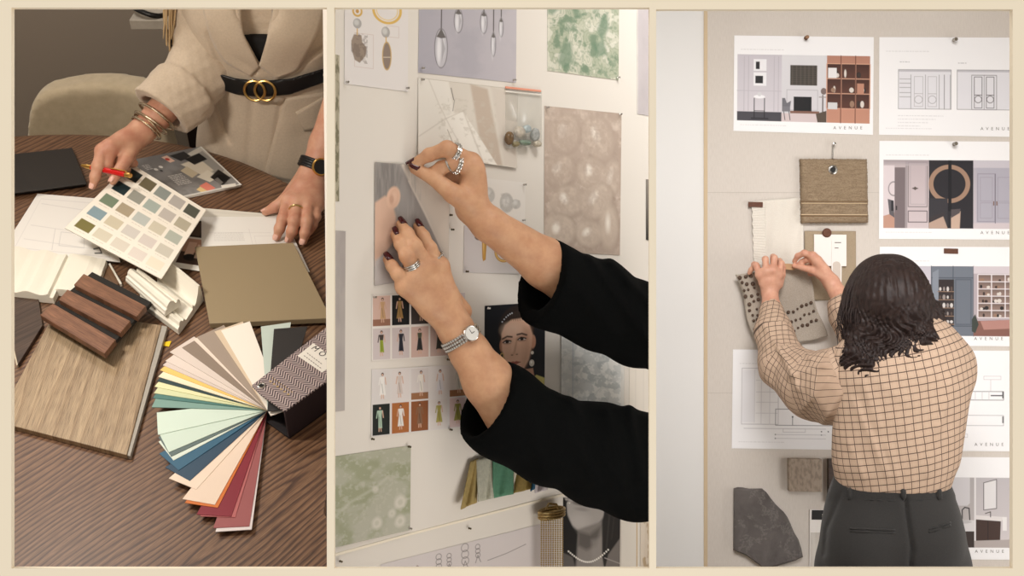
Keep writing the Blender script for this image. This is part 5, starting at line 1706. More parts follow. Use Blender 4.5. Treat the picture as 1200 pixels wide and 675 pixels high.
# rings
SV = M('silver', (206, 204, 200), rough=.25, metal=1.0)
def ring(a, b, k, r, tube, n=1, gem=False, tilt=0):
    d = nrm(b - a); u = nrm(np.cross(d, N2)); w_ = np.cross(u, d); mb = MB()
    for i in range(n):
        c = a + (b - a) * k + d * (i - (n - 1) / 2) * tube * 2.0
        mb.tube(arc(c, u, w_, r, n=30), tube, 8, closed=True)
        if gem:
            for t in np.linspace(0, 6.28, 16)[:-1]:
                p = c + (u * math.cos(t) + w_ * math.sin(t)) * (r + tube * .5)
                mb.lathe(p - d * .001, d, [(.0006, 0), (.0015, .0006), (.0015, .0014), (.0006, .002)], 6)
    return mb.build('ring', SV, arms)
ring(f_[1][0], f_[1][1], .48, .0106, .0012, 3)
ring(f_[3][0], f_[3][1], .52, .0104, .0014, 1, True)
ring(g1[0][0], g1[0][1], .72, .0106, .0017, 2, True)
ring(g1[1][0], g1[1][1], .80, .0100, .0016, 2, True)
ring(g1[1][1], g1[1][2], .35, .0092, .0014, 1)
# watch
ax = nrm(cuffl - wl); u = nrm(np.cross(ax, N2)); w_ = np.cross(u, ax)
if np.dot(w_, N2) < 0:
    w_ = -w_
wc = wl + ax * .006
mb = MB()
for o_ in (-.0042, 0, .0042):
    ps = arc(wc + ax * o_, u, w_, .0240, n=44)
    for i, p in enumerate(ps):
        mb.lathe(p - ax * .0018, ax, [(.0012, 0), (.0019, .0006), (.0019, .0030), (.0012, .0036)], 6)
mb.build('watch_bracelet', SV, arms)
dn = nrm(w_ * .98 - u * .1 * np.sign(np.dot(u, D2)))
cc = wc + dn * .0240
case = MB().lathe(cc, dn, [(.0085, 0), (.0102, .001), (.0102, .004), (.0092, .0056), (.0086, .0052), (.0086, .005)], 30).build('watch_case', SV, arms)
MB().lathe(cc, dn, [(.0085, .0046), (.0085, .0053)], 30).build('watch_dial', M('pearl_dial', (222, 220, 214), rough=.25), case)
hd = MB()
e1 = nrm(np.cross(dn, ax)); e2 = np.cross(dn, e1)
hd.tube([cc + dn * .0056, cc + dn * .0056 + e1 * .0045], .0003, 6).tube([cc + dn * .0056, cc + dn * .0056 + e2 * .006], .0003, 6)
hd.build('watch_hands', M('black_ink', (30, 28, 28)), case)

# sleeves
BLK = M('black_wool', (10, 11, 11), rough=.95, noise=(260., (7, 8, 8)), bump=(1100., .25, .0006), spec=.08, sheen=.0)
def sleeve2(pts, rad, cuff, axis, inner, seed, folds):
    S = Sculpt(*bounds(pts, max(rad) + .02), .0036)
    S.chain(pts, rad, k=.01, flat=(N2, .82))
    sl, P = S.grid(S.lo, S.lo + S.h * S.n)
    near = np.abs(S.D) < .03
    Pn = P[near]; X2, Y2 = proj(Pn); d = S.D[near]
    for a_, b_, w__, am in folds:
        d = d - am * np.exp(-(pline(X2, Y2, [a_, b_]) / w__) ** 2)
    S.D[near] = d + .003 * wob(Pn, 34, seed)
    S.halfspace(cuff, axis)
    S.cone(cuff + nrm(axis) * .03, cuff - nrm(axis) * .06, inner, inner * .9, k=.003, sub=True, flat=(N2, .82))
    S.halfspace(CAM, nrm(A(1, -(762.5 - 600) / F, 0)))
    S.build('sleeve', BLK, arms, smooth=1)
cu = b2(634, 326, .086)
sleeve2([b2(622, 318, .084), b2(645, 334, .088), b2(700, 356, .098), b2(745, 378, .108), b2(800, 400, .115)], [.0525, .0530, .0560, .0545, .053], cu, nrm(b2(622, 318, .084) - b2(660, 333, .092)), .042, 3,
        [((690, 300), (760, 400), 5, .005), ((715, 306), (765, 360), 5, .007), ((660, 320), (720, 390), 8, .003), ((735, 330), (765, 420), 5, .004)])
cl_ = b2(569, 472, .066)
sleeve2([b2(556, 460, .062), b2(590, 486, .072), b2(640, 514, .084), b2(700, 534, .096), b2(745, 546, .105), b2(800, 556, .11)], [.0560, .0550, .0540, .0640, .0690, .073], cl_, nrm(b2(553, 462, .062) - b2(600, 494, .074)), .046, 6,
        [((640, 474), (700, 560), 8, .004), ((668, 470), (740, 590), 6, .005), ((710, 482), (730, 560), 6, .006), ((738, 478), (752, 560), 6, .008), ((610, 460), (640, 560), 8, .003)])
# ================================================================ right bay: a woman pinning fabric on a linen-covered sample wall
Y3 = 3.12
W = Plane(A(0, Y3, 0), A(0, -1, 0))
N3 = W.n
N = Nodes('linen_wall')
wv = N.n('TexNoise', None, Vector=N.coord('Object', (400, 400, 60)), Scale=1.0, Detail=3.0)
cl = N.n('TexNoise', None, Vector=N.coord('Object'), Scale=3.0, Detail=3.0)
c = N.mix(0.5, N.ramp(wv, [(0.3, (200, 190, 180)), (0.7, (214, 205, 196))]), N.ramp(cl, [(0.3, (202, 193, 183)), (0.7, (211, 203, 194))]))
N.out(Base_Color=c, Roughness=0.9)
N.bump(wv, 0.15, 0.0006)
xl = W.pt(829, 300)[0]
props(MB().box((xl, Y3, 0.0), (2.29, Y3 + .02, 3.15)).build('wall_back', N.m), kind='structure')
props(MB().box((W.pt(825, 300)[0], Y3 - .002, 0.0), (xl, Y3 + .02, 3.15)).build('trim_1', M('raw_board_edge', (204, 182, 150), rough=.8)), kind='structure')
props(MB().box((.40, Y3 + .004, 0.0), (W.pt(825, 300)[0], Y3 + .024, 3.15)).build('wall_plaster', M('white_plaster', (228, 226, 223), rough=.8)), kind='structure')
for k, y in enumerate((225.6, 460.5)):
    z = W.pt(900, y)[2]
    props(MB().box((xl, Y3 - .0006, z - .0007), (2.28, Y3 - .0001, z + .0007)).build('trim_%d' % (k + 2), M('seam_shade', (190, 181, 171), rough=.9)), kind='structure')
WP = (240, 238, 238)
INKC = (120, 116, 116)


def page(w=163, h=115):
    cv = Canvas(w, h, WP, 2.2)
    cv.words(8, 58, 16.5, (176, 172, 172), .45, .8, 3).words(8, 62, h - 8, (176, 172, 172), .45, .7, 4)
    return cv


def avenue(o, x, y, size=5.2):
    text('lettering', 'A V E N U E', W, x, y, size, (1, 0), M('grey_ink', (120, 114, 108)), o, h=.0018, spacing=1.28)


BLKI = (38, 36, 38)


def vase_shelves(cv, x0, y0, x1, y1, cols, rows, wood_, back, seed):
    r = random.Random(seed)
    cv.rect(x0, y0, x1, y1, back)
    cw, ch = (x1 - x0) / cols, (y1 - y0) / rows
    for i in range(cols):
        for j in range(rows):
            X0, Y0 = x0 + i * cw, y0 + j * ch
            cv.grad(X0, Y0, X0 + cw, Y0 + ch, tuple(int(q * .75) for q in back), back, True)
            for k in range(r.randint(1, 3)):
                px_ = X0 + cw * r.uniform(.2, .8); hh = ch * r.uniform(.25, .55); ww = cw * r.uniform(.08, .16)
                cv.ell(px_, Y0 + ch * .92 - hh / 2, ww, hh / 2, r.choice([(60, 48, 44), (214, 204, 196), (40, 36, 36), (150, 120, 100)]))
    for i in range(cols + 1):
        cv.rect(x0 + i * cw - .6, y0, x0 + i * cw + .6, y1, wood_)
    for j in range(rows + 1):
        cv.rect(x0, y0 + j * ch - .5, x1, y0 + j * ch + .5, wood_)


# sheet 1: three interior photos
cv = page()
cv.grad(4, 22.5, 56, 102, (196, 190, 196), (206, 200, 205))
for x in (12, 17, 47, 52):
    cv.line([(x, 25), (x, 90)], (178, 172, 178), .7)
cv.line([(4, 66), (56, 66)], (184, 178, 184), .8).rect(4, 91, 56, 102, (70, 68, 74)).rect(23, 28, 38, 42, (232, 230, 232)).rect(25.5, 31, 30, 40, BLKI).rect(23, 44, 38, 60, (232, 230, 232)).rect(25, 48, 34, 57, BLKI)
cv.ell(30, 73, 6.5, 2.2, (236, 234, 236)).ell(30, 70, 2.4, 2.4, (206, 204, 206)).line([(24, 75), (24, 98)], BLKI, 1).line([(36, 75), (36, 98)], BLKI, 1).line([(24, 90), (36, 90)], BLKI, .8).line([(21, 99), (40, 99)], (40, 40, 44), 1.6)
cv.grad(56, 22.5, 108.5, 102, (214, 212, 214), (204, 200, 204)).rect(66, 34.5, 97, 58.5, (70, 64, 58))
for k in range(14):
    cv.line([(66 + k * 2.4, 35), (66 + k * 2.4, 58)], (104, 96, 86) if k % 2 else (52, 48, 46), .6, .6)
for k in range(9):
    cv.line([(66, 36 + k * 2.6), (97, 36 + k * 2.6)], (92, 84, 76), .5, .6)
cv.frame(62, 64, 98, 88, (184, 180, 184), 1).rect(70, 72, 91, 90, (28, 27, 29)).rect(66, 89, 100, 92, (128, 92, 78)).poly([(56, 92), (104, 92), (100, 102), (56, 102)], (206, 190, 190))
cv.poly([(56.5, 74), (60, 74), (62, 80), (67, 77), (66, 84), (56.5, 86)], (110, 108, 114)).line([(58, 86), (60, 100)], (80, 78, 82), .9).line([(64, 86), (66, 100)], (80, 78, 82), .9).poly([(56.5, 84), (66, 84), (66, 90), (56.5, 90)], (120, 118, 124))
cv.ell(105, 65, 3.4, 4, (120, 104, 100)).line([(104, 70), (104, 92)], (90, 80, 78), 1.4).poly([(96, 92), (108.5, 88), (108.5, 102), (98, 102)], (86, 74, 64)).line([(100, 72), (108, 72)], (150, 140, 138), 1.2)
cv.grad(108.5, 22.5, 159, 102, (176, 126, 106), (190, 138, 116))
vase_shelves(cv, 108.5, 32, 159, 85, 3, 3, (206, 158, 134), (92, 58, 48), 5)
for x in (125, 142):
    cv.line([(x, 22.5), (x, 102)], (110, 70, 58), 1)
cv.rect(110, 37, 120, 49, (226, 222, 222)).rect(144, 55, 152, 68, (186, 134, 112)).rect(110, 78, 121, 86, (206, 204, 204))
s1 = props(sheet('interior_board', W, [(860.5, 41.5), (1024, 43.5), (1023, 158), (859.5, 153.5)], cv, h=.001), 'white presentation sheet with fireplace photo and wooden bookcase, upper left of the wall', 'print')
avenue(s1, 976.5, 151.5)
# sheet 2: cabinet elevations
cv = page()


def elev(cv, x0, y0, x1, y1, c=(150, 146, 148)):
    cv.rect(x0, y0, x1, y1, (222, 220, 224)).rect(x0, y0, x1, y0 + 2.4, (188, 185, 190)).frame(x0, y0, x1, y1, c, .7)


elev(cv, 22.5, 38, 84, 84)
for x in (37, 54, 70, 83):
    cv.line([(x, 44), (x, 84)], (150, 146, 148), .7)
for y in (49, 54, 59, 65, 70):
    cv.line([(24, y), (37, y)], (160, 156, 158), .8)
for x in (41, 57):
    cv.frame(x, 46, x + 10, 66, (176, 172, 174), .6).ell(x + 5, 73, 4.5, 4.5, (160, 156, 158), 1, 0, 0, .7).frame(x, 66, x + 10, 81, (176, 172, 174), .6)
cv.line([(76, 44), (76, 84)], (140, 136, 138), .9)
elev(cv, 91, 38, 160, 84)
cv.frame(108, 44, 137, 84, (140, 136, 138), .8).line([(122.5, 44), (122.5, 84)], (140, 136, 138), .7)
for x in (111, 125):
    cv.frame(x, 46, x + 9, 67, (120, 116, 118), .9).frame(x, 67, x + 9, 82, (120, 116, 118), .8).ell(x + 4.5, 72, 4, 4, (120, 116, 118), 1, 0, 0, .9)
cv.words(24, 36, 29, INKC, .5, 1, 7).words(92, 102, 30, INKC, .5, 1, 8)
for k in range(4):
    cv.words(22, 75 - k * 9, 92 + k * 4, (170, 166, 168), .45, .8, 30 + k)
s2 = props(sheet('elevation_drawing', W, [(1030.5, 43.5), (1194, 44), (1194, 160.5), (1030, 158)], cv, h=.001), 'white sheet of double cupboard elevation drawings at the top right of the wall', 'drawing')
avenue(s2, 1149, 152.5)
# sheet 3
cv = page()
cv.grad(5, 22.3, 58, 102.3, (186, 172, 174), (204, 190, 192)).rect(5, 28, 18, 90, (216, 204, 206)).ell(17, 56, 6, 8, (150, 140, 142), 1, 0, 0, 1.2).rect(18, 31, 30.5, 102, (120, 108, 110)).rect(30.5, 24, 33, 102, (160, 150, 152)).poly([(5, 88), (18, 84), (18, 102), (5, 102)], (190, 148, 130)).poly([(10, 68), (17, 70), (18, 90), (12, 86)], (96, 92, 96)).rect(14, 70, 17, 82, (50, 48, 52)).rect(19.5, 76, 21, 81, (50, 46, 48))
cv.frame(34, 25, 56, 77, (140, 130, 132), 1.2).frame(36.5, 28, 54, 74, (170, 160, 162), .7).frame(34, 82, 56, 95, (120, 110, 112), 1.2).ell(42, 55.5, 3.6, 1, (90, 80, 76)).ell(42, 55.5, 1.4, 2, (90, 80, 76)).grad(5, 22.3, 58, 29, (140, 130, 134), (186, 174, 176), True, .7)
cv.rect(58, 22.3, 110, 102.3, (44, 42, 46)).ell(82, 50, 21.5, 20, (158, 128, 108), ring=5).rect(80.5, 22.3, 84.5, 82, (30, 29, 33)).rect(58, 67, 80, 102.3, (56, 54, 58)).poly([(58, 94), (74, 86), (80, 102.3), (58, 102.3)], (182, 156, 140), soft=1).poly([(58, 90), (76, 83), (77, 87), (58, 96)], (60, 54, 56)).poly([(84, 88), (95, 82), (94, 102.3), (84, 102.3)], (196, 168, 150), soft=1).poly([(84, 80), (95, 79), (94, 84), (84, 90)], (84, 76, 78))
cv.grad(110, 22.3, 163, 102.3, (176, 170, 178), (196, 186, 192)).rect(110, 22.3, 163, 31, (196, 190, 196)).rect(113.5, 31, 163, 95, (172, 168, 178)).frame(115, 38, 135, 94, (150, 144, 154), 1).line([(135.5, 38), (135.5, 96)], (120, 114, 124), 1).frame(118, 42, 132, 70, (158, 152, 162), .8).frame(138.5, 42, 153, 70, (158, 152, 162), .8).frame(118, 72, 132, 90, (158, 152, 162), .8).frame(138.5, 72, 153, 90, (158, 152, 162), .8).rect(133, 70, 134.3, 75, (120, 90, 76)).rect(136.6, 70, 138, 75, (120, 90, 76)).rect(110, 96, 163, 102.3, (204, 192, 194))
s3 = props(sheet('interior_board', W, [(1030.5, 165), (1194, 166), (1194, 281), (1030, 280)], cv, h=.001), 'white presentation sheet with a round dark door handle photo in the middle', 'print')
avenue(s3, 1149, 274.3)
# sheet 4
cv = page()
cv.grad(4, 22.5, 60.5, 103.5, (196, 190, 198), (206, 198, 204)).ell(48, 32, 4, 2, BLKI).line([(48, 30), (48, 40)], BLKI, .8).rect(45, 39, 58, 40.5, (70, 66, 70)).rect(40, 60, 60, 100, (150, 142, 146))
cv.rect(60.5, 22.5, 110, 103.5, (108, 114, 124)).rect(60.5, 22.5, 110, 35, (112, 118, 128))
for x in (60.5, 86, 110):
    cv.line([(x, 22.5), (x, 103.5)], (78, 84, 94), 1)
cv.line([(60.5, 36), (110, 36)], (80, 86, 96), 1).line([(60.5, 92), (110, 92)], (80, 86, 96), 1).rect(68, 38, 87, 92, (50, 42, 42)).poly([(62, 30), (69, 26), (69, 92), (62, 94)], (134, 140, 150)).frame(89, 38, 107, 90, (88, 94, 104), 1.2)
r0 = random.Random(9)
for j in range(5):
    cv.line([(68, 52 + j * 9.5), (87, 52 + j * 9.5)], (150, 120, 100), .8)
    for k in range(4):
        cv.ell(71 + k * 4.4, 49 + j * 9.5, r0.uniform(1, 1.8), r0.uniform(1.5, 3), r0.choice([(206, 200, 196), (150, 140, 136), (90, 76, 70)]))
cv.rect(110, 22.5, 163, 103.5, (176, 164, 168))
vase_shelves(cv, 115, 32, 163, 82, 3, 6, (226, 218, 220), (150, 126, 116), 12)
cv.rect(110, 22.5, 163, 31, (206, 196, 200)).poly([(110, 86), (163, 84), (163, 103.5), (110, 103.5)], (130, 90, 80)).poly([(118, 86), (163, 84), (163, 94), (122, 96)], (176, 130, 120)).poly([(108, 84), (112, 78), (116, 90), (112, 100), (108, 98)], (60, 66, 60))
s4 = props(sheet('interior_board', W, [(1031, 289), (1194, 289.5), (1194, 406), (1030.5, 404.5)], cv, h=.001), 'white presentation sheet with blue larder cupboards and white open shelves', 'print')
avenue(s4, 1141.5, 398.5)
# sheet 5, 6 line drawings
cv = page(163, 117)
g1_ = (196, 193, 196)
cv.frame(11, 22, 54, 88, g1_, .8).line([(26, 24), (26, 86)], g1_, .7)
for x in (34, 44):
    cv.line([(x, 22), (x, 88)], (212, 209, 212), .7)
for y in (36, 50, 62, 75):
    cv.line([(28, y), (54, y)], (212, 209, 212), .7)
cv.rect(12, 24, 26, 86, (232, 230, 232)).frame(51, 70, 120, 89, (140, 137, 140), .8).line([(71, 79), (71, 89)], (120, 117, 120), .8).ell(71, 79, 1, 1, (60, 60, 60)).line([(14, 93), (110, 93)], g1_, .7).frame(60, 93, 86, 97, g1_, .6)
for x, y in ((51, 100), (51, 104.5), (105, 96), (105, 100), (113, 96)):
    cv.ell(x, y, .8, .8, (70, 68, 70))
cv.line([(51, 100), (110, 100)], g1_, .6).line([(51, 104.5), (110, 104.5)], g1_, .6)
s5 = props(sheet('elevation_drawing', W, [(859, 409.5), (1021, 410.5), (1020.5, 527.5), (857.5, 525.5)], cv, h=.001), 'white line drawing sheet at the left, behind the outstretched sleeve', 'drawing')
cv = page(163, 118)
cv.frame(122, 30, 142, 34, (190, 187, 190), .6).line([(130, 34), (130, 48)], (190, 187, 190), .6).frame(90, 48, 145, 58, (150, 147, 150), 1).frame(94, 76, 145, 88, (170, 167, 170), .7).rect(130, 52, 144, 53.5, (90, 88, 90)).rect(143.5, 48, 145.5, 56, (90, 88, 90)).rect(143.5, 77, 145.5, 85, (110, 108, 110)).rect(92, 76, 100, 90, (190, 188, 192)).rect(92, 48, 97, 60, (170, 168, 172))
for x in (104, 112, 120, 128):
    cv.line([(x, 48), (x, 58)], (190, 187, 190), .6)
cv.frame(94, 98, 103, 102, (200, 197, 200), .6)
s6 = props(sheet('elevation_drawing', W, [(1031, 410.5), (1194, 411), (1194, 529), (1030.5, 528)], cv, h=.001), 'white floor plan drawing sheet at the right of the woman\'s shoulder', 'drawing')
avenue(s6, 1142, 522.5)
# sheet 7 bathroom
cv = page(163, 120)
cv.grad(5, 24, 111, 106, (172, 166, 166), (190, 182, 180)).poly([(70, 24), (106, 24), (106, 54), (103, 57), (70, 57)], (206, 202, 204)).line([(97, 72), (97, 62), (100, 59), (105, 60), (106, 76)], (60, 56, 56), 1.4).rect(76, 74, 111, 88, (216, 212, 212)).ell(98, 76, 10, 2, (190, 186, 186)).rect(76, 87, 111, 106, (58, 48, 44))
for x in (84, 92, 100):
    cv.line([(x, 88), (x, 106)], (90, 76, 68), .8)
cv.grad(111, 24, 163, 106, (186, 180, 182), (206, 198, 198)).rect(111, 24, 113, 106, (226, 222, 222)).poly([(122, 30), (137, 26), (137, 60), (122, 62)], (222, 218, 218)).line([(122, 30), (137, 26), (137, 60), (122, 62), (122, 30)], (110, 104, 104), 1).poly([(113, 68), (146, 70), (142, 76), (113, 73)], (222, 216, 214)).poly([(113, 73), (142, 75), (141, 102), (132, 106), (113, 98)], (66, 48, 42)).line([(127, 75), (127, 103)], (40, 30, 28), 1).line([(124, 66), (130, 64), (130, 70)], (70, 60, 56), 1).rect(144, 70, 149, 86, (230, 226, 224)).poly([(111, 98), (163, 96), (163, 106), (111, 106)], (176, 166, 162))
s7 = props(sheet('interior_board', W, [(1030, 535), (1194, 536), (1194, 656), (1030, 655)], cv, h=.001), 'white presentation sheet with dark wood washbasin photos at the lower right', 'print')
avenue(s7, 1142.5, 647.8)

# pins and tapes
for x, y, lab, m_ in ((943.5, 45.5, 'bronze pin at the top of the fireplace sheet', M('bronze', (120, 92, 72), rough=.35, metal=1.0)), (1116.5, 48, 'silver pin at the top of the cupboard elevation sheet', PIN_S), (1116.5, 169.5, 'silver pin at the top of the round handle sheet', PIN_S)):
    pin(x, y, lab, m_, .0012, W, 2.0)
TAPE = M('brown_leather_tab', (104, 66, 48), rough=.7, noise=(200., (88, 54, 40)))
for q, lab in (([(877, 236.5), (894, 236.8), (894, 242.8), (877, 242.4)], 'brown tab at the top left of the cream textile'), ([(1106.5, 291), (1123, 291.4), (1123, 297.4), (1106.5, 297)], 'brown tab at the top of the blue cupboard sheet'), ([(1104, 537.6), (1120.5, 537.8), (1120.5, 543.4), (1104, 543.2)], 'brown tab at the top of the washbasin sheet')):
    props(slab('leather_tab', W, q, .003, TAPE, h0=.0095 if 'textile' in lab else .0014, bevel=.0006), lab, 'tab', 'brown tabs on the sample wall')

# cream textile
def cloth(name, quad, mat, hf, n_=36, parent=None, th=.0015, edge=None):
    V = []; q = np.array(quad, float); uv = []
    for j in range(n_):
        for i in range(n_):
            u, v = i / (n_ - 1), j / (n_ - 1)
            p = q[0] * (1 - u) * (1 - v) + q[1] * u * (1 - v) + q[2] * u * v + q[3] * (1 - u) * v
            if edge:
                p = p + edge(u, v)
            V.append(W.pt(*p, max(.002, hf(u, v)))); uv.append((u, v))
    fc = [[j * n_ + i, (j + 1) * n_ + i, (j + 1) * n_ + i + 1, j * n_ + i + 1] for j in range(n_ - 1) for i in range(n_ - 1)]
    return mesh(name, V, fc, mat, parent, smooth=True, uv=uv, solid=th)


t = thing('textile_sample', 'cream woven textile with a ribbed border hanging above the left hand', 'textile', W.pt(910, 280, .004))
N = Nodes('cream_textile')
s_ = N.n('SeparateXYZ', None, Vector=N.coord('UV'))
rb = N.math('SINE', N.math('MULTIPLY', s_.outputs[1], 260.0))
nz = N.n('TexNoise', None, Vector=N.coord('Object', (900, 900, 900)), Scale=1.0, Detail=2.0)
N.out(Base_Color=N.mix(.6, rgba((222, 214, 202)), N.ramp(nz, [(.3, (208, 199, 186)), (.7, (232, 226, 216))])), Roughness=.95)
N.bump(N.math('ADD', nz, N.math('MULTIPLY', rb, .2)), .4, .001)
ctex = N.m
cloth('plain_field', [(896, 234.5), (941, 231.5), (942, 332), (898, 332)], ctex, lambda u, v: .006 + .004 * math.sin(v * 9 + u * 3) * u + .003 * math.sin(u * 11 + v * 5), parent=t)
cloth('ribbed_border', [(881, 236.5), (896.5, 234.5), (898, 330), (884, 326)], ctex, lambda u, v: .007 + .0012 * math.sin(v * 190) + .002 * math.sin(v * 6), 90, parent=t, edge=lambda u, v: np.array([math.sin(v * 60) * .5 * (1 - u), 0]))

# carpet sample on its ring
t = thing('carpet_sample', 'square brown looped carpet sample hanging by a metal eyelet', 'carpet sample', W.pt(977, 224, .01))
N = Nodes('carpet_loop')
r1 = N.n('TexNoise', None, Vector=N.coord('Object', (260, 260, 700)), Scale=1.0, Detail=3.0)
r2 = N.n('TexNoise', None, Vector=N.coord('Object', (30, 30, 160)), Scale=1.0, Detail=2.0)
c = N.mix(.5, N.ramp(r1, [(.3, (116, 97, 76)), (.7, (178, 156, 128))]), N.ramp(r2, [(.3, (134, 112, 88)), (.7, (170, 148, 120))]))
N.out(Base_Color=c, Roughness=1.0)
N.bump(r1, .9, .004)
CARP = N.m
def rug_piece(name, q, h, mat):
    n_ = 60; V = []; Q = np.array(q, float); r = random.Random(3)
    for j in range(n_):
        for i in range(n_):
            u, v = i / (n_ - 1), j / (n_ - 1)
            p = Q[0] * (1 - u) * (1 - v) + Q[1] * u * (1 - v) + Q[2] * u * v + Q[3] * (1 - u) * v
            e = min(u, 1 - u, v, 1 - v)
            V.append(W.pt(p[0] + (r.uniform(-.5, .5) if e < .01 else 0), p[1] + (r.uniform(-.4, .4) if e < .01 else 0), h * min(1, .72 + e * 9) + .0012 * math.sin(v * n_ * 3.14) * r.random()))
    k0 = len(V)
    rimi = list(range(n_)) + [j * n_ + n_ - 1 for j in range(1, n_)] + [(n_ - 1) * n_ + i for i in range(n_ - 2, -1, -1)] + [j * n_ for j in range(n_ - 2, 0, -1)]
    V += [np.array([V[i][0], Y3 - .003, V[i][2]]) for i in rimi]
    fc = [[j * n_ + i, (j + 1) * n_ + i, (j + 1) * n_ + i + 1, j * n_ + i + 1] for j in range(n_ - 1) for i in range(n_ - 1)]
    m_ = len(rimi)
    fc += [[rimi[i], rimi[(i + 1) % m_], k0 + (i + 1) % m_, k0 + i] for i in range(m_)]
    return mesh(name, V, fc, mat, t, smooth=True)
rug_piece('pile', [(938, 186), (1016, 186.6), (1017.5, 261), (939.5, 261.5)], .022, CARP)
for y, hh, c in ((235.4, .0232, (120, 96, 70)), (237.6, .0238, (190, 166, 134)), (250.8, .0245, (202, 178, 146)), (252.5, .0232, (126, 100, 74))):
    slab('weft_band', W, [(939, y), (1016.5, y + .2), (1016.5, y + 1.4), (939, y + 1.2)], .001, M('band_%d' % c[0], c, rough=1.0, bump=(800., .5, .001)), t, h0=hh - .001)
ec = W.pt(976, 198.8, .0225)
eye = MB().lathe(ec, N3, [(.013, 0), (.0128, .002), (.010, .0032), (.0075, .002), (.0072, 0)], 32).build('eyelet', M('steel', (190, 188, 184)), t)
MB().lathe(ec, N3, [(.0072, 0), (.0072, .0012)], 24).build('eyelet_hole', M('black_plastic', (18, 17, 17)), eye)
t = thing('hanging_pin', 'long steel pin with ball head holding up the brown carpet sample', 'pin', W.pt(975.8, 169.5, 0))
MB().tube([W.pt(975.8, 169.5, .010), W.pt(975.8, 186, .018)], .0018, 8).build('shaft', PIN_S, t)
MB().lathe(W.pt(975.8, 169.5, .0005), N3, [(.001, 0), (.002, .008), (.0052, .010), (.006, .014), (.0045, .018), (.001, .019)], 20).build('head', PIN_S, t)

# linen swatch with card and paint chip
LINEN = M('linen_cloth', (172, 154, 130), rough=.95, noise=(500., (156, 138, 114)), bump=(1300., .5, .001))
o = cloth('linen_swatch', [(942.5, 270.5), (1003, 270.8), (1003.5, 352), (943.5, 352)], LINEN, lambda u, v: .005 + .003 * math.sin(u * 5 + v * 2))
props(o, 'beige linen swatch behind the white card, left of the woman\'s hair', 'fabric swatch')
o = slab('card', W, [(954, 274.6), (992, 275), (992, 312), (954, 311.6)], .002, M('white_card', (236, 230, 224), rough=.7), h0=.0095)
props(o, 'blank white square card pinned on the beige linen swatch', 'card')
t = thing('paint_chip', 'narrow white paint chip with a grey arch over the white card', 'paint chip', W.pt(980, 305, .012))
slab('chip_card', W, [(974.8, 280), (986.6, 280.3), (986.2, 331), (974.2, 330.6)], .0012, M('white_card', (236, 230, 224)), t, h0=.0118, bevel=0)
pts = [(976, 329.4), (976, 310)] + [(980.4 - 4.4 * math.cos(a), 310 - 3.6 * math.sin(a)) for a in np.linspace(0.2, 2.9, 9)] + [(985, 310), (985, 329.6)]
slab('paint_swatch', W, pts, .0004, M('greige_paint', (204, 192, 180), rough=.7), t, h0=.0131, bevel=0)
mb = MB()
for y in (284, 290.2):
    mb.box((W.pt(976.5, y)[0], W.pt(976.5, y, .0136)[1], W.pt(0, y + 1)[2]), (W.pt(984 if y < 286 else 981, y)[0], W.pt(976.5, y, .0132)[1], W.pt(0, y)[2]))
mb.build('small_print', M('grey_ink', (120, 114, 108)), t)
t = thing('button_pin', 'round brown leather button pinning the linen swatch and card', 'button', W.pt(968.8, 272.8, .012))
MB().lathe(W.pt(968.8, 272.8, .0120), N3, [(.0125, 0), (.013, .002), (.011, .0045), (.004, .0056)], 24).build('button', TAPE, t)

# fabric held in the hands
N = Nodes('dotted_grey_fabric')
nz = N.n('TexNoise', None, Vector=N.coord('Object', (700, 700, 700)), Scale=1.0, Detail=2.0)
N.out(Base_Color=N.ramp(nz, [(.3, (156, 144, 130)), (.7, (186, 174, 160))]), Roughness=.95)
N.bump(nz, .4, .001)
FQ = [(861.5, 322), (944, 311), (968.5, 393), (890, 416)]
FH = lambda u, v: .030 - .018 * v + .010 * math.sin(u * 6.5 + v * 2.5) * (.4 + v) + .006 * math.sin(u * 13 + v)
t = thing('fabric_sample', 'grey fabric sample with dark tufted dots held against the wall by both hands', 'fabric', W.pt(915, 365, .02))
cloth('cloth', FQ, N.m, FH, 40, t, edge=lambda u, v: np.array([2.0 * math.sin(v * 8) * (1 if u < .05 or u > .95 else 0), 1.5 * math.sin(u * 9) * (1 if v > .95 else 0)]))
mb = MB(); r = random.Random(11); q = np.array(FQ, float)
def tuft(u, v, s):
    p = q[0] * (1 - u) * (1 - v) + q[1] * u * (1 - v) + q[2] * u * v + q[3] * (1 - u) * v
    c = W.pt(*p, FH(u, v))
    mb.lathe(c, N3, [(.0035 * s, -.001), (.0055 * s, .002), (.004 * s, .005), (.001, .006)], 8)
for k in range(12):
    for i in range(3):
        tuft(.05 + i * .085 + r.uniform(-.02, .02), .04 + k * .08 + r.uniform(-.02, .02), r.uniform(.7, 1.15))
for j in range(3):
    for k in range(9):
        tuft(.36 + k * .07, .62 + j * .12 - k * .012 + r.uniform(-.015, .015), r.uniform(.6, 1.0))
mb.build('tufts', M('brown_tuft', (92, 74, 62), rough=1.0), t, smooth=True)
props(slab('ribbon_piece', W, [(914.5, 308.6), (931.5, 309.4), (931.5, 316.6), (914.5, 315.6)], .0025, M('tan_leather', (184, 146, 108), rough=.7), h0=.045), 'short tan ribbon held between the two hands', 'ribbon')

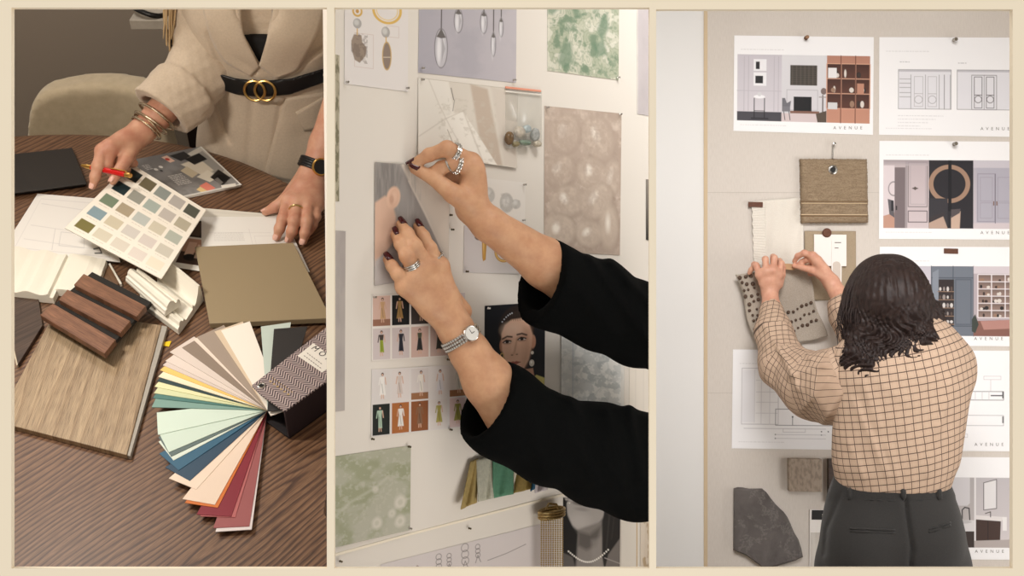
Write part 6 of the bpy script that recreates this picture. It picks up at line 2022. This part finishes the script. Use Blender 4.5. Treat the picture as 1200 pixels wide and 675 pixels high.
# hard samples low on the wall
t_ = slab('tile_sample', W, [(924.5, 537.8), (963.5, 538.4), (963.5, 576.6), (924.8, 576)], .022, wood('grey_brown_veneer', (156, 139, 122), (178, 161, 143), 14, 5, rough=.5), bevel=.001)
props(t_, 'small square grey brown tile, left of the dark wood block', 'tile')
o = slab('wood_block', W, [(971, 538), (1003, 538.3), (1003, 590), (971, 590)], .016, wood('dark_block', (58, 43, 36), (78, 60, 50), 10, 40, rough=.5), bevel=.001)
props(o, 'dark brown wood block partly hidden behind the trousers', 'wood sample')
t = thing('sample_card', 'pale stone-effect sample card with a black label beside the trousers', 'sample card', W.pt(968, 632, .002))
N = Nodes('marbled_card')
nz = N.n('TexNoise', None, Vector=N.coord('Object', (30, 30, 6)), Scale=1.0, Detail=4.0)
N.out(Base_Color=N.ramp(nz, [(.35, (196, 188, 178)), (.65, (226, 220, 212))]), Roughness=.6)
slab('card', W, [(949, 597), (996, 597.4), (996, 690), (948.5, 690)], .002, M('white_card', (236, 230, 224)), t, h0=.001)
slab('stone_print', W, [(950, 624), (995, 624), (995, 689), (949.5, 689)], .0005, N.m, t, h0=.003, bevel=0)
slab('black_label', W, [(951.4, 597.8), (990, 598), (990, 609.4), (951.2, 609)], .0006, M('black_ink', (30, 28, 28)), t, h0=.003, bevel=0)
mb = MB(); y3 = Y3 - .0039
for j, y in enumerate((602.2, 604.6)):
    for k in range(5):
        mb.box((W.pt(963 + k * 2, y)[0], y3, W.pt(0, y + 1.3)[2]), (W.pt(964.4 + k * 2, y)[0], y3 + .0002, W.pt(0, y)[2]))
mb.build('label_print', M('white_card', (236, 230, 224)), t)
SP_ = [(80, 283), (98, 279), (120, 278), (150, 286), (205, 285), (225, 300), (243, 326), (265, 355), (283, 372), (300, 385), (316, 410), (330, 440), (345, 476), (365, 510), (377, 548), (385, 585), (355, 600), (312, 612), (270, 625), (235, 631), (205, 630), (185, 614), (165, 600), (130, 575), (104, 566), (80, 555)]
sp = [(840 + x * .2592, 500 + y * .2592) for x, y in SP_]
N = Nodes('slate')
n1 = N.n('TexNoise', None, Vector=N.coord('Object'), Scale=14.0, Detail=6.0, Roughness=.65, Distortion=.6)
n2 = N.n('TexNoise', None, Vector=N.coord('Object', rot=(.3, .5, .2)), Scale=7.0, Detail=6.0, Roughness=.7, Distortion=.3)
vein = N.math('ABSOLUTE', N.math('SUBTRACT', n2, .5))
c = N.ramp(n1, [(.3, (80, 74, 71)), (.7, (104, 97, 94))])
c = N.mix(N.ramp(vein, [(0.0, (120, 120, 120)), (.012, (70, 70, 70)), (.03, (0, 0, 0))]), c, rgba((176, 168, 162)))
N.out(Base_Color=c, Roughness=.7)
N.bump(n1, .6, .004)
rr_ = random.Random(2)
top_ = [W.pt(x, y, .020 + rr_.uniform(-.002, .002)) for x, y in sp]
cen = np.mean(sp, 0)
bot_ = [W.pt(*(np.array(p) + (np.array(p) - cen) / 45 * rr_.uniform(.6, 1.8)), .001) for p in sp]
mid_ = [W.pt(*(np.array(p) + (np.array(p) - cen) / 60 * rr_.uniform(.2, 2.2)), .011) for p in sp]
n_ = len(sp); V = top_ + mid_ + bot_
fc = [list(range(n_))[::-1], list(range(2 * n_, 3 * n_))] + [[k * n_ + i, k * n_ + (i + 1) % n_, (k + 1) * n_ + (i + 1) % n_, (k + 1) * n_ + i] for k in (0, 1) for i in range(n_)]
o = mesh('slate_sample', V, fc, N.m)
props(o, 'irregular dark grey slate slab with pale veins at the lower left of the wall', 'stone sample')
# ================================================================ the woman seen from behind
P3 = lambda x, y, d: at(x, y, d)
w3 = thing('person', 'woman with dark wavy hair in a checked blouse, seen from behind pinning up fabric', 'person', A((1046 - 600) / F * 2.68, 2.68, 0.0))
EX, EY, EZ = A(1, 0, 0), A(0, 1, 0), A(0, 0, 1)


def plaid():
    N = Nodes('checked_blouse')
    s = N.n('SeparateXYZ', None, Vector=N.coord('UV'))
    nz = N.n('TexNoise', None, Vector=N.coord('Object'), Scale=60.0, Detail=2.0)
    def lines(v, step, w_):
        f = N.math('FRACT', N.math('MULTIPLY', v, 1.0 / step))
        return N.math('LESS_THAN', N.math('ABSOLUTE', N.math('SUBTRACT', f, .5)), w_ / step / 2)
    u, v = s.outputs[0], s.outputs[1]
    k = N.math('MAXIMUM', lines(u, .0160, .0014), lines(v, .0170, .0022))
    k2 = N.math('MAXIMUM', lines(u, .0080, .0008), lines(v, .0085, .0008))
    c = N.mix(N.math('MULTIPLY', k2, .25), rgba((194, 167, 144)), rgba((160, 126, 102)))
    c = N.mix(N.math('MULTIPLY', k, .88), c, rgba((58, 36, 30)))
    N.out(Base_Color=c, Roughness=.85)
    N.bump(nz, .2, .001)
    return N.m


SHIRT = plaid()
tor = [(P3(1046, 578, 2.67), .112), (P3(1047, 545, 2.665), .134), (P3(1052, 500, 2.66), .142), (P3(1058, 450, 2.66), .150), (P3(1062, 424, 2.67), .132)]
S = Sculpt(*bounds([p for p, _ in tor] + [P3(1000, 430, 2.68), P3(1128, 425, 2.7)], .2), .0046)
S.chain([p for p, _ in tor], [r for _, r in tor], k=.002, flat=(EY, .68))
S.cone(P3(1058, 428, 2.68), P3(1012, 436, 2.69), .095, .078, k=.05)
S.cone(P3(1066, 428, 2.68), P3(1106, 432, 2.70), .095, .074, k=.05)
S.cone(P3(1050, 400, 2.69), P3(1056, 440, 2.68), .055, .10, k=.04)
sl, P = S.grid(S.lo, S.lo + S.h * S.n)
near = np.abs(S.D) < .035
Pn = P[near]; X2, Y2 = proj(Pn); d = S.D[near]
for a_, b_, w__, am in (((1000, 470), (1040, 556), 4, .005), ((1012, 450), (1030, 500), 5, .004), ((1110, 470), (1086, 556), 4, .005), ((1098, 500), (1062, 556), 3.5, .004), ((1040, 520), (1052, 562), 3.5, .004), ((995, 520), (1012, 560), 4, .004), ((1085, 440), (1060, 500), 7, .003), ((1115, 440), (1100, 500), 4, .004), ((1020, 440), (1060, 470), 6, .003)):
    d = d - am * np.exp(-(pline(X2, Y2, [a_, b_]) / w__) ** 2)
d = d + .0035 * wob(Pn, 26, 4)
S.D[near] = d
S.halfspace(P3(1046, 571, 2.67), -EZ)


def tor_uv(V):
    x, y, z = V[:, 0], V[:, 1], V[:, 2]
    xc = P3(1052, 480, 2.6)[0]
    w_ = wob(V, 12, 9) * .004
    a_ = .19
    u = np.arctan2(x - xc, -(y - 2.76)) * .16
    return np.stack([u * math.cos(a_) + z * math.sin(a_) * .6 + w_, z * math.cos(a_) - (x - xc) * math.sin(a_) - .12 * (x - xc) ** 2 + w_], 1)


S.build('blouse', SHIRT, w3, smooth=1, uvf=tor_uv)


def arm_sleeve(pts, rad, cuff, axis, inner, seed, folds, upto=None):
    S = Sculpt(*bounds(pts, max(rad) + .03), .0042)
    S.chain(pts, rad, k=.01)
    sl, P = S.grid(S.lo, S.lo + S.h * S.n)
    near = np.abs(S.D) < .035
    Pn = P[near]; X2, Y2 = proj(Pn); d = S.D[near]
    for a_, b_, w__, am in folds:
        d = d - am * np.exp(-(pline(X2, Y2, [a_, b_]) / w__) ** 2)
    S.D[near] = d + .004 * wob(Pn, 34, seed) + .0015 * wob(Pn, 80, seed + 2)
    S.halfspace(cuff, axis)
    S.cone(cuff + nrm(axis) * .02, cuff - nrm(axis) * .04, inner, inner * .9, k=.003, sub=True)
    Pp = np.array(pts); seg = np.linalg.norm(np.diff(Pp, axis=0), axis=1); cum = np.concatenate([[0], np.cumsum(seg)])

    def uvf(V):
        best = np.full(len(V), 1e9); U = np.zeros((len(V), 2))
        for i in range(len(Pp) - 1):
            e = Pp[i + 1] - Pp[i]; L2 = e @ e
            t = np.clip(((V - Pp[i]) @ e) / L2, 0, 1)
            q = V - Pp[i] - t[:, None] * e
            dd = np.linalg.norm(q, axis=1)
            dirn = nrm(e); a1 = nrm(np.cross(dirn, A(.3, -1, .2))); a2 = np.cross(dirn, a1)
            ang = np.arctan2(q @ a2, q @ a1)
            rl_ = rad[i] + (rad[i + 1] - rad[i]) * t
            m_ = dd < best; best[m_] = dd[m_]
            U[m_] = np.stack([ang * rl_, cum[i] + t * seg[i]], 1)[m_]
        return U
    S.build('sleeve', SHIRT, w3, smooth=1, uvf=uvf)


wrL = P3(901, 343, 3.055); elL = P3(921, 430, 2.89); shL3 = P3(1014, 442, 2.70)
cfL = P3(903, 357, 3.03)
arm_sleeve([P3(902, 352, 3.04), P3(906, 390, 2.97), P3(918, 428, 2.90), P3(955, 452, 2.80), P3(990, 452, 2.72), P3(1020, 440, 2.70)], [.025, .046, .062, .082, .094, .085], cfL, nrm(wrL - elL), .022, 2,
           [((905, 360), (950, 420), 3, .004), ((896, 380), (930, 440), 3.5, .005), ((925, 440), (990, 420), 4, .006), ((940, 480), (985, 425), 4, .006), ((965, 495), (1000, 440), 4, .006), ((990, 498), (1012, 450), 4, .006), ((910, 400), (935, 455), 3, .005)])
wrR = P3(975, 333, 3.04); elR = P3(1085, 420, 2.92); shR3 = P3(1112, 438, 2.73)
cfR = P3(984, 349, 3.02)
arm_sleeve([P3(981, 343, 3.03), P3(992, 368, 3.0), P3(1010, 395, 2.97), P3(1060, 415, 2.92), P3(1108, 434, 2.77), P3(1106, 436, 2.71)], [.028, .048, .055, .058, .062, .066], cfR, nrm(wrR - P3(992, 368, 3.0)), .024, 7,
           [((975, 360), (1000, 372), 3, .004), ((980, 380), (1005, 395), 3, .004), ((1122, 415), (1120, 450), 3, .004)])
# gathered cuffs' frills
SK3 = M('skin_pink', (214, 164, 138), rough=.5, noise=(40., (198, 142, 118)), sss=.1)
# body: head, neck, arms, trunk and legs
hd3 = P3(1044, 372, 2.68)
ankL, ankR = A(P3(1020, 600, 2.68)[0] - .03, 2.68, .09), A(P3(1070, 600, 2.68)[0] + .03, 2.68, .09)
hipL, hipR = P3(1020, 640, 2.68), P3(1072, 640, 2.68)
knL, knR = (hipL + ankL) / 2 + A(-.01, .02, .01), (hipR + ankR) / 2 + A(.01, .02, .01)
Sb = Sculpt(*bounds([hd3 + EZ * .12, ankL - EZ * .09, ankR + A(.1, .18, 0), P3(1000, 430, 2.68), P3(1128, 425, 2.7)], .1), .009)
Sb.ell(hd3, (.074, .094, .112), k=.02)
Sb.ell(hd3 + A(0, .085, -.02), (.012, .022, .024), k=.014)
Sb.ell(hd3 + A(0, .03, -.06), (.055, .06, .05), k=.03)
for s_ in (-1, 1):
    Sb.ell(hd3 + A(s_ * .076, 0, -.01), (.009, .018, .03), k=.008)
Sb.chain([hd3 - EZ * .06, P3(1050, 420, 2.70)], [.05, .06], k=.03)
Sb.chain([P3(1055, 430, 2.70), P3(1052, 500, 2.68), P3(1047, 565, 2.68), P3(1046, 630, 2.68)], [.10, .105, .095, .12], k=.03, flat=(EY, .7))
for h_, k_, a_ in ((hipL, knL, ankL), (hipR, knR, ankR)):
    Sb.chain([h_, k_, a_], [.085, .055, .036], k=.03)
    Sb.chain([a_ - EZ * .05, a_ + A(0, .13, -.065)], [.034, .024], k=.02)
Sb.chain([P3(1020, 440, 2.70), P3(975, 448, 2.76), elL], [.05, .044, .038], k=.02)
Sb.chain([P3(1105, 438, 2.72), P3(1108, 434, 2.78), elR], [.05, .044, .038], k=.02)
parts = [Sb.surface(2)]
p3 = lambda x, y, h: W.pt(x, y, h)
# left hand, fingers folded over the top edge of the fabric
wl3 = p3(902, 343, .070)
fl = [[p3(912.5, 322, .082), p3(915.5, 309, .075), p3(913.5, 306, .055), p3(911, 312, .050)],
      [p3(906, 317, .088), p3(907.5, 302.5, .078), p3(906, 301, .055), p3(905, 308, .050)],
      [p3(898, 318, .086), p3(897, 304, .075), p3(896.5, 303.5, .055), p3(896.5, 310, .050)],
      [p3(890.5, 322, .080), p3(886, 311, .070), p3(884, 310, .055), p3(884, 315, .050)]]
thl = [p3(912, 333, .070), p3(916, 322, .058), p3(917.5, 314, .050), p3(916, 308, .0485)]
rl = [[.0105, .0088, .008, .0065]] * 4
Sh = Sculpt(*bounds(sum(fl, []) + thl + [wl3, elL], .03), .0022)
hand(Sh, wl3, [q[0] for q in fl], fl, rl, rw=.021, rp=.0125, thumb=thl)
Sh.chain([p3(884.5, 312, .06), p3(880, 316, .055), p3(878, 320, .050)], [.0075, .007, .006], k=.004)
Sh.chain([wl3, P3(904, 362, 3.02), elL], [.0215, .026, .036], k=.012)
parts.append(Sh.surface(2))
# right hand, pinching
wr3 = p3(975, 332, .075)
fr = [[p3(952, 300, .090), p3(942.5, 296.5, .080), p3(935, 300, .066), p3(931, 306, .054)],
      [p3(958, 306, .090), p3(946, 304, .070), p3(940, 307, .058), p3(936, 310, .053)],
      [p3(962, 313, .084), p3(951, 312, .062), p3(946, 313.5, .054), p3(943, 315, .051)],
      [p3(964, 320, .076), p3(956, 319, .056), p3(951, 320, .052), p3(949, 321, .051)]]
thr = [p3(968, 325, .082), p3(952, 317, .080), p3(940, 313.5, .066), p3(930.5, 311.5, .056)]
Sh = Sculpt(*bounds(sum(fr, []) + thr + [wr3, P3(1000, 372, 2.98), elR], .045), .0024)
hand(Sh, wr3, [q[0] for q in fr], fr, rl, rw=.021, rp=.012, thumb=thr)
Sh.chain([wr3, P3(988, 355, 3.01), P3(1005, 385, 2.97), elR], [.0215, .027, .034, .036], k=.012)
parts.append(Sh.surface(2))
merge('body', parts, SK3, w3)

# trousers
TRO = M('charcoal_wool', (47, 45, 43), rough=.9, noise=(350., (40, 38, 37)), bump=(1100., .25, .0006), sheen=.1)
wst = P3(1044, 566, 2.67)
S = Sculpt(*bounds([wst + EZ * .03, ankL - EZ * .08, ankR, P3(960, 660, 2.68), P3(1134, 660, 2.68)], .16), .0052)
S.chain([P3(1043, 556, 2.675), P3(1043, 585, 2.68), P3(1045, 625, 2.68), P3(1046, 668, 2.69)], [.118, .128, .156, .172], k=.01, flat=(EY, .74))
for s_, h_, k_, a_ in ((-1, hipL, knL, ankL), (1, hipR, knR, ankR)):
    S.ell(P3(1045 + s_ * 36, 648, 2.615), (.085, .075, .10), k=.05)
    S.chain([P3(1046 + s_ * 42, 668, 2.685), k_ + A(s_ * .02, 0, 0), a_ + EZ * .03], [.098, .085, .08], k=.025)
sl, P = S.grid(S.lo, S.lo + S.h * S.n)
near = np.abs(S.D) < .03
Pn = P[near]; X2, Y2 = proj(Pn); d = S.D[near]; back = (Pn[:, 1] < 2.68)
d = d + back * .012 * np.exp(-(pline(X2, Y2, [(1060, 583), (1068, 640), (1066, 690)]) / 2.2) ** 2)
d = d - back * .003 / (1 + np.exp(np.clip((Y2 - 583) / .5, -30, 30)))
d = d + .006 * np.exp(-(pline(X2, Y2, [(986, 578), (969, 620), (966, 650)]) / 2.4) ** 2)
d = d + .0025 * wob(Pn, 22, 3)
S.D[near] = d
S.halfspace(P3(1044, 558.5, 2.60), EZ)
S.build('trousers', TRO, w3, smooth=1)
for x in (996, 1058, 1100):
    ys_ = np.linspace(573, 585, 7)
    pp = skin_hit(S, np.full(7, float(x)), ys_, 2.3, 2.8) - EY * np.array([0, .004, .005, .005, .005, .004, 0])[:, None]
    MB().tube(list(pp), .0062, 8, flat=(EY, .45)).build('belt_loop', TRO, w3, smooth=True)
for a_, b_ in (((996, 621), (1049, 623)), ((1088, 622), (1114, 614))):
    xs_ = np.linspace(a_[0], b_[0], 14); ys_ = np.linspace(a_[1], b_[1], 14)
    for dy in (-1.6, 1.6):
        MB().tube(list(skin_hit(S, xs_, ys_ + dy, 2.3, 2.8)), .0026, 8).build('pocket_welt', TRO, w3, smooth=True)
xs_ = np.linspace(988, 1104, 40)
MB().tube(list(skin_hit(S, xs_, 584 + 2.5 * np.sin((xs_ - 988) / 116 * 3.14), 2.3, 2.8)), .0014, 6).build('waistband_seam', TRO, w3, smooth=True)
for k, a_ in enumerate((ankL, ankR)):
    S = Sculpt(*bounds([a_ - EZ * .09, a_ + A(0, .2, 0)], .08), .006)
    S.chain([a_ + A(0, -.03, -.045), a_ + A(0, .08, -.055), a_ + A(0, .16, -.062)], [.042, .040, .028], k=.01)
    S.halfspace(A(0, 0, .002), -EZ)
    S.build('shoe', M('black_leather', (20, 19, 20)), w3)

# hair: a wavy mass and loose locks
HAIR = M('dark_brown_hair', (50, 36, 32), rough=.55, noise=(60., (34, 24, 22)), spec=.35)
S = Sculpt(*bounds([P3(985, 300, 2.62), P3(1110, 455, 2.78)], .14), .0042)
S.ell(P3(1041, 350, 2.665), (.086, .104, .098), k=.02)
S.ell(P3(1046, 354, 2.66), (.088, .096, .085), k=.03)
for x, y, r_, dd in ((1024, 395, .058, 2.65), (1060, 395, .068, 2.63), (1080, 388, .044, 2.66), (1084, 374, .038, 2.68), (1014, 418, .036, 2.65), (1038, 416, .050, 2.63), (1066, 408, .048, 2.63), (1008, 398, .034, 2.68), (1082, 402, .036, 2.655)):
    S.ell(P3(x, y, dd), (r_, r_ * .9, r_ * 1.15), k=.04)
S.chain([P3(1008, 395, 2.64), P3(1001, 425, 2.63), P3(995, 446, 2.63)], [.028, .022, .008], k=.02)
S.chain([P3(1026, 420, 2.62), P3(1020, 436, 2.61), P3(1026, 449, 2.61)], [.032, .024, .008], k=.02)
def curls(P):
    x = P[..., 0]; z = P[..., 2]; y = P[..., 1]
    low = np.clip((1.5 + (337.5 - 345) / F * 2.66 - z) / .1, 0, 1)
    ang = np.arctan2(x - P3(1042, 0, 2.66)[0], -(y - 2.69))
    wv = .18 * np.sin(z * 70 + 2 * np.sin(x * 30)) * low
    s_ = np.sin((ang + wv) * 46 + 2.5 * wob(P, 18, 5))
    return .0035 * s_ * (.5 + low) + .010 * low * wob(P, 42, 12) + .002 * np.sin((ang + wv) * 110)
S.displace(curls)
S.build('hair', HAIR, w3, smooth=1)
mb = MB(); r = random.Random(6)
HC = P3(1042, 345, 2.68)
for k in range(330):
    a0 = r.uniform(-1.9, 1.9); x0_, r0_ = math.sin(a0), -math.cos(a0)
    L = r.uniform(.17, .27); ph = r.uniform(0, 6.28); fr_ = r.uniform(26, 40); pts = []
    part = r.uniform(-.2, 1.0)
    for q in np.linspace(0, 1, 22):
        s = q * L
        th_ = min(1.0, s / .11) * 1.45
        rad = .091 * math.sin(th_) if th_ < 1.45 else .091
        z = .098 * math.cos(th_) - max(0, s - .11) * 1.0
        flare = max(0, s - .09) * (.10 if x0_ > 0 else .16)
        low = max(0, s - .07) / .12
        w1 = .012 * low * math.sin(fr_ * s * 1.0 + ph); w2 = .008 * low * math.cos(fr_ * s * 1.1 + ph)
        if s > .2:
            rad -= (s - .2) * .35
        pts.append(HC + A(x0_ * (rad + flare + .004) + w1, r0_ * (rad + .002) - w2 * .6 + .012, z))
    mb.tube(pts, [.0016 * min(1, q * 5 + .4) * (1 - q ** 3 * .85) for q in np.linspace(0, 1, 22)], 6)
mb.build('hair_locks', HAIR, w3, smooth=True)
for L_, f2 in ((fl, SK3), (fr, SK3)):
    pass
# ================================================================ light: a main light for each bay, plus added fill lights
lamp('table_lamp_light', TF(-0.22, -0.284, 0.640), TF(-0.02, -0.06, 0.0), (0.18, 0.05), 3.9, (1.0, 0.94, 0.86))
lamp('back_wall_fill', TF(-0.62, 0.55, 1.25), TF(-0.35, 0.75, 0.0), (0.3, 0.3), 7.0, (1.0, 0.94, 0.87))  # added fill from above that brightens the back wall and chair
lamp('studio_light', (1.75, 1.50, 2.42), (-0.12, 1.40, 1.40), (0.16,), 20.0, (1.0, 0.985, 0.965), 'SPOT', spot_size=0.62, spot_blend=0.5)
lamp('board_fill', (0.12, 0.99, 2.12), (0.0, 1.45, 1.40), (0.5, 0.25), 1.1, (1.0, 0.98, 0.95), spread=math.radians(110))  # added soft fill above the opening, evens out the board
lamp('low_board_fill', (0.30, 1.02, 0.98), (0.05, 1.5, 1.38), (0.5, 0.25), 1.3, (1.0, 0.96, 0.92), spread=math.radians(120))  # added fill from below, lifts the arms' shade on the lower board
lamp('window_light', (0.62, 1.02, 2.42), (1.05, 3.1, 1.15), (0.9, 0.8), 14.8, (1.0, 0.99, 0.985), spread=math.radians(88))
lamp('side_fill', (2.15, 1.9, 0.95), (1.05, 3.1, 1.05), (1.0, 1.2), 8.0, (1.0, 0.985, 0.97), spread=math.radians(110))  # added weak fill from the right for the lower wall, not a window
